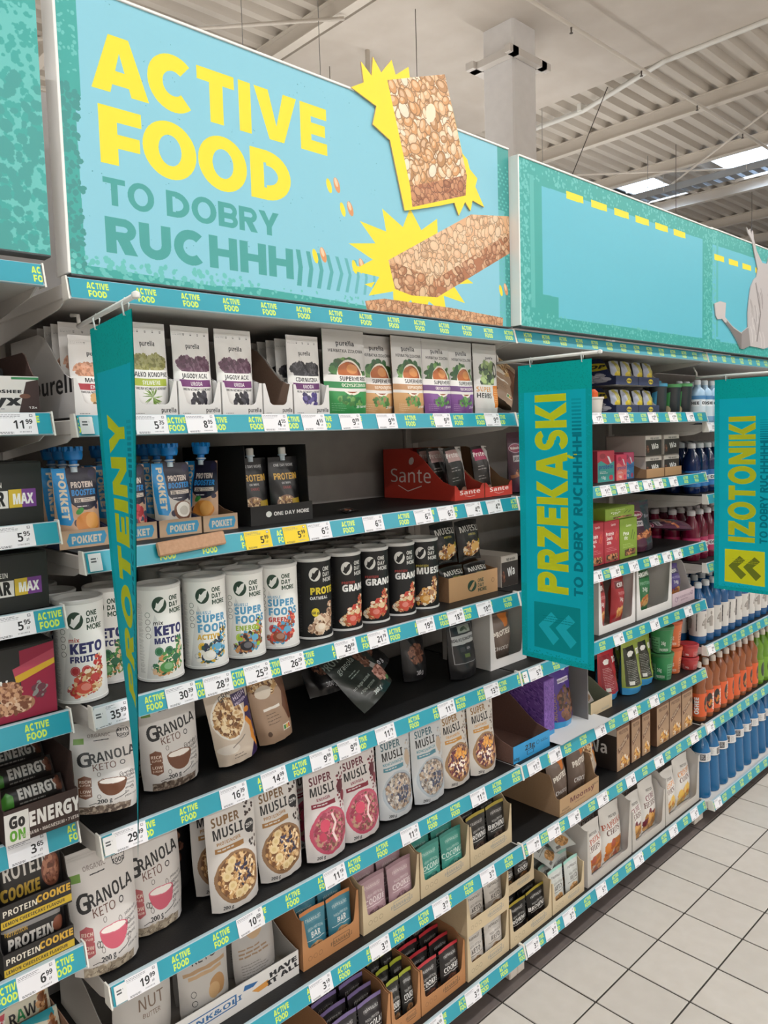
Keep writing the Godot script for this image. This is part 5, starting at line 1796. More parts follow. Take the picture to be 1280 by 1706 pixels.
func rail_profile(x0: float, x1: float) -> ArrayMesh:
	# extruded label holder: tilted front, lips above and below
	var pts := PackedVector2Array([Vector2(0.004, 0.0), Vector2(0.006, -0.0022), Vector2(0.0024, -0.003), Vector2(0.0122, -0.0362), Vector2(0.0155, -0.0352), Vector2(0.0158, -0.039), Vector2(0.0105, -0.0405), Vector2(0.008, -0.038), Vector2(-0.0015, -0.004), Vector2(-0.003, 0.0)])
	return slab_mesh(pts, x1 - x0, Rect2(0, 0, 1, 1), Rect2(), Transform3D(Basis(Vector3(0, 0, 1), Vector3(0, 1, 0), Vector3(-1, 0, 0)), Vector3(x0, 0, 0)))

func shelf(unit: Node3D, x0: float, x1: float, y: float, depth: float, off: float, zf: float, label: String, liner := true, closed := true) -> void:
	var steel := paint(Color(0.80, 0.785, 0.765), 0.45)
	var o := part(unit, "shelf", box_mesh(Vector3(x0 + 0.004, -0.036, -depth), Vector3(x1 - 0.004, -0.008, -0.004), 0.002), steel, Vector3(0, y, zf), label)
	if liner:
		part(o, "liner_mat", box_mesh(Vector3(x0 + 0.006, -0.008, -depth + 0.01), Vector3(x1 - 0.006, -0.0035, -0.004)), noisy(Color(0.035, 0.035, 0.038), Color(0.055, 0.055, 0.058), 0.55, 0.08, 8.0, 0.4))
	part(o, "price_rail", rail_profile(x0 + 0.002, x1 - 0.002), paint(Color(0.66, 0.74, 0.77), 0.3))
	part(o, "printed_strip", rail_strip(x0 + 0.006, x1 - 0.006, off), shared["strip"])
	for e in [x0 + 0.0005, x1 - 0.0035]:
		var cap := PackedVector2Array([Vector2(-0.012, 0.002), Vector2(0.006, 0.002), Vector2(0.0175, -0.041), Vector2(-0.012, -0.041)])
		part(o, "end_cap", slab_mesh(cap, 0.003, Rect2(0, 0, 1, 1), Rect2(), Transform3D(Basis(Vector3(0, 0, 1), Vector3(0, 1, 0), Vector3(-1, 0, 0)), Vector3(e, 0, 0))), paint(Color(0.88, 0.87, 0.84), 0.4))
	var br := PackedVector2Array([Vector2(-0.012, -0.036), Vector2(-0.05, -0.050), Vector2(-depth, -0.085), Vector2(-depth, -0.008), Vector2(-0.012, -0.008)])
	for e in [x0 + 0.006, x1 - 0.0085]:
		part(o, "bracket", slab_mesh(br, 0.0025, Rect2(0, 0, 1, 1), Rect2(), Transform3D(Basis(Vector3(0, 0, 1), Vector3(0, 1, 0), Vector3(-1, 0, 0)), Vector3(e, 0, 0))), steel)

func build_units() -> void:
	var steel := paint(Color(0.80, 0.785, 0.765), 0.45)
	var back := noisy(Color(0.60, 0.585, 0.57), Color(0.64, 0.625, 0.61), 0.6, 0.02, 2.0)
	for u in [[-1.37, -0.036, NEAR_TOPS, "dark snack bar"], [0.0, 1.33, SHELF_TOPS, "granola and muesli"], [1.33, 2.66, SHELF_TOPS, "chips and protein snack"], [2.664, 3.994, FAR_TOPS, "sports drink"]]:
		var x0: float = u[0]
		var x1: float = u[1]
		var t := thing("shelving_unit", "grey steel shelving unit with turquoise price rails, the %s bay" % u[3], "shelving")
		part(t, "back_panel", box_mesh(Vector3(x0, 0.02, -0.455), Vector3(x1, 2.55, -0.44)), back)
		for x in [x0, x1 - 0.03]:
			part(t, "upright", box_mesh(Vector3(x, 0.0, -0.44), Vector3(x + 0.03, 2.55, -0.425), 0.002), steel)
		var tops: Array = u[2]
		for i in tops.size():
			var depth := 0.42
			var zf := 0.0
			if u[3] == "sports drink" and i == tops.size() - 1:
				zf = 0.03
				depth = 0.45
			shelf(t, x0, x1, tops[i], depth, 0.011 + 0.017 * ((i * 3) % 5), zf, "header shelf with printed edge strip" if i == 0 else "", i > 0 and not (zf > 0))
		# levelling feet and plinth
		for x in [x0 + 0.02, x1 - 0.02]:
			var f := part(t, "foot", box_mesh(Vector3(x - 0.02, 0.0, -0.05), Vector3(x + 0.02, 0.075, -0.02), 0.004), paint(Color(0.84, 0.81, 0.77), 0.5))
			for k in [-0.008, 0.006]:
				part(f, "foot_slot", box_mesh(Vector3(x + k, 0.045, -0.0202), Vector3(x + k + 0.003, 0.062, -0.0196)), paint(Color(0.05, 0.05, 0.05), 0.8))
		part(t, "plinth", box_mesh(Vector3(x0, 0.0, -0.42), Vector3(x1, 0.07, -0.36)), paint(Color(0.35, 0.33, 0.31), 0.6))

# ---------------------------------------------------------------- signs
func build_signs() -> void:
	var alu := paint(Color(0.78, 0.77, 0.75), 0.35, 0.2)
	var edge := paint(Color(0.93, 0.93, 0.92), 0.4)
	for g in [["near", -1.345, -0.02, 2.075, 2.555, 0.0, "turquoise speckled header sign ending beside the yellow lettering sign"], ["food", 0.014, 1.324, 2.048, 2.558, 0.0, "pale blue header sign lettered ACTIVE FOOD in yellow with nut bar pictures"], ["blank", 1.332, 2.66, 2.05, 2.535, 0.03, "blank blue header sign with a row of six yellow dashes"], ["sport", 2.672, 3.99, 2.05, 2.545, 0.018, "blue header sign with yellow dashes and a grey leaping figure"]]:
		var x0: float = g[1]
		var x1: float = g[2]
		var t := thing("header_sign", g[6], "sign", Vector3(0, 0, g[5]))
		var s := tool()
		s.set_smooth_group(-1)
		quad(s, Vector3(x0, g[4], 0), Vector3(x1, g[4], 0), Vector3(x1, g[3], 0), Vector3(x0, g[3], 0))
		part(t, "printed_face", done(s), shared["sign_" + g[0]])
		part(t, "panel", box_mesh(Vector3(x0, g[3], -0.045), Vector3(x1, g[4], -0.0006), 0.001), alu)
		part(t, "top_profile", box_mesh(Vector3(x0, g[4] + 0.0005, -0.03), Vector3(x1, g[4] + 0.006, 0.003), 0.001), edge)
		part(t, "side_profile", box_mesh(Vector3(x0 - 0.006, g[3], -0.05), Vector3(x0 - 0.0004, g[4] + 0.004, 0.003), 0.001), edge)
		part(t, "bottom_profile", box_mesh(Vector3(x0, g[3] - 0.004, -0.03), Vector3(x1, g[3] - 0.0004, 0.002), 0.001), paint(Color(0.3, 0.32, 0.33), 0.5))
		if g[0] == "food":
			# cut-out board standing proud of the sign's top edge
			var cut := PackedVector2Array()
			for p in FOOD_CUT:
				cut.append(Vector2(p[0], p[1]))
			part(t, "nut_bar_cutout", slab_mesh(cut, 0.004, cut_rect(cut), cut_rect(cut)), shared["sign_cut"], Vector3(0, 0, 0.0052), "nut bar and yellow burst cut-out rising over the sign's edge")
		if g[0] == "sport":
			var cut := PackedVector2Array()
			for p in FIGURE_CUT:
				cut.append(Vector2(p[0], p[1]))
			part(t, "leaping_figure_cutout", slab_mesh(cut, 0.004), shared["sign_figure"], Vector3(0, 0, 0.0052), "grey cut-out of a leaping figure in loose clothes")

# ---------------------------------------------------------------- hanging banners
func build_banners() -> void:
	for b in [["snack", Vector3(1.329, 1.947, 0.0), 0.0, 0.0, "turquoise hanging banner lettered PRZEKĄSKI with teal arrow square"], ["isotonic", Vector3(2.665, 1.94, 0.02), 0.0, 0.0, "turquoise hanging banner lettered IZOTONIKI with yellow arrow square"], ["protein", Vector3(0.035, 1.962, 0.006), -0.15, -0.30, "turquoise hanging banner lettered PROTEINY, twisted edge-on"]]:
		var t := thing("hanging_banner", b[4], "banner", b[1])
		var dir := Vector3(sin(b[2]), 0, cos(b[2]))
		part(t, "rod", tube_mesh([dir * -0.06, dir * 0.29], 0.0045, 8), paint(Color(0.88, 0.88, 0.87), 0.35))
		part(t, "rod_tip", lathe_mesh([Vector2(0.0, -0.007), Vector2(0.006, -0.004), Vector2(0.007, 0.0), Vector2(0.006, 0.004), Vector2(0.0, 0.007)], 10), paint(Color(0.9, 0.9, 0.89), 0.35), dir * 0.29)
		part(t, "hanger_arm", tube_mesh([dir * -0.055, dir * -0.055 + Vector3(0.0, 0.02, -0.003), Vector3(0, 1.983 - b[1].y, -0.07)], 0.004, 6), paint(Color(0.80, 0.79, 0.77), 0.4))
		for k in [0.065, 0.235]:
			part(t, "clip", tube_mesh([dir * k + Vector3(0, 0.005, 0), dir * k + Vector3(0.006, -0.004, 0), dir * k + Vector3(0.003, -0.022, 0), dir * k + Vector3(-0.003, -0.022, 0), dir * k + Vector3(-0.006, -0.004, 0), dir * k + Vector3(0, 0.005, 0)], 0.0016, 5), paint(Color(0.86, 0.9, 0.9), 0.25))
		var a0: float = b[2]
		var tw: float = b[3]
		var f := func(u: float, v: float):
			# v upwards; the sheet hangs from v = 1 and turns on its way down
			var down := 1.0 - v
			var a := a0 + tw * pow(down, 1.3)
			var mid := Vector3(sin(a0), 0, cos(a0)) * 0.1415
			var bow := 0.008 * sin(v * PI) * sin(u * PI) + 0.004 * sin(down * 9.0) * absf(tw)
			return mid + Vector3(sin(a), 0, cos(a)) * ((u - 0.5) * 0.245) + Vector3(cos(a), 0, -sin(a)) * bow + Vector3(0, -0.016 - down * 0.875, 0)
		var s := tool()
		# printed on the side that faces -x
		sheet(s, 6, 22, f, Rect2(0, 0, 1, 1), 1)
		var s2 := tool()
		sheet(s2, 6, 22, func(u: float, v: float): return f.call(1.0 - u, v) + Vector3(0.0012, 0, 0), Rect2(0, 0, 1, 1), 1)
		part(t, "banner_sheet", done(s2, done(s)), shared["banner_" + b[0]])

# ---------------------------------------------------------------- price tags
const TAGS := {
	"muesli1": [1, 1.7935, [[0.149, "5.35", "powder pouch with green leaves"], [0.258, "8.95", "first acai pouch"], [0.444, "4.55", "gap after the acai pouches"], [0.552, "4.55", "black seed pouch"], [0.665, "9.99", "green herb tea pouch"], [0.786, "9.99", "peach herb tea pouches"], [0.996, "9.99", "first violet herb tea pouch"], [1.212, "9.49", "white and orange herb pouch"]]],
	"muesli2": [2, 1.541, [[0.385, "5.99y", "black shake carton's open side"], [0.487, "5.99y", "black shake carton's front"], [0.557, "6.15", "empty grey stretch, nearer the yellow tags"], [0.729, "6.15", "middle of the empty grey stretch"], [0.911, "6.15", "start of the red carton"], [1.002, "6.15", "printed side of the red carton"], [1.119, "4.99", "first red tray front"], [1.213, "4.99", "second red tray front"]]],
	"muesli3": [3, 1.248, [[0.039, "35.99", "fruity can"], [0.183, "30.39", "matcha can"], [0.269, "28.19", "active superfoods can"], [0.369, "25.29", "energy superfoods can"], [0.464, "26.29", "green superfoods can"], [0.626, "29.89", "black protein oatmeal can"], [0.734, "21.79", "black granola cans"], [0.909, "19.89", "last granola can"], [1.032, "18.89", "black muesli can"], [1.159, "10.49", "kraft tray of muesli bags"]]],
	"muesli4": [4, 0.998, [[0.059, "29.49", "slumped granola pouch"], [0.295, "16.39", "high protein granola pouch"], [0.401, "14.99", "mocha granola pouch"], [0.539, "9.99", "bare shelf beside the mocha pouch"], [0.624, "9.99", "dark green pouch's corner"], [0.749, "11.79", "dark green granola pouch"], [0.985, "11.79", "bare black shelf"], [1.185, "13.79", "black hemp pouch"]]],
	"muesli5": [5, 0.698, [[0.067, "19.99", "pink bowl granola pouch"], [0.322, "10.69", "banana muesli pouch"], [0.566, "11.19", "beet muesli pouches"], [0.828, "11.19", "blueberry muesli pouches"], [1.114, "11.19", "orange muesli pouches"]]],
	"muesli6": [6, 0.444, [[0.511, "3.19", "kraft tray of blue sachets"], [0.707, "3.19", "beige tray of pink sachets"], [0.943, "3.19", "beige tray of teal sachets"], [1.151, "3.19", "beige tray of brownies"]]],
	"muesli7": [7, 0.1114, [[0.906, "4.59", "kraft tray of red cookies"], [1.071, "3.19", "stacked beige keto trays"]]],
	"near": [0, 0.0, [[-0.101, "11.99", "white chocolate bar carton", 1.798], [-0.117, "5.95", "upper black bar carton", 1.604], [-0.126, "5.95", "lower black bar carton", 1.450], [-0.129, "3.65", "brown energy bar tray", 1.049], [-0.128, "6.99", "protein cookie trays", 0.806]]],
	"snack1": [1, 1.7935, [[1.786, "17.99", "white cup"], [1.969, "12.99", "navy cartons' flank"], [2.179, "12.99", "navy cartons' fronts"], [2.345, "17.99", "blue-lidded tubs"], [2.498, "17.99", "green-lidded tubs"]]],
	"snack2": [2, 1.541, [[1.838, "11.79", "lime chocolate box"], [1.945, "11.79", "teal chocolate box"], [2.036, "6.49", "pink chocolate box"], [2.14, "6.49", "blue chocolate box"], [2.225, "8.49", "first wafer tray"], [2.35, "8.49", "second wafer tray"]]],
	"snack3": [3, 1.248, [[1.778, "8.49", "banner's edge"], [1.899, "8.49", "first red snack box"], [2.033, "11.79", "second red snack box"], [2.19, "7.99", "lime snack boxes"], [2.294, "6.49", "jerky bag"], [2.386, "6.49", "jerky bag lying flat"]]],
	"snack4": [4, 0.998, [[1.406, "5.79", "white carton by the banner"], [1.922, "6.49", "white carton of red crisps"], [2.194, "6.49", "white carton of green crisps"], [2.483, "6.49", "carton of violet crisps"]]],
	"snack5": [5, 0.698, [[1.392, "11.79", "blue crisps tray"], [1.51, "9.99", "leopard carton"], [1.79, "9.99", "green sachet tray"], [2.019, "9.99", "red rhino bag"], [2.188, "9.99", "green rhino bags"]]],
	"snack6": [6, 0.444, [[1.383, "7.99", "bare shelf before the kraft tray"], [1.497, "7.99", "kraft snack tray's flank"], [1.619, "6.49", "kraft snack tray's front"], [1.802, "6.49", "pink snack bag"], [2.003, "8.49", "first brown snack box"], [2.226, "8.49", "third brown snack box"], [2.541, "8.49", "last brown snack box"]]],
	"snack7": [7, 0.1114, [[1.371, "3.19", "orange cookie tray"], [1.473, "3.19", "gold brownie tray"], [1.58, "3.19", "mint keto tray"], [1.789, "5.79", "paprika chips carton"], [2.06, "5.79", "beet chips carton"], [2.349, "5.79", "crispy chips carton"], [2.543, "5.79", "chips carton's end"]]],
	"drink": [0, 0.0, [[2.70, "3.49", "pale water bottles", 1.750], [2.705, "2.99", "athlete label bottles", 0.790], [2.70, "3.49", "orange drink bottles", 0.445], [2.71, "3.49", "blue cone bottles", 0.110]]],
}

func build_tags() -> void:
	var ones := {1: "top goods shelf", 2: "second goods shelf", 3: "third goods shelf", 4: "fourth goods shelf", 5: "fifth goods shelf", 6: "sixth goods shelf", 7: "bottom shelf"}
	for key in TAGS:
		var row: Array = TAGS[key]
		for t in row[2]:
			var y: float = t[3] if t.size() > 3 else row[1]
			var zf := 0.03 if key == "drink" and y < 0.2 else 0.0
			var p: String = t[1]
			var yellow := p.ends_with("y")
			var s := tool()
			var w := 0.068
			var r := pr("tag_" + p)
			var flat := Rect2(r.get_center(), Vector2.ONE * 0.0003)
			box(s, Vector3(-w / 2, -0.0195, 0), Vector3(w / 2, 0.0195, 0.0006), {"": flat, "f": r})
			var o := single("price_tag", "%s price tag reading %s below the %s" % ["yellow" if yellow else "white", p.trim_suffix("y").replace(".", ","), t[2]], "price tag", done(s), pm("tag_" + p, "paper"), Vector3(t[0], y - 0.0195, 0.0120 + zf))
			o.rotation = Vector3(-atan2(0.010, 0.034), 0, rng.randf_range(-0.025, 0.025))
	# small white info cards at the start of the muesli bay's rails
	for q in [[0.021, 1.7935, "topmost rail"], [0.022, 1.541, "second rail"], [0.014, 1.248, "third rail"], [0.018, 0.998, "fourth rail"], [0.022, 0.698, "fifth rail"], [1.352, 0.998, "snack bay's fourth rail"]]:
		var s := tool()
		var r := pr("end_card")
		box(s, Vector3(-0.012, -0.0165, 0), Vector3(0.012, 0.0165, 0.0008), {"": Rect2(r.position + Vector2(0.001, 0.001), Vector2.ONE * 0.0003), "f": r})
		var o := single("info_card", "small white info card at the start of the %s" % q[2], "card", done(s), pm("end_card", "paper"), Vector3(q[0], q[1] - 0.0195, 0.0127))
		o.rotation.x = -atan2(0.010, 0.034)

# ---------------------------------------------------------------- package builders
func bag_mesh(called: String, w: float, h: float, d: float, style: String, sd := 0) -> ArrayMesh:
	# a filled bag: printed front, plain back in the print's ground colour. "stand" has a gusset foot and flat top seal, "pillow" has two crimped ends
	var key := "bag%s%.3f%.3f%.3f%s%d" % [called, w, h, d, style, sd % 4]
	if shared.has(key):
		return shared[key]
	var r := pr(called)
	var bk := Rect2(r.position + r.size * Vector2(0.02, 0.9), Vector2.ONE * 0.0008)
	var q := float(sd % 4) * 1.7
	var thick := func(u: float, v: float):
		var across := pow(maxf(0.0, 1.0 - pow(absf(2 * u - 1), 2.6)), 0.62)
		var f := 0.0
		if style == "stand":
			f = lerpf(0.72, 1.0, smoothstep(0.0, 0.14, v)) if v < 0.14 else pow(maxf(0.0, 1.0 - (v - 0.14) / 0.74), 0.7)
		else:
			f = pow(maxf(0.0, sin(PI * clampf((v - 0.06) / 0.88, 0.0, 1.0))), 0.55)
		var crease := 0.0016 * sin(u * 9.0 + q) * sin(v * 13.0 + q * 2.0) + 0.0011 * sin(u * 21.0 + v * 17.0 + q) + 0.0008 * sin(v * 41.0 - u * 23.0 + q)
		return 0.0007 + maxf(0.0, d / 2 * across * f + crease * across * minf(1.0, f * 3.0))
	var place := func(u: float, v: float):
		var narrow := 1.0
		if style == "stand":
			narrow = 1.0 - 0.045 * smoothstep(0.25, 0.0, v) - 0.012 * sin(v * 7.0 + q)
		else:
			narrow = 1.0 - 0.05 * sin(PI * v)
		return Vector3((u - 0.5) * w * narrow, v * h + (0.003 * sin(u * PI) if style == "pillow" else -0.004 * (1.0 - pow(2 * u - 1, 2)) * (1.0 - v)+0.004), 0)
	var s := tool()
	var nu := 10
	var nv := 16
	sheet(s, nu, nv, func(u: float, v: float): return place.call(u, v) + Vector3(0, 0, thick.call(u, v)), r, 1)
	sheet(s, nu, nv, func(u: float, v: float): return place.call(1.0 - u, v) - Vector3(0, 0, thick.call(1.0 - u, v)), bk, 2)
	if style == "stand":
		# gusset under the foot
		for i in nu:
			var u0 := float(i) / nu
			var u1 := float(i + 1) / nu
			var a: Vector3 = place.call(u0, 0.0)
			var b: Vector3 = place.call(u1, 0.0)
			quad(s, a + Vector3(0, 0, thick.call(u0, 0.0)), b + Vector3(0, 0, thick.call(u1, 0.0)), b - Vector3(0, 0, thick.call(u1, 0.0)), a - Vector3(0, 0, thick.call(u0, 0.0)), bk)
	shared[key] = done(s)
	return shared[key]

func seal_mesh(called: String, w: float, d: float) -> ArrayMesh:
	# crimped closing strip
	var key := "seal%s%.3f" % [called, w]
	if shared.has(key):
		return shared[key]
	var r := pr(called)
	var bk := Rect2(r.position + r.size * Vector2(0.03, 0.02), Vector2.ONE * 0.0008)
	var s := tool()
	for i in 5:
		box(s, Vector3(-w / 2, i * 0.0024, -0.0011 - 0.0004 * (i % 2)), Vector3(w / 2, i * 0.0024 + 0.0015, 0.0011 + 0.0004 * (i % 2)), {"": bk})
	shared[key] = done(s)
	return shared[key]

func bag(called: String, label: String, x: float, y: float, z: float, w: float, h: float, d: float, o := {}) -> Node3D:
	var style: String = o.get("style", "stand")
	var name_: String = o.get("name", "stand_up_pouch")
	var t := thing(name_, label, o.get("cat", "pouch"), Vector3(x, y + 0.0008 + sin(absf(o.get("roll", 0.0))) * w * 0.5 + sin(o.get("lean", 0.0)) * d * 0.4, z), o.get("yaw", 0.0), o.get("group", ""))
	t.rotation.x = -o.get("lean", 0.0)
	t.rotation.z = o.get("roll", 0.0)
	part(t, "pouch_body", bag_mesh(called, w, h, d, style, o.get("seed", 0)), pm(called, o.get("kind", "film")))
	if o.get("seal", true):
		part(t, "top_seal", seal_mesh(called, w * 0.985, d), pm(called, o.get("kind", "film")), Vector3(0, h - 0.014, 0))
	return t

func can(called: String, label: String, x: float, y: float, z: float, o := {}) -> Node3D:
	var t := thing("cardboard_can", label, "can", Vector3(x, y + 0.0006, z), o.get("yaw", 0.0), o.get("group", ""))
	var r := 0.0472
	var h := 0.2
	if not shared.has("can" + called):
		shared["can" + called] = lathe_mesh([Vector2(r, 0.006), Vector2(r, h - 0.007)], 40, pr(called))
		shared["canrim"] = lathe_mesh([Vector2(r - 0.004, h - 0.012), Vector2(r + 0.0012, h - 0.0075), Vector2(r + 0.0016, h - 0.002), Vector2(r, h), Vector2(r - 0.003, h), Vector2(r - 0.004, h - 0.008), Vector2(0.0, h - 0.008)], 40)
		shared["canfoot"] = lathe_mesh([Vector2(0.0, 0.002), Vector2(r - 0.002, 0.0), Vector2(r + 0.0012, 0.001), Vector2(r + 0.0012, 0.006), Vector2(r - 0.001, 0.0065)], 40)
	part(t, "label_wrap", shared["can" + called], pm(called, "card"))
	part(t, "lid", shared["canrim"], paint(Color(0.80, 0.80, 0.79) if o.get("pale", true) else Color(0.62, 0.61, 0.60), 0.35), Vector3.ZERO, "pale rimmed lid")
	part(t, "bottom_rim", shared["canfoot"], paint(Color(0.84, 0.84, 0.83), 0.35))
	return t

func tray(called: String, label: String, x0: float, x1: float, y: float, zf: float, d: float, hf: float, hb: float, hc: float, body: Color, o := {}) -> Node3D:
	# open display carton: front with a cut-out, sides rising to the back
	var w := x1 - x0 - 0.002
	var t := thing(o.get("name", "display_carton"), label, o.get("cat", "carton"), Vector3((x0 + x1) / 2, y + 0.0006, zf), o.get("yaw", 0.0), o.get("group", ""))
	var th := 0.0018
	var card := noisy(body, body.lightened(0.05), 0.75, 0.06, 9.0)
	var m: float = o.get("mar", 0.016)
	var fp := PackedVector2Array([Vector2(-w / 2, 0), Vector2(w / 2, 0), Vector2(w / 2, hf)])
	if hc < hf - 0.004:
		var rr := minf(0.012, (hf - hc) * 0.45)
		fp.append(Vector2(w / 2 - m * 0.35, hf))
		for k in 5:
			var a := PI / 2 * k / 4.0
			fp.append(Vector2(w / 2 - m - rr + rr * cos(a), hc + rr - rr * sin(a)))
		for k in 5:
			var a := PI / 2 * k / 4.0
			fp.append(Vector2(-w / 2 + m + rr - rr * sin(a), hc + rr - rr * cos(a)))
		fp.append(Vector2(-w / 2 + m * 0.35, hf))
	fp.append(Vector2(-w / 2, hf))
	part(t, "front_panel", slab_mesh(fp, th, pr(called), Rect2(pr(called).position + Vector2.ONE * 0.002, Vector2.ONE * 0.001)), pm(called, "card"))
	var sp := PackedVector2Array([Vector2(-th, 0), Vector2(-th, hf)])
	for k in 6:
		var a := k / 5.0
		sp.append(Vector2(lerpf(-th - 0.01, -d * o.get("rise", 0.5), a), lerpf(hf, hb, smoothstep(0.0, 1.0, a))))
	sp.append_array([Vector2(-d, hb), Vector2(-d, 0)])
	var turn := Transform3D(Basis(Vector3(0, 0, 1), Vector3(0, 1, 0), Vector3(-1, 0, 0)), Vector3.ZERO)
	for sx in [-1, 1]:
		turn.origin = Vector3(-w / 2 if sx < 0 else w / 2 - th, 0, 0)
		if o.has("side") and sx < 0:
			var ss := tool()
			var rr2: Rect2 = pr(o.side)
			slab(ss, sp, th, turn, Rect2(rr2.position + Vector2(0, 0), rr2.size), Rect2(rr2.position + Vector2.ONE * 0.002, Vector2.ONE * 0.001))
			part(t, "side_panel", done(ss), pm(o.side, "card"))
		else:
			part(t, "side_panel", slab_mesh(sp, th, Rect2(0, 0, 1, 1), Rect2(), turn), card)
	part(t, "back_panel", box_mesh(Vector3(-w / 2, 0, -d), Vector3(w / 2, hb, -d + th)), card)
	part(t, "base", box_mesh(Vector3(-w / 2 + th, 0.0002, -d + th), Vector3(w / 2 - th, th, -th)), card)
	return t

func sachets(called: String, what: String, x0: float, x1: float, y: float, zf: float, d: float, h: float, n: int, deep: int, o := {}) -> void:
	# upright sachets standing in a carton, the front row first
	var w := (x1 - x0 - 0.014) / n
	var base := y + 0.0030
	for k in deep:
		for i in n:
			var lab := "%s in the front row of its carton" % what if k == 0 else "%s behind the front row of its carton" % what
			var up: float = 0.0 if k == 0 else o.get("step", 0.005) * k
			var z := zf - 0.016 - k * minf((d - 0.04) / maxi(deep, 1), 0.036)
			bag(called, lab, x0 + 0.007 + w * (i + 0.5) + rng.randf_range(-0.002, 0.002), base + up * 0.0, z, w * 0.93, h + up, 0.02, {"style": "pillow", "name": "snack_sachet", "cat": "sachet", "group": what + ", all of one carton", "lean": 0.07 + 0.02 * k + rng.randf_range(-0.01, 0.02), "roll": rng.randf_range(-0.012, 0.012), "seal": false, "seed": i + k, "kind": o.get("kind", "film")})

func carton(front: String, side: String, label: String, x0: float, x1: float, y: float, zf: float, d: float, h: float, o := {}) -> Node3D:
	var t := thing(o.get("name", "food_carton"), label, o.get("cat", "carton"), Vector3((x0 + x1) / 2, y + 0.0006, zf), o.get("yaw", 0.0), o.get("group", ""))
	var w := x1 - x0 - 0.002
	var r := pr(front)
	var plain := Rect2(r.position + r.size * Vector2(0.02, 0.02), Vector2.ONE * 0.001)
	var faces := {"": plain, "f": r, "e": plain}
	if side != "" and prints[side][0] == prints[front][0]:
		faces["l"] = pr(side)
	elif side != "":
		var s3 := tool()
		box(s3, Vector3(-w / 2 - 0.0006, 0.001, -d + 0.001), Vector3(-w / 2 - 0.0002, h - 0.003, -0.001), {"": pr(side)})
		part(t, "printed_flank", done(s3), pm(side, "card"))
	var s := tool()
	cbox(s, Vector3(-w / 2, 0, -d), Vector3(w / 2, h - 0.002, 0), 0.0012, faces)
	part(t, "carton_body", done(s), pm(front, "card"))
	# tucked lid flap on top
	var s2 := tool()
	box(s2, Vector3(-w / 2 + 0.001, h - 0.0019, -d + 0.002), Vector3(w / 2 - 0.001, h - 0.0008, -0.002), {"": plain})
	part(t, "lid_flap", done(s2), pm(front, "card"))
	return t

func flow_bar(called: String, label: String, x: float, y: float, z: float, l: float, hgt: float, d: float, o := {}) -> Node3D:
	# a wrapped bar lying along the shelf with crimped ends
	var t := thing("wrapped_bar", label, "bar", Vector3(x, y, z), o.get("yaw", 0.0), o.get("group", ""))
	t.rotation.x = -o.get("lean", 0.0)
	t.rotation.z = o.get("roll", 0.0)
	var key := "bar%s%.3f%.3f" % [called, l, hgt]
	if not shared.has(key):
		var r := pr(called)
		var bk := Rect2(r.position + r.size * Vector2(0.02, 0.5), Vector2.ONE * 0.001)
		var prof := func(u: float, v: float):
			var e := minf(u, 1.0 - u)
			var f := smoothstep(0.035, 0.12, e)
			return 0.0006 + d / 2 * f * pow(maxf(0.0, sin(PI * v)), 0.5)
		var s := tool()
		sheet(s, 20, 8, func(u: float, v: float): return Vector3((u - 0.5) * l, v * hgt, prof.call(u, v)), r, 1)
		sheet(s, 20, 8, func(u: float, v: float): return Vector3((0.5 - u) * l, v * hgt, -prof.call(1.0 - u, v)), bk, 2)
		shared[key] = done(s)
	part(t, "wrapper", shared[key], pm(called, "film"))
	for sx in [-1, 1]:
		var s := tool()
		var rr := pr(called)
		for k in 4:
			box(s, Vector3(sx * (l / 2 - 0.001 - k * 0.002) - 0.0007, 0.001, -0.0014), Vector3(sx * (l / 2 - 0.001 - k * 0.002) + 0.0007, hgt - 0.001, 0.0014), {"": Rect2(rr.position + rr.size * Vector2(0.02, 0.5), Vector2.ONE * 0.001)})
		part(t, "crimped_end", done(s), pm(called, "film"))
	return t

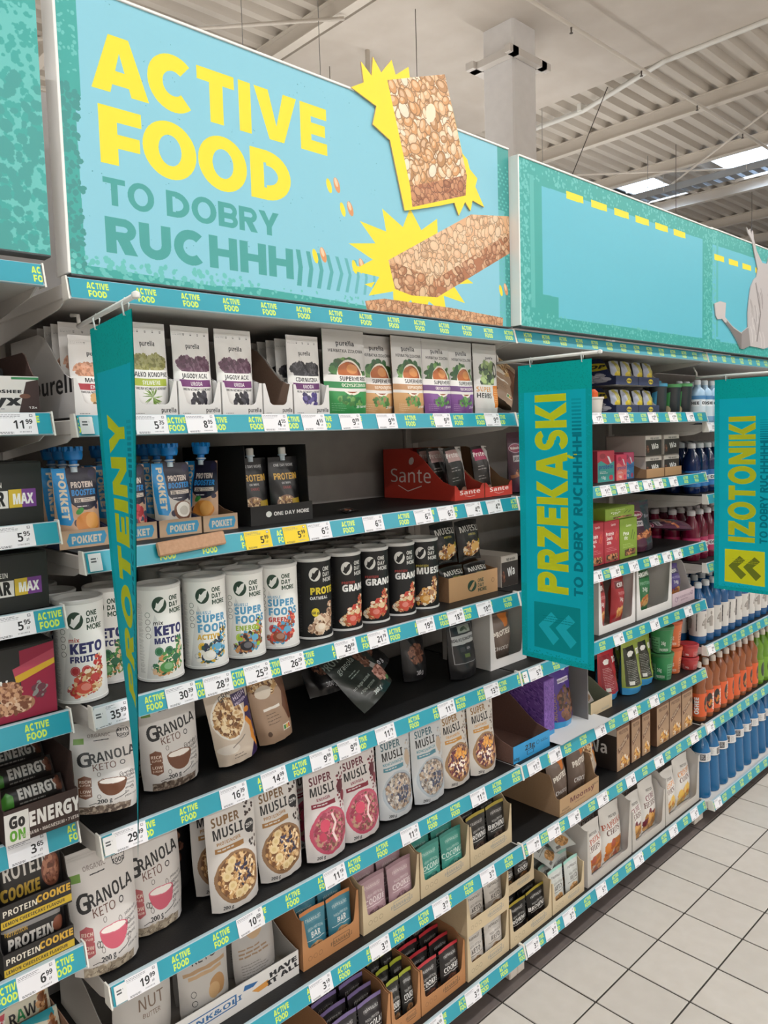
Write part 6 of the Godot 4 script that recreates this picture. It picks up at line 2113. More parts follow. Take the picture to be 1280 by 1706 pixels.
func bottle(kind: String, label: String, x: float, y: float, z: float, group: String) -> void:
	var t: Node3D
	if not shared.has("bottle" + kind):
		t = thing("drink_bottle", label, "bottle", Vector3(x, y + 0.0006, z), 0.0, group)
		var spec: Dictionary = {
			"water": {"prof": [[0, 0], [0.03, 0.001], [0.033, 0.008], [0.033, 0.12], [0.03, 0.138], [0.014, 0.156], [0.0125, 0.168]], "c": Color(0.62, 0.74, 0.84), "label": "label_water", "l": [0.012, 0.118], "cap": Color(0.86, 0.88, 0.9), "ch": 0.018, "cr": 0.0145, "r": 0.0333},
			"deep": {"prof": [[0, 0], [0.034, 0.001], [0.037, 0.01], [0.037, 0.09], [0.035, 0.10], [0.037, 0.11], [0.036, 0.15], [0.018, 0.185], [0.015, 0.2]], "c": Color(0.05, 0.13, 0.30), "label": "label_deep", "l": [0.03, 0.1], "cap": Color(0.82, 0.83, 0.85), "ch": 0.02, "cr": 0.018, "r": 0.0374},
			"magenta": {"prof": [[0, 0], [0.034, 0.001], [0.037, 0.01], [0.037, 0.09], [0.035, 0.10], [0.037, 0.11], [0.036, 0.15], [0.018, 0.185], [0.015, 0.2]], "c": Color(0.40, 0.05, 0.17), "label": "label_magenta", "l": [0.03, 0.1], "cap": Color(0.82, 0.8, 0.82), "ch": 0.02, "cr": 0.018, "r": 0.0374},
			"athlete": {"prof": [[0, 0], [0.034, 0.001], [0.036, 0.01], [0.036, 0.14], [0.034, 0.16], [0.036, 0.175], [0.033, 0.2], [0.016, 0.228], [0.014, 0.245]], "c": Color(0.10, 0.32, 0.52), "label": "label_athlete", "l": [0.034, 0.145], "cap": Color(0.8, 0.82, 0.84), "ch": 0.022, "cr": 0.0165, "r": 0.0364},
			"orange": {"prof": [[0, 0], [0.032, 0.001], [0.035, 0.012], [0.033, 0.05], [0.035, 0.10], [0.034, 0.13], [0.029, 0.15], [0.033, 0.175], [0.032, 0.195], [0.016, 0.222], [0.013, 0.235]], "c": Color(0.54, 0.31, 0.18), "label": "label_orange", "l": [0.022, 0.125], "cap": Color(0.80, 0.76, 0.72), "ch": 0.024, "cr": 0.0145, "r": 0.0358},
			"lime": {"prof": [[0, 0], [0.032, 0.001], [0.035, 0.012], [0.033, 0.05], [0.035, 0.10], [0.034, 0.13], [0.029, 0.15], [0.033, 0.175], [0.032, 0.195], [0.016, 0.222], [0.013, 0.235]], "c": Color(0.36, 0.52, 0.12), "label": "label_lime", "l": [0.022, 0.125], "cap": Color(0.80, 0.78, 0.72), "ch": 0.024, "cr": 0.0145, "r": 0.0358},
			"cone": {"prof": [[0, 0], [0.04, 0.001], [0.043, 0.01], [0.040, 0.07], [0.037, 0.13], [0.036, 0.16], [0.040, 0.165], [0.040, 0.205], [0.037, 0.212], [0.030, 0.24], [0.014, 0.268], [0.012, 0.28]], "c": Color(0.10, 0.37, 0.56), "label": "label_band", "l": [0.166, 0.204], "cap": Color(0.70, 0.78, 0.84), "ch": 0.02, "cr": 0.0135, "r": 0.0404},
		}[kind]
		var prof := []
		for p in spec.prof:
			prof.append(Vector2(p[0], p[1]))
		var top: float = prof[-1].y
		part(t, "bottle_body", lathe_mesh(prof, 20), paint(spec.c, 0.12))
		part(t, "label_sleeve", lathe_mesh([Vector2(spec.r, spec.l[0]), Vector2(spec.r, spec.l[1])], 24, pr(spec.label)), pm(spec.label, "film"))
		var cr: float = spec.cr
		part(t, "cap", lathe_mesh([Vector2(cr, top - 0.003), Vector2(cr, top + spec.ch * 0.8), Vector2(cr * 0.75, top + spec.ch), Vector2(0, top + spec.ch)], 14), paint(spec.cap, 0.35))
		shared["bottle" + kind] = t
	else:
		t = shared["bottle" + kind].duplicate()
		t.name = numbered("drink_bottle")
		add_child(t)
		tag(t, label, "bottle", group)
		t.position = Vector3(x, y + 0.0006, z)
	t.rotation.y = rng.randf_range(-0.5, 0.5)

# ---------------------------------------------------------------- goods
func build_goods() -> void:
	goods_shelf_one()
	goods_shelf_two()
	goods_shelf_three()
	goods_shelf_four()
	goods_shelf_five()
	goods_shelf_six()
	goods_shelf_seven()
	goods_near_bay()
	goods_snack_bay()
	goods_drinks()

func goods_shelf_one() -> void:
	var y := 1.7905
	var white := Color(0.82, 0.81, 0.80)
	# white cartons of superfood powders
	var rows := [["powder_red", 0.018, 0.126, "white powder pouch with a red band, behind the twisted banner"], ["powder_green", 0.130, 0.231, "white powder pouch with a lime band and green leaves"], ["powder_acai", 0.233, 0.334, "white powder pouch with a purple band, between the leafy and the other acai pouch"], ["powder_acai", 0.336, 0.441, "white powder pouch with a purple band, beside the empty white carton"], ["", 0.443, 0.526, ""], ["powder_black", 0.528, 0.636, "white powder pouch with black seeds, beside the green tea pouch"]]
	for i in rows.size():
		var r: Array = rows[i]
		tray("tray_white", ["white carton with its lettered flank showing, behind the banner", "white carton holding the leafy powder pouch", "white carton holding the first acai pouch", "white carton holding the second acai pouch", "empty white carton with brown inside", "white carton holding the black seed pouch"][i], r[1], r[2], y, -0.03, 0.33, 0.072, 0.17, 0.024, white if i != 4 else Color(0.52, 0.42, 0.36), {"side": "side_white", "rise": 0.5})
		if r[0] != "":
			var xc: float = (r[1] + r[2]) / 2
			bag(r[0], r[3], xc, y + 0.003, -0.056, r[2] - r[1] - 0.012, 0.182 if i > 0 else 0.148, 0.034, {"lean": 0.03, "seed": i})
			if i == 0 or i == 5:
				for k in 4:
					bag(r[0], "white pouch edge-on in the row behind the %s" % ["red band pouch", "black seed pouch"][0 if i == 0 else 1], xc - 0.001, y + 0.003, -0.098 - k * 0.036, r[2] - r[1] - 0.016, 0.178, 0.03, {"lean": 0.05, "seed": k, "group": "powder pouches in file behind the %s one" % ["red", "black"][0 if i == 0 else 1]})
	# herb teas
	bag("herb_green", "tall green herb tea pouch with a cup of tea", 0.709, y, -0.052, 0.138, 0.207, 0.042, {"lean": 0.03, "seed": 1})
	bag("herb_peach", "peach herb tea pouch tucked behind the green tea pouch's edge", 0.832, y, -0.070, 0.118, 0.203, 0.038, {"lean": 0.02, "seed": 2})
	bag("herb_peach", "peach herb tea pouch beside the first violet pouch", 0.931, y, -0.050, 0.116, 0.205, 0.04, {"lean": 0.03, "seed": 3})
	bag("herb_violet", "violet herb tea pouch beside a peach one", 1.046, y, -0.050, 0.112, 0.204, 0.04, {"lean": 0.03, "seed": 1})
	bag("herb_violet", "violet herb tea pouch beside the white and orange one", 1.154, y, -0.055, 0.104, 0.204, 0.04, {"lean": 0.02, "seed": 2})
	bag("herb_white", "white and orange herb pouch at the end of the tea row", 1.265, y, -0.052, 0.110, 0.204, 0.038, {"lean": 0.02, "seed": 3})
	bag("granola_mocha", "brown pouch slumped on its side under the snack banner", 1.385, y, -0.10, 0.13, 0.17, 0.05, {"lean": 0.35, "roll": -0.55, "seed": 1})

func crown_cap() -> ArrayMesh:
	if not shared.has("crown"):
		var s := tool()
		lathe(s, [Vector2(0.008, -0.012), Vector2(0.008, 0.0), Vector2(0.017, 0.002), Vector2(0.019, 0.010), Vector2(0.0185, 0.019), Vector2(0.014, 0.024), Vector2(0.0, 0.022)], 20)
		for k in 9:
			var a := TAU * k / 9
			box(s, Vector3(cos(a) * 0.0165 - 0.003, 0.018, sin(a) * 0.0165 - 0.003), Vector3(cos(a) * 0.0165 + 0.003, 0.0275, sin(a) * 0.0165 + 0.003))
		shared["crown"] = done(s)
	return shared["crown"]

func spout_pouch(called: String, label: String, x: float, y: float, z: float, yaw: float, group := "", white := false) -> void:
	var t := bag(called, label, x, y, z, 0.088, 0.148, 0.045, {"yaw": yaw, "lean": 0.04, "seal": false, "name": "spout_pouch", "seed": int(x * 50.0), "group": group})
	part(t, "spout", lathe_mesh([Vector2(0.007, 0.0), Vector2(0.007, 0.012), Vector2(0.011, 0.013), Vector2(0.011, 0.016)], 12), paint(Color(0.8, 0.86, 0.9), 0.3), Vector3(0, 0.143, 0))
	if white:
		part(t, "cap", lathe_mesh([Vector2(0.009, 0.0), Vector2(0.009, 0.016), Vector2(0.007, 0.018), Vector2(0.0, 0.018)], 14), paint(Color(0.85, 0.85, 0.84), 0.4), Vector3(0, 0.158, 0))
	else:
		part(t, "crown_cap", crown_cap(), paint(Color(0.10, 0.52, 0.84), 0.3), Vector3(0, 0.166, 0), "blue crown-shaped cap")

func goods_shelf_two() -> void:
	var y := 1.5375
	var zf := -0.085
	var spots := [[-0.006, 0.096, "shake_apricot", "apricot protein shake pouch with a blue crown cap"], [0.098, 0.199, "shake_berry", "strawberry protein shake pouch with a blue crown cap"], [0.203, 0.305, "shake_coconut", "coconut protein shake pouch with a blue crown cap"], [0.308, 0.398, "shake_apricot", "orange protein shake pouch turned edge-on in its tray"]]
	for i in 4:
		var q: Array = spots[i]
		tray("tray_shake", "kraft shake tray, %s" % ["holding the apricot shake", "holding the strawberry shake", "holding the coconut shake", "holding the edge-on shake"][i], q[0], q[1], y, zf, 0.26, 0.036, 0.10, 0.04, Color(0.19, 0.21, 0.36) if i < 3 else Color(0.56, 0.44, 0.34), {"rise": 0.85})
		spout_pouch(q[2], q[3], (q[0] + q[1]) / 2 - (0.012 if i == 3 else 0.0), y + 0.003, zf - (0.03 if i < 3 else 0.06), 0.0 if i < 3 else -1.15)
		if i < 3:
			for k in 2:
				spout_pouch(q[2], "shake pouch standing behind the %s one" % ["apricot", "strawberry", "coconut"][i], (q[0] + q[1]) / 2, y + 0.003, zf - 0.088 - k * 0.058, 0.0, "shake pouches behind the %s one" % ["apricot", "strawberry", "coconut"][i])
	# black carton with a window
	var dark := Color(0.055, 0.053, 0.055)
	tray("tray_dark", "black shake carton with a cut-away front", 0.432, 0.616, y, zf, 0.30, 0.045, 0.185, 0.05, dark, {"rise": 0.06})
	spout_pouch("shake_dark", "black shake pouch showing its back with a barcode, in the black carton", 0.482, y + 0.003, zf - 0.06, 0.0, "", true)
	spout_pouch("shake_dark", "black protein shake pouch facing out of the black carton", 0.566, y + 0.003, zf - 0.045, 0.0, "", true)
	single("torn_foil", "strip of torn dark foil lying on the empty stretch of shelf", "foil", bag_mesh("granola_noir", 0.07, 0.03, 0.004, "pillow", 1), pm("granola_noir", "gloss"), Vector3(0.78, y + 0.001, -0.12)).rotation = Vector3(-1.35, 0.3, 0)
	# red cartons of bars
	tray("tray_red", "red bar carton showing its printed flank", 1.150, 1.290, y, zf, 0.30, 0.045, 0.155, 0.030, Color(0.70, 0.21, 0.16), {"side": "side_red", "rise": 0.62})
	tray("tray_red", "second red bar carton, its kraft inside showing", 1.293, 1.432, y, zf, 0.30, 0.045, 0.155, 0.030, Color(0.58, 0.43, 0.31), {"rise": 0.62})
	bag("bar_pink", "black protein bar with a pale pink panel in the first red carton", 1.228, y + 0.003, -0.135, 0.082, 0.15, 0.03, {"style": "pillow", "name": "snack_pack", "cat": "snack pack", "roll": 0.06, "lean": 0.12})
	bag("bar_berry", "black protein bar with a raspberry panel in the second red carton", 1.352, y + 0.003, -0.135, 0.082, 0.15, 0.03, {"style": "pillow", "name": "snack_pack", "cat": "snack pack", "roll": 0.03, "lean": 0.12})
	for k in 2:
		bag("bar_pink", "protein bar behind the pale pink one in the red carton", 1.205 + k * 0.01, y + 0.003, -0.19 - k * 0.05, 0.08, 0.15, 0.03, {"style": "pillow", "name": "snack_pack", "cat": "snack pack", "lean": 0.12, "group": "bars behind the pale pink one"})
	bag("jerky", "dark plum snack bag leaning behind the snack banner", 1.49, y + 0.002, -0.10, 0.11, 0.19, 0.05, {"roll": 0.05})
	# pale wooden slat clipped along the rail
	var sl := tool()
	cbox(sl, Vector3(-0.078, -0.0145, 0), Vector3(0.078, 0.0145, 0.007), 0.003)
	var o := single("wooden_slat", "pale wooden slat lying along the price rail beside the yellow tags", "slat", done(sl), noisy(Color(0.66, 0.50, 0.38), Color(0.74, 0.58, 0.46), 0.6, 0.03, 12.0), Vector3(0.222, 1.532, 0.012))
	o.rotation = Vector3(-0.28, 0, 0.05)

func goods_shelf_three() -> void:
	var y := 1.2447
	var row := [["can_fruity", 0.022, -0.085, "white keto can with red fruit, at the shelf's start"], ["can_matcha", 0.112, -0.156, "white keto can standing back behind the banner"], ["can_matcha", 0.192, -0.088, "white keto can with green coconut"], ["can_active", 0.304, -0.090, "white superfoods can lettered ACTIVE"], ["can_energy", 0.405, -0.090, "white superfoods can lettered ENERGY"], ["can_green", 0.505, -0.092, "white superfoods can with strawberries, last of the white cans"], ["can_protein", 0.612, -0.094, "black can with yellow PROTEIN lettering"], ["can_granola", 0.715, -0.096, "black granola can beside the yellow-lettered can"], ["can_granola", 0.816, -0.098, "black granola can between two other granola cans"], ["can_granola", 0.920, -0.100, "black granola can beside the black muesli can"], ["can_muesli", 1.021, -0.104, "black can lettered MUESLI, last of the cans"]]
	for i in row.size():
		var q: Array = row[i]
		can(q[0], q[3], q[1], y, q[2], {"yaw": [-0.35, -0.7, -0.25, -0.45, -0.55, -0.7, -0.35, -0.32, -0.62, -0.5, -0.7][i], "pale": true})
		if i != 1:
			for k in [0, 1] if i != 2 else [1]:
				can(q[0], "can standing behind the %s" % ["fruity keto can", "", "matcha keto can", "active superfoods can", "energy superfoods can", "strawberry superfoods can", "yellow-lettered black can", "first black granola can", "second black granola can", "third black granola can", "black muesli can"][i], q[1] - (0.012 if i == 0 else 0.0), y, q[2] - 0.105 * (k + 1), {"pale": i < 6, "yaw": 0.3 * k, "group": "cans in file behind can number %d of the front row" % (i + 1)})
	# kraft tray of muesli bags
	tray("tray_kraft_muesli", "kraft tray printed with a bird emblem, full of black muesli bags", 1.092, 1.322, y, -0.065, 0.30, 0.072, 0.11, 0.08, Color(0.52, 0.38, 0.26), {"rise": 0.5})
	for q in [[1.150, 0.096, -0.125, "upper", "beside the cans", 0.125], [1.262, 0.094, -0.125, "upper", "beside the banner", 0.125], [1.153, 0.004, -0.10, "lower", "beside the cans", 0.088], [1.264, 0.004, -0.10, "lower", "beside the banner", 0.086]]:
		bag("muesli_black", "black muesli bag, %s layer of the kraft tray, %s" % [q[3], q[4]], q[0], y + q[1], q[2], 0.105, q[5], 0.045, {"style": "pillow", "name": "muesli_bag", "cat": "bag", "lean": 0.12, "roll": rng.randf_range(-0.03, 0.03), "seal": false, "seed": int(q[0] * 40.0)})
	carton("wafer_box", "", "black carton with a red edge beside the kraft muesli tray", 1.36, 1.45, y, -0.08, 0.2, 0.10)

func goods_shelf_four() -> void:
	var y := 0.9948
	bag("granola_brown_bowl", "granola pouch with a brown bowl, slumped out over the shelf edge", 0.035, y + 0.010, -0.047, 0.135, 0.166, 0.07, {"lean": 0.22, "roll": -0.13, "yaw": -0.12, "seed": 1})
	bag("granola_brown_bowl", "granola pouch with a brown bowl, upright beside the banner", 0.212, y, -0.105, 0.136, 0.205, 0.07, {"lean": 0.04, "seed": 2})
	bag("granola_brown_bowl", "granola pouch standing behind the upright brown bowl one", 0.150, y, -0.20, 0.136, 0.195, 0.06, {"lean": 0.04, "seed": 3})
	bag("granola_high", "granola pouch with an orange and violet ribbon, leaning", 0.372, y, -0.085, 0.110, 0.186, 0.055, {"lean": 0.10, "roll": 0.13, "seed": 3})
	bag("granola_mocha", "brown granola pouch leaning beside the ribboned one", 0.500, y, -0.115, 0.105, 0.190, 0.055, {"lean": 0.12, "roll": 0.12, "seed": 1})
	for k in 2:
		bag("granola_mocha", "brown granola pouch standing behind the leaning brown one", 0.470 + k * 0.02, y, -0.20 - k * 0.07, 0.105, 0.190, 0.05, {"lean": 0.05, "group": "brown granola pouches at the back"})
	bag("granola_green", "dark green granola pouch lying tilted on bare shelf", 0.800, y + 0.004, -0.062, 0.155, 0.178, 0.05, {"lean": 0.62, "roll": 0.42, "seed": 2, "kind": "gloss"})
	bag("granola_noir", "black pouch leaning against the back behind the dark green one", 0.800, y, -0.27, 0.15, 0.19, 0.05, {"lean": 0.42, "seed": 1, "kind": "gloss"})
	bag("granola_noir", "black pouch lying tilted between the dark green and hemp pouches", 0.940, y + 0.003, -0.20, 0.14, 0.18, 0.05, {"lean": 0.8, "roll": 0.5, "seed": 3, "kind": "gloss"})
	bag("granola_noir", "black pouch with a chocolate picture standing back beside the hemp pouch", 1.07, y, -0.19, 0.10, 0.17, 0.05, {"lean": 0.1, "seed": 2})
	bag("hemp_black", "black hemp protein pouch with a grey label", 1.186, y, -0.10, 0.118, 0.180, 0.06, {"lean": 0.06, "seed": 1})
	# white carton at the end of the bay
	tray("white_plain", "white carton open at the front, half behind the snack banner", 1.285, 1.475, y, -0.07, 0.20, 0.185, 0.165, 0.03, Color(0.80, 0.79, 0.77), {"mar": 0.026, "rise": 0.3})
	bag("chips_gold_bag", "brown crisps bag inside the white carton by the snack banner", 1.38, y + 0.003, -0.12, 0.13, 0.15, 0.06, {"style": "pillow", "name": "crisps_bag", "cat": "bag", "seal": false})

func goods_shelf_five() -> void:
	var y := 0.6948
	bag("granola_pink_bowl", "granola pouch with a pink bowl, foremost at the shelf's start", 0.030, y, -0.062, 0.135, 0.242, 0.072, {"lean": 0.05, "yaw": -0.05, "seed": 2})
	bag("granola_pink_bowl", "granola pouch with a pink bowl, beside the twisted banner's tip", 0.155, y, -0.105, 0.135, 0.246, 0.065, {"lean": 0.05, "seed": 1})
	for k in 2:
		bag("granola_noir", "dark pouch standing behind the pink bowl granola", 0.235 + k * 0.02, y, -0.20 - k * 0.09, 0.13, 0.22, 0.06, {"lean": 0.05, "seed": k, "group": "dark pouches behind the pink bowl granola"})
	var row := [["muesli_banana", 0.322, -0.046, "banana muesli pouch beside the bare black shelf"], ["muesli_banana", 0.462, -0.062, "banana muesli pouch beside the beet one"], ["muesli_beet", 0.588, -0.046, "beet muesli pouch beside the banana one"], ["muesli_beet", 0.716, -0.054, "beet muesli pouch beside the blueberry one"], ["muesli_blueberry", 0.853, -0.066, "blueberry muesli pouch beside the beet one"], ["muesli_blueberry", 0.984, -0.062, "blueberry muesli pouch beside the orange one"], ["muesli_orange", 1.110, -0.068, "orange muesli pouch beside the blueberry one"], ["muesli_orange", 1.230, -0.064, "orange muesli pouch beside the blue crisps tray"]]
	for i in row.size():
		var q: Array = row[i]
		bag(q[0], q[3], q[1], y, q[2], 0.128 if i < 6 else 0.122, 0.250 if i < 2 else 0.246, 0.052, {"lean": 0.05, "roll": [0.0, 0.02, -0.03, 0.03, -0.02, 0.0, 0.03, 0.0][i], "seed": i})
		bag(q[0], "muesli pouch standing behind the %s" % ["first banana pouch", "second banana pouch", "first beet pouch", "second beet pouch", "first blueberry pouch", "second blueberry pouch", "first orange pouch", "second orange pouch"][i], q[1] + 0.004, y, q[2] - 0.080, 0.122, 0.246, 0.045, {"lean": 0.05, "seed": i + 1})

func goods_shelf_six() -> void:
	var y := 0.4405
	var kraft := Color(0.62, 0.44, 0.29)
	var beige := Color(0.74, 0.66, 0.53)
	tray("tray_white_nuts", "long white carton printed with coloured slivers", 0.035, 0.490, y, -0.045, 0.32, 0.06, 0.15, 0.064, Color(0.76, 0.75, 0.73), {"rise": 0.8})
	bag("nut_orange", "pouch with an orange diagonal band in the long white carton", 0.105, y + 0.003, -0.085, 0.13, 0.19, 0.05, {"lean": 0.10, "roll": -0.06, "seed": 1})
	bag("nut_orange", "orange banded pouch behind the first one in the long white carton", 0.140, y + 0.003, -0.145, 0.125, 0.19, 0.05, {"lean": 0.10, "seed": 2})
	bag("keto_grey", "grey keto pouch in the long white carton", 0.255, y + 0.003, -0.085, 0.125, 0.19, 0.05, {"lean": 0.05, "seed": 3})
	bag("keto_grey", "grey keto pouch standing behind another in the long white carton", 0.274, y + 0.003, -0.150, 0.122, 0.19, 0.05, {"lean": 0.05, "seed": 2})
	bag("keto_label_back", "grey pouch showing its barcode side in the long white carton", 0.392, y + 0.003, -0.085, 0.115, 0.18, 0.05, {"lean": 0.08, "seed": 1})
	bag("keto_label_back", "grey pouch behind the barcode one in the long white carton", 0.402, y + 0.003, -0.150, 0.115, 0.19, 0.05, {"lean": 0.05, "seed": 2})
	tray("tray_kraft", "orange-brown carton of blue sachets", 0.498, 0.684, y, -0.04, 0.30, 0.128, 0.15, 0.048, kraft, {"rise": 0.15})
	sachets("sachet_blue", "blue sachet with an orange lip", 0.498, 0.684, y, -0.04, 0.30, 0.125, 2, 6)
	tray("tray_beige", "beige carton of pink sachets", 0.690, 0.905, y, -0.033, 0.30, 0.135, 0.15, 0.045, beige, {"rise": 0.15})
	sachets("sachet_pink", "dusty pink sachet", 0.690, 0.905, y, -0.033, 0.30, 0.128, 2, 6)
	tray("tray_beige", "beige carton of teal sachets", 0.908, 1.122, y, -0.033, 0.30, 0.135, 0.15, 0.045, beige, {"rise": 0.15})
	sachets("sachet_teal", "teal sachet", 0.908, 1.122, y, -0.033, 0.30, 0.128, 2, 6)
	tray("tray_beige", "beige carton of black brownie sachets on the sixth shelf", 1.124, 1.330, y, -0.033, 0.30, 0.125, 0.15, 0.045, beige, {"rise": 0.15})
	sachets("sachet_brownie", "gold-lipped brownie sachet, sixth shelf", 1.124, 1.330, y, -0.033, 0.30, 0.135, 2, 6)

func goods_shelf_seven() -> void:
	var y := 0.1079
	var kraft := Color(0.62, 0.44, 0.29)
	var beige := Color(0.74, 0.66, 0.53)
	tray("tray_kraft", "kraft carton of chocolate sachets", 0.575, 0.772, y, -0.025, 0.30, 0.135, 0.15, 0.045, kraft, {"rise": 0.15})
	sachets("sachet_chocolate", "black sachet with a lilac lip", 0.575, 0.772, y, -0.025, 0.30, 0.135, 2, 6)
	tray("tray_kraft", "kraft carton of lime-lipped cookie sachets", 0.774, 0.888, y, -0.025, 0.30, 0.135, 0.15, 0.045, kraft, {"rise": 0.15, "mar": 0.012})
	sachets("sachet_cookie_lime", "black cookie sachet with a lime lip", 0.774, 0.888, y, -0.025, 0.30, 0.14, 2, 6, {"step": 0.01})
	tray("tray_kraft", "kraft carton of red-lipped cookie sachets", 0.890, 1.082, y, -0.025, 0.30, 0.135, 0.15, 0.045, kraft, {"rise": 0.15})
	sachets("sachet_cookie_red", "black cookie sachet with a red lip", 0.890, 1.082, y, -0.025, 0.30, 0.125, 2, 6)
	tray("tray_beige", "lower of two stacked beige keto cartons", 1.084, 1.286, y, -0.018, 0.30, 0.14, 0.14, 0.05, beige, {"rise": 0.1})
	sachets("sachet_keto", "pale keto sachet, lower carton", 1.084, 1.286, y, -0.018, 0.30, 0.125, 2, 6)
	tray("tray_beige", "upper of two stacked beige keto cartons", 1.080, 1.284, y + 0.142, -0.014, 0.30, 0.12, 0.12, 0.045, beige, {"rise": 0.1})
	sachets("sachet_keto", "pale keto sachet, upper carton", 1.080, 1.284, y + 0.142, -0.014, 0.30, 0.112, 2, 5, {"kind": "foil"})
	tray("tray_beige", "lower of two stacked beige cartons, full of gold-lipped brownies", 1.290, 1.520, y, -0.016, 0.30, 0.13, 0.14, 0.045, beige, {"rise": 0.1})
	sachets("sachet_brownie", "gold-lipped brownie sachet, bottom shelf", 1.290, 1.520, y, -0.016, 0.30, 0.116, 2, 5, {"kind": "foil"})
	tray("tray_beige", "upper of two stacked beige cartons, tall flank, orange-lipped cookies", 1.292, 1.470, y + 0.142, -0.05, 0.24, 0.10, 0.105, 0.035, beige, {"rise": 0.5})
	sachets("sachet_cookie_orange", "black cookie sachet with an orange lip", 1.292, 1.470, y + 0.142, -0.05, 0.24, 0.095, 2, 5)
	tray("tray_beige", "beige carton of mint-lipped keto sachets", 1.524, 1.722, y, -0.016, 0.30, 0.11, 0.12, 0.04, beige, {"rise": 0.1})
	sachets("sachet_keto_mint", "pale keto sachet with a mint lip", 1.524, 1.722, y, -0.016, 0.30, 0.13, 2, 6)
	for q in [[1.60, 0.135, 0.3], [1.66, 0.160, -0.2]]:
		bag("sachet_keto_mint", "pale keto sachet lying flat on the mint-lipped ones", q[0], y + q[1], -0.05, 0.10, 0.13, 0.02, {"style": "pillow", "name": "snack_sachet", "cat": "sachet", "lean": 1.2, "yaw": q[2], "seal": false, "group": "keto sachets lying on top"})
	# white chips cartons
	var cw := Color(0.78, 0.76, 0.74)
	var chips := [[1.740, 2.055, "chips_paprika", "paprika", 0.21, 0.225], [2.062, 2.330, "chips_beet", "beet", 0.16, 0.19], [2.336, 2.648, "chips_crispy", "crispy corn", 0.20, 0.222]]
	for q in chips:
		tray("tray_grey", "pale grey carton of %s chips bags" % q[3], q[0], q[1], y, -0.014, 0.36, q[4], q[5], 0.032, cw, {"mar": 0.026, "rise": 0.12})
		var w: float = (q[1] - q[0] - 0.02) / 2
		for i in 2:
			bag(q[2], "white bag of %s chips facing out of its carton" % q[3], q[0] + 0.01 + w * (i + 0.5), y + 0.003, -0.046 - 0.006 * i, w * 0.95, 0.19 + 0.012 * i, 0.05, {"style": "pillow", "name": "crisps_bag", "cat": "bag", "lean": 0.08, "roll": 0.012 - 0.024 * i, "seal": false, "seed": i, "group": "%s chips bags at the front" % q[3]})
			bag(q[2], "white bag of %s chips behind the front pair" % q[3], q[0] + 0.012 + w * (i + 0.5), y + 0.003, -0.155, w * 0.9, 0.19, 0.05, {"style": "pillow", "name": "crisps_bag", "cat": "bag", "lean": 0.15, "seal": false, "seed": i + 2, "group": "%s chips bags behind" % q[3]})

func goods_near_bay() -> void:
	var x1 := -0.050
	tray("box_choc", "white and brown chocolate bar carton with a slanted flank", -0.205, x1, 1.7952, -0.012, 0.28, 0.066, 0.115, 0.07, Color(0.30, 0.22, 0.2), {"rise": 0.25})
	for k in 3:
		flow_bar("bar_protein", "silver-topped bar lying in the white chocolate carton", -0.128, 1.80 + k * 0.024, -0.045 - k * 0.055, 0.135, 0.045, 0.028, {"lean": 0.4, "group": "bars in the white chocolate carton"})
	for q in [[1.6008, 0.112, "upper black protein bar carton, above the other one"], [1.4468, 0.105, "lower black protein bar carton"]]:
		carton("box_bar_max", "", q[2], -0.178, x1 - 0.002, q[0], -0.02, 0.3, q[1])
	carton("box_crimson", "", "black and crimson protein bar carton with oat clusters", -0.215, x1 - 0.002, 1.2538, -0.012, 0.3, 0.135)
	# energy bars
	var y := 1.0458
	tray("tray_energy", "dark brown energy bar tray with a white and green emblem", -0.168, x1 + 0.012, y + 0.006, 0.02, 0.3, 0.062, 0.125, 0.068, Color(0.20, 0.13, 0.11), {"rise": 0.06})
	for k in 3:
		flow_bar("bar_energy", "dark energy bar, %s of three in the brown tray" % ["lowest", "middle", "topmost"][k], -0.105, y + 0.048 + k * 0.020, -0.02 - k * 0.05, 0.118, 0.04, 0.026, {"lean": 0.6})
	# protein cookies
	y = 0.8028
	for k in 2:
		tray("bar_cookie", "%s of two stacked cookie bar trays with yellow stripe" % ["lower", "upper"][k], -0.178, x1 - 0.002, y + k * 0.088, -0.004, 0.28, 0.044, 0.082, 0.05, Color(0.16, 0.15, 0.14), {"rise": 0.1})
		flow_bar("bar_protein" if k == 0 else "tray_protein_cookie", "%s showing over the %s cookie tray's front" % ["silver-edged protein bar" if k == 0 else "large protein cookie pack", "lower" if k == 0 else "upper"], -0.115, y + k * 0.088 + (0.024 if k == 0 else 0.01), -0.035, 0.118, 0.058 if k == 0 else 0.105, 0.026, {"lean": 0.12})
		for j in 2:
			flow_bar("bar_protein", "protein bar deep inside the %s cookie tray" % ["lower", "upper"][k], -0.115, y + k * 0.088 + 0.004, -0.10 - j * 0.06, 0.118, 0.05, 0.026, {"lean": 0.1, "group": "bars inside the cookie trays"})
	# raw bars
	y = 0.5268
	tray("kraft_plain", "kraft tray of pale raw fruit bars", -0.195, x1, y, -0.012, 0.28, 0.028, 0.085, 0.034, Color(0.66, 0.52, 0.44), {"rise": 0.06})
	for k in 3:
		flow_bar("bar_raw", "pale raw fruit bar with a turquoise top, %s of three" % ["lowest", "middle", "topmost"][k], -0.122, y + 0.016 + k * 0.026, -0.04 - k * 0.055, 0.135, 0.062, 0.028, {"lean": 0.4, "roll": 0.02})

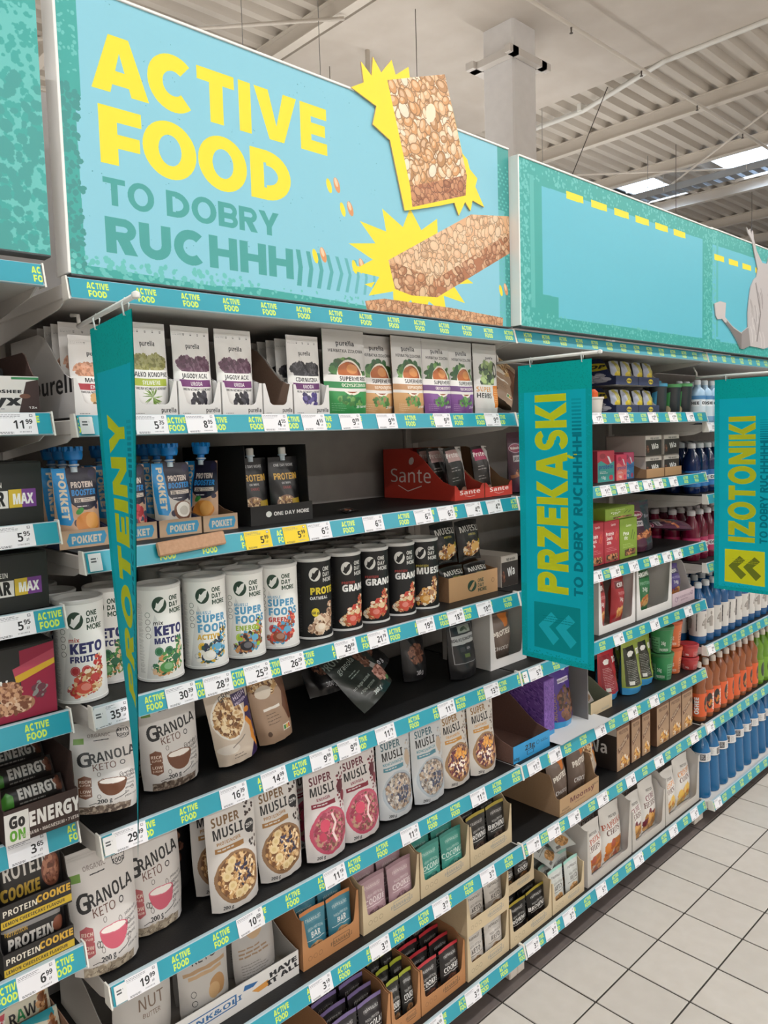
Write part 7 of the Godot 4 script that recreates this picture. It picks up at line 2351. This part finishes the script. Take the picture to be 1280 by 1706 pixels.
func lidded(called: String, label: String, x: float, y: float, z: float, r: float, h: float, taper: float, lid: Color, o := {}) -> Node3D:
	var t := thing(o.get("name", "tub"), label, o.get("cat", "tub"), Vector3(x, y + 0.0006, z), o.get("yaw", 0.0), o.get("group", ""))
	part(t, "tub_body", lathe_mesh([Vector2(0, 0.0005), Vector2(r * taper - 0.001, 0.0), Vector2(r * taper, 0.002), Vector2(r, h - 0.004)], 24, pr(called)), pm(called, "film"))
	part(t, "lid", lathe_mesh([Vector2(r, h - 0.006), Vector2(r + 0.002, h - 0.005), Vector2(r + 0.002, h + 0.006), Vector2(r - 0.002, h + 0.008), Vector2(r - 0.006, h + 0.006), Vector2(0, h + 0.006)], 24), paint(lid, 0.35))
	return t

func goods_snack_bay() -> void:
	# --- top: navy cartons, tubs
	var y := 1.7905
	var navy := Color(0.72, 0.70, 0.68)
	for k in 2:
		for i in 2:
			var xa := 2.005 + i * 0.168
			tray("drop_front", "navy and white carton, %s pair, %s" % [["lower", "upper"][k], ["printed flank showing", "beside the tubs"][i]], xa, xa + 0.166, y + k * 0.106, -0.04, 0.26, 0.032, 0.098, 0.036, navy, {"side": "drop_side", "rise": 0.25})
			for j in 2:
				bag("drop_pack", "grey and yellow sweet pack in the %s navy carton %s" % [["lower", "upper"][k], ["with the printed flank", "beside the tubs"][i]], xa + 0.045 + j * 0.075, y + k * 0.106 + 0.003, -0.062, 0.066, 0.082, 0.025, {"style": "pillow", "name": "sweet_pack", "cat": "sweet pack", "lean": 0.15, "roll": 0.05 - 0.1 * j, "seal": false, "group": "sweet packs in navy cartons"})
	var cup := thing("white_cup", "small white cup with an orange lid beside the navy cartons", "cup", Vector3(1.86, y, -0.05))
	part(cup, "cup_body", lathe_mesh([Vector2(0, 0), Vector2(0.03, 0), Vector2(0.036, 0.05), Vector2(0.039, 0.052), Vector2(0.039, 0.058), Vector2(0, 0.058)], 24), paint(Color(0.84, 0.82, 0.79), 0.4))
	part(cup, "lid_knob", lathe_mesh([Vector2(0.018, 0.058), Vector2(0.02, 0.075), Vector2(0.01, 0.086), Vector2(0, 0.086)], 16), paint(Color(0.80, 0.33, 0.12), 0.4))
	lidded("tub_blue", "dark tub with a blue lid beside the navy cartons", 2.395, y, -0.075, 0.036, 0.112, 0.86, Color(0.25, 0.55, 0.68))
	lidded("tub_blue", "dark tub with a blue lid standing further back", 2.475, y, -0.14, 0.036, 0.128, 0.86, Color(0.25, 0.55, 0.68))
	lidded("tub_green", "dark tub with a green lid beside the blue-lidded ones", 2.530, y, -0.085, 0.040, 0.112, 0.86, Color(0.33, 0.62, 0.38))
	lidded("tub_green", "dark tub with a green lid at the end of the shelf", 2.612, y, -0.075, 0.040, 0.116, 0.86, Color(0.33, 0.62, 0.38))
	# --- second: chocolate boxes, wafers
	y = 1.5375
	carton("choco_lime", "", "lime green chocolate box beside the snack banner", 1.845, 1.935, y, -0.09, 0.10, 0.115, {"yaw": 0.15})
	carton("choco_teal", "", "teal chocolate box with raspberry swirl", 1.962, 2.076, y, -0.09, 0.10, 0.118, {"yaw": -0.05})
	carton("choco_pink", "", "coral chocolate box beside the teal one", 2.085, 2.165, y, -0.085, 0.10, 0.10)
	carton("choco_blue", "", "blue chocolate box beside the wafers", 2.168, 2.25, y, -0.10, 0.10, 0.105)
	for k in 2:
		carton("box_red", "", "%s of two small red boxes stacked at the back" % ["lower", "upper"][k], 2.10, 2.20, y + k * 0.095, -0.30, 0.08, 0.093)
	for i in 2:
		var xa := 2.262 + i * 0.155
		tray("kraft_plain", "kraft wafer tray %s" % ["beside the blue chocolate box", "at the end of the wafers"][i], xa, xa + 0.148, y, -0.055, 0.2, 0.035, 0.05, 0.04, Color(0.60, 0.47, 0.34), {"rise": 0.3})
		for k in 2:
			carton("wafer_box", "", "%s dark wafer box in the kraft tray %s" % [["lower", "upper"][k], ["beside the chocolate", "at the end"][i]], xa + 0.006, xa + 0.142, y + 0.003 + k * 0.083, -0.062, 0.17, 0.081)
	# --- third: boxes of snack sticks, jerky
	y = 1.2447
	for i in 2:
		var xa := 1.822 + i * 0.111
		carton("box_red", "", "red snack stick box %s" % ["half behind the snack banner", "beside the lime box"][i], xa, xa + 0.109, y, -0.05, 0.14, 0.155)
	carton("box_red", "", "red snack stick box standing behind the banner", 1.70, 1.80, y, -0.06, 0.14, 0.15)
	carton("box_lime", "", "tall lime green snack box", 2.046, 2.176, y, -0.05, 0.14, 0.152)
	carton("box_lime", "", "lime green snack box lying on top of the tall one", 1.95, 2.166, y + 0.1535, -0.055, 0.30, 0.045)
	bag("jerky", "plum and grey jerky bag standing upright", 2.275, y, -0.085, 0.165, 0.195, 0.06, {"lean": 0.08, "seed": 1, "kind": "gloss"})
	bag("jerky", "plum and grey jerky bag lying flat at the shelf's end", 2.535, y + 0.004, -0.03, 0.16, 0.23, 0.035, {"lean": 1.45, "roll": 0.9, "seed": 2, "kind": "gloss"})
	bag("granola_noir", "black glossy bag lying at the back behind the flat jerky", 2.46, y + 0.03, -0.17, 0.2, 0.24, 0.06, {"lean": 1.2, "seed": 3, "kind": "gloss"})
	# --- fourth: crisps cartons
	y = 0.9948
	var white := Color(0.80, 0.78, 0.76)
	tray("white_plain", "white carton of red and gold crisps", 1.865, 2.130, y, -0.035, 0.30, 0.205, 0.21, 0.028, white, {"mar": 0.024, "rise": 0.1})
	bag("crisps_red", "red crisps bag standing in the white carton", 1.925, y + 0.003, -0.075, 0.085, 0.19, 0.045, {"style": "pillow", "name": "crisps_bag", "cat": "bag", "seal": false, "roll": 0.03})
	bag("crisps_gold", "gold crisps bag leaning in the white carton", 1.985, y + 0.003, -0.135, 0.085, 0.18, 0.04, {"style": "pillow", "name": "crisps_bag", "cat": "bag", "seal": false, "roll": -0.25})
	bag("crisps_red", "red crisps bag leaning on the gold one", 2.052, y + 0.003, -0.075, 0.085, 0.18, 0.045, {"style": "pillow", "name": "crisps_bag", "cat": "bag", "seal": false, "roll": -0.08})
	tray("white_plain", "white carton of green crisps with a torn front", 2.142, 2.434, y, -0.035, 0.30, 0.205, 0.21, 0.034, white, {"mar": 0.03, "rise": 0.1})
	bag("crisps_green", "green crisps bag in the torn white carton", 2.255, y + 0.003, -0.09, 0.15, 0.19, 0.06, {"style": "pillow", "name": "crisps_bag", "cat": "bag", "seal": false, "roll": -0.04})
	tray("tray_pale_pink", "carton with a pale pink front holding violet crisps", 2.438, 2.646, y, -0.035, 0.30, 0.055, 0.165, 0.06, white, {"rise": 0.2})
	bag("crisps_violet", "violet crisps bag in the pink-fronted carton", 2.530, y + 0.003, -0.085, 0.15, 0.15, 0.06, {"style": "pillow", "name": "crisps_bag", "cat": "bag", "seal": false, "roll": -0.06, "lean": 0.1})
	# --- fifth: crisps tray, rhino bags, cups
	y = 0.6948
	tray("tray_blue_crisps", "empty blue carton with a brown inside", 1.330, 1.530, y, -0.022, 0.24, 0.055, 0.16, 0.06, Color(0.42, 0.30, 0.26), {"rise": 0.9})
	var leo := carton("leopard", "leopard", "violet leopard-patterned carton beside the empty blue one", 1.545, 1.612, y, -0.055, 0.22, 0.205)
	leo.rotation.y = 0.05
	bag("choc_bag", "violet chocolate protein bag with a white rhino", 1.690, y + 0.002, -0.085, 0.125, 0.232, 0.06, {"lean": 0.03, "seed": 2, "kind": "gloss"})
	var s := tool()
	sheet(s, 8, 4, func(u: float, v: float): return Vector3(-0.16 + 0.32 * u, 0.0026 + 0.003 * sin(u * 5.0) * (1.0 - v), 0.02 - v * 0.13), Rect2(0, 0, 1, 1), 1)
	sheet(s, 8, 4, func(u: float, v: float): return Vector3(0.16 - 0.32 * u, 0.0014 + 0.003 * sin((1.0 - u) * 5.0) * (1.0 - v), 0.02 - v * 0.13), Rect2(0, 0, 1, 1), 2)
	single("paper_sheet", "white paper sheet lying on the shelf under the violet chocolate bag", "paper", done(s), paint(Color(0.80, 0.80, 0.80), 0.8), Vector3(1.70, y + 0.0075, -0.003))
	single("shelf_divider", "grey upright divider plate beside the violet chocolate bag", "divider", box_mesh(Vector3(0, 0, -0.30), Vector3(0.004, 0.25, 0.0), 0.001), paint(Color(0.48, 0.47, 0.47), 0.5), Vector3(1.795, y + 0.004, -0.04))
	tray("tray_beige", "pale green carton of small flat sachets beside the divider", 1.84, 1.99, y, -0.055, 0.22, 0.05, 0.10, 0.055, Color(0.50, 0.52, 0.44), {"rise": 0.5})
	for k in 3:
		bag("sachet_keto", "small beige sachet tossed in the pale green carton", 1.90 + k * 0.01, y + 0.012 + k * 0.008, -0.10 - k * 0.05, 0.08, 0.11, 0.015, {"style": "pillow", "name": "snack_sachet", "cat": "sachet", "lean": 0.5, "roll": 0.12 - 0.1 * k, "seal": false, "group": "small beige sachets in the pale green carton"})
	bag("rhino_red", "red protein bag with a blue foot beside the green ones", 2.054, y, -0.115, 0.12, 0.21, 0.075, {"lean": 0.03, "seed": 1, "kind": "gloss"})
	bag("rhino_red", "red protein bag standing behind the pale green carton", 1.945, y, -0.31, 0.14, 0.21, 0.075, {"lean": 0.03, "seed": 2})
	bag("rhino_green", "green protein bag, foremost of the green ones", 2.182, y, -0.085, 0.132, 0.225, 0.075, {"lean": 0.02, "seed": 2, "kind": "gloss"})
	bag("rhino_green", "green protein bag beside the cups", 2.312, y, -0.10, 0.12, 0.215, 0.07, {"lean": 0.02, "seed": 3, "kind": "gloss"})
	for k in 2:
		bag("rhino_green", "green protein bag behind the front green pair", 2.20 + k * 0.13, y, -0.18, 0.13, 0.215, 0.07, {"lean": 0.02, "seed": k, "group": "green protein bags behind"})
		lidded("cup_green", "%s of two stacked green porridge cups" % ["lower", "upper"][k], 2.425, y + k * 0.113, -0.075, 0.048, 0.104, 0.78, Color(0.22, 0.46, 0.28), {"name": "porridge_cup", "cat": "cup", "yaw": 0.4 * k})
		lidded("cup_orange", "%s of two stacked orange porridge cups" % ["lower", "upper"][k], 2.530, y + k * 0.113, -0.085, 0.046, 0.104, 0.78, Color(0.72, 0.33, 0.18), {"name": "porridge_cup", "cat": "cup", "yaw": 0.3})
		lidded("cup_red", "%s of two stacked red porridge cups at the shelf's end" % ["lower", "upper"][k], 2.622, y + k * 0.056, -0.050, 0.040, 0.046, 0.82, Color(0.62, 0.18, 0.2), {"name": "porridge_cup", "cat": "cup"})
	# --- sixth: kraft snack tray, brown boxes
	y = 0.4405
	tray("tray_moonsy", "kraft snack tray with dark red script on its front", 1.558, 1.808, y, -0.006, 0.34, 0.062, 0.135, 0.066, Color(0.60, 0.48, 0.36), {"rise": 0.12})
	for i in 2:
		bag("chips_gold_bag", "brown protein snack bag in the kraft script tray, %s" % ["upright", "with its orange corner raised"][i], 1.628 + i * 0.112, y + 0.003, -0.055, 0.105, 0.16 + 0.02 * i, 0.05, {"style": "pillow", "name": "crisps_bag", "cat": "bag", "seal": false, "roll": 0.04 - 0.09 * i, "lean": 0.1, "seed": i})
	bag("granola_high", "pink and brown snack bag standing beside the kraft script tray", 1.90, y, -0.11, 0.12, 0.17, 0.05, {"roll": 0.05, "lean": 0.1})
	for i in 6:
		var xa: float = [1.995, 2.106, 2.190, 2.312, 2.424, 2.536][i]
		carton("box_snack_brown", "wafer_box" if i == 0 else "", ["brown crunchy snack box with a black flank", "narrow brown snack box beside the black-flanked one", "narrow brown snack box before the dark gap", "wide brown snack box after the dark gap", "wide brown snack box between two other wide ones", "wide brown snack box beside the orange bottles"][i], xa, xa + [0.098, 0.072, 0.068, 0.108, 0.108, 0.104][i], y, -0.04, 0.2, 0.172)

func goods_drinks() -> void:
	for i in 17:
		bottle("water", "small pale water bottle standing on the drinks bay's top shelf", 2.725 + i * 0.072, 1.7468, -0.06, "pale water bottles, front row")
		if i < 8:
			bottle("water", "small pale water bottle in the row behind", 2.725 + i * 0.072, 1.7468, -0.14, "pale water bottles, second row")
	for i in 15:
		bottle("deep", "dark blue drink bottle on the drinks bay's second shelf", 2.735 + i * 0.08, 1.4418, -0.09, "dark blue bottles, front row")
		if i < 8:
			for k in 3:
				bottle("deep", "dark blue drink bottle further back on the shelf", 2.735 + i * 0.08, 1.4418, -0.175 - k * 0.082, "dark blue bottles, rows behind")
	for i in 15:
		bottle("magenta", "magenta drink bottle on the drinks bay's third shelf", 2.735 + i * 0.08, 1.1468, -0.09, "magenta bottles, front row")
		if i < 8:
			for k in 3:
				bottle("magenta", "magenta drink bottle further back on the shelf", 2.735 + i * 0.08, 1.1468, -0.175 - k * 0.082, "magenta bottles, rows behind")
	for i in 16:
		bottle("athlete", "blue bottle with a grey athlete label, front of its row", 2.722 + i * 0.078, 0.7868, -0.055, "athlete label bottles, front row")
		if i < 6:
			for k in 2:
				bottle("athlete", "blue bottle with a grey athlete label, further back", 2.722 + i * 0.078, 0.7868, -0.14 - k * 0.08, "athlete label bottles, rows behind")
	for i in 17:
		bottle("orange" if i < 9 else "lime", "orange drink bottle with upright lettering, front row" if i < 9 else "lime drink bottle with upright lettering, front row", 2.715 + i * 0.074, 0.4418, -0.05, "orange drink bottles, front row" if i < 9 else "lime drink bottles, front row")
		if i < 8:
			bottle("orange", "orange drink bottle with upright lettering, row behind", 2.715 + i * 0.074, 0.4418, -0.13, "orange drink bottles, row behind")
	for i in 13:
		bottle("cone", "deep blue cone-shouldered bottle on the white base shelf, front row", 2.712 + i * 0.092, 0.1022, -0.035, "blue cone bottles, front row")
		if i < 7:
			bottle("cone", "deep blue cone-shouldered bottle, row behind", 2.712 + i * 0.092, 0.1022, -0.13, "blue cone bottles, row behind")
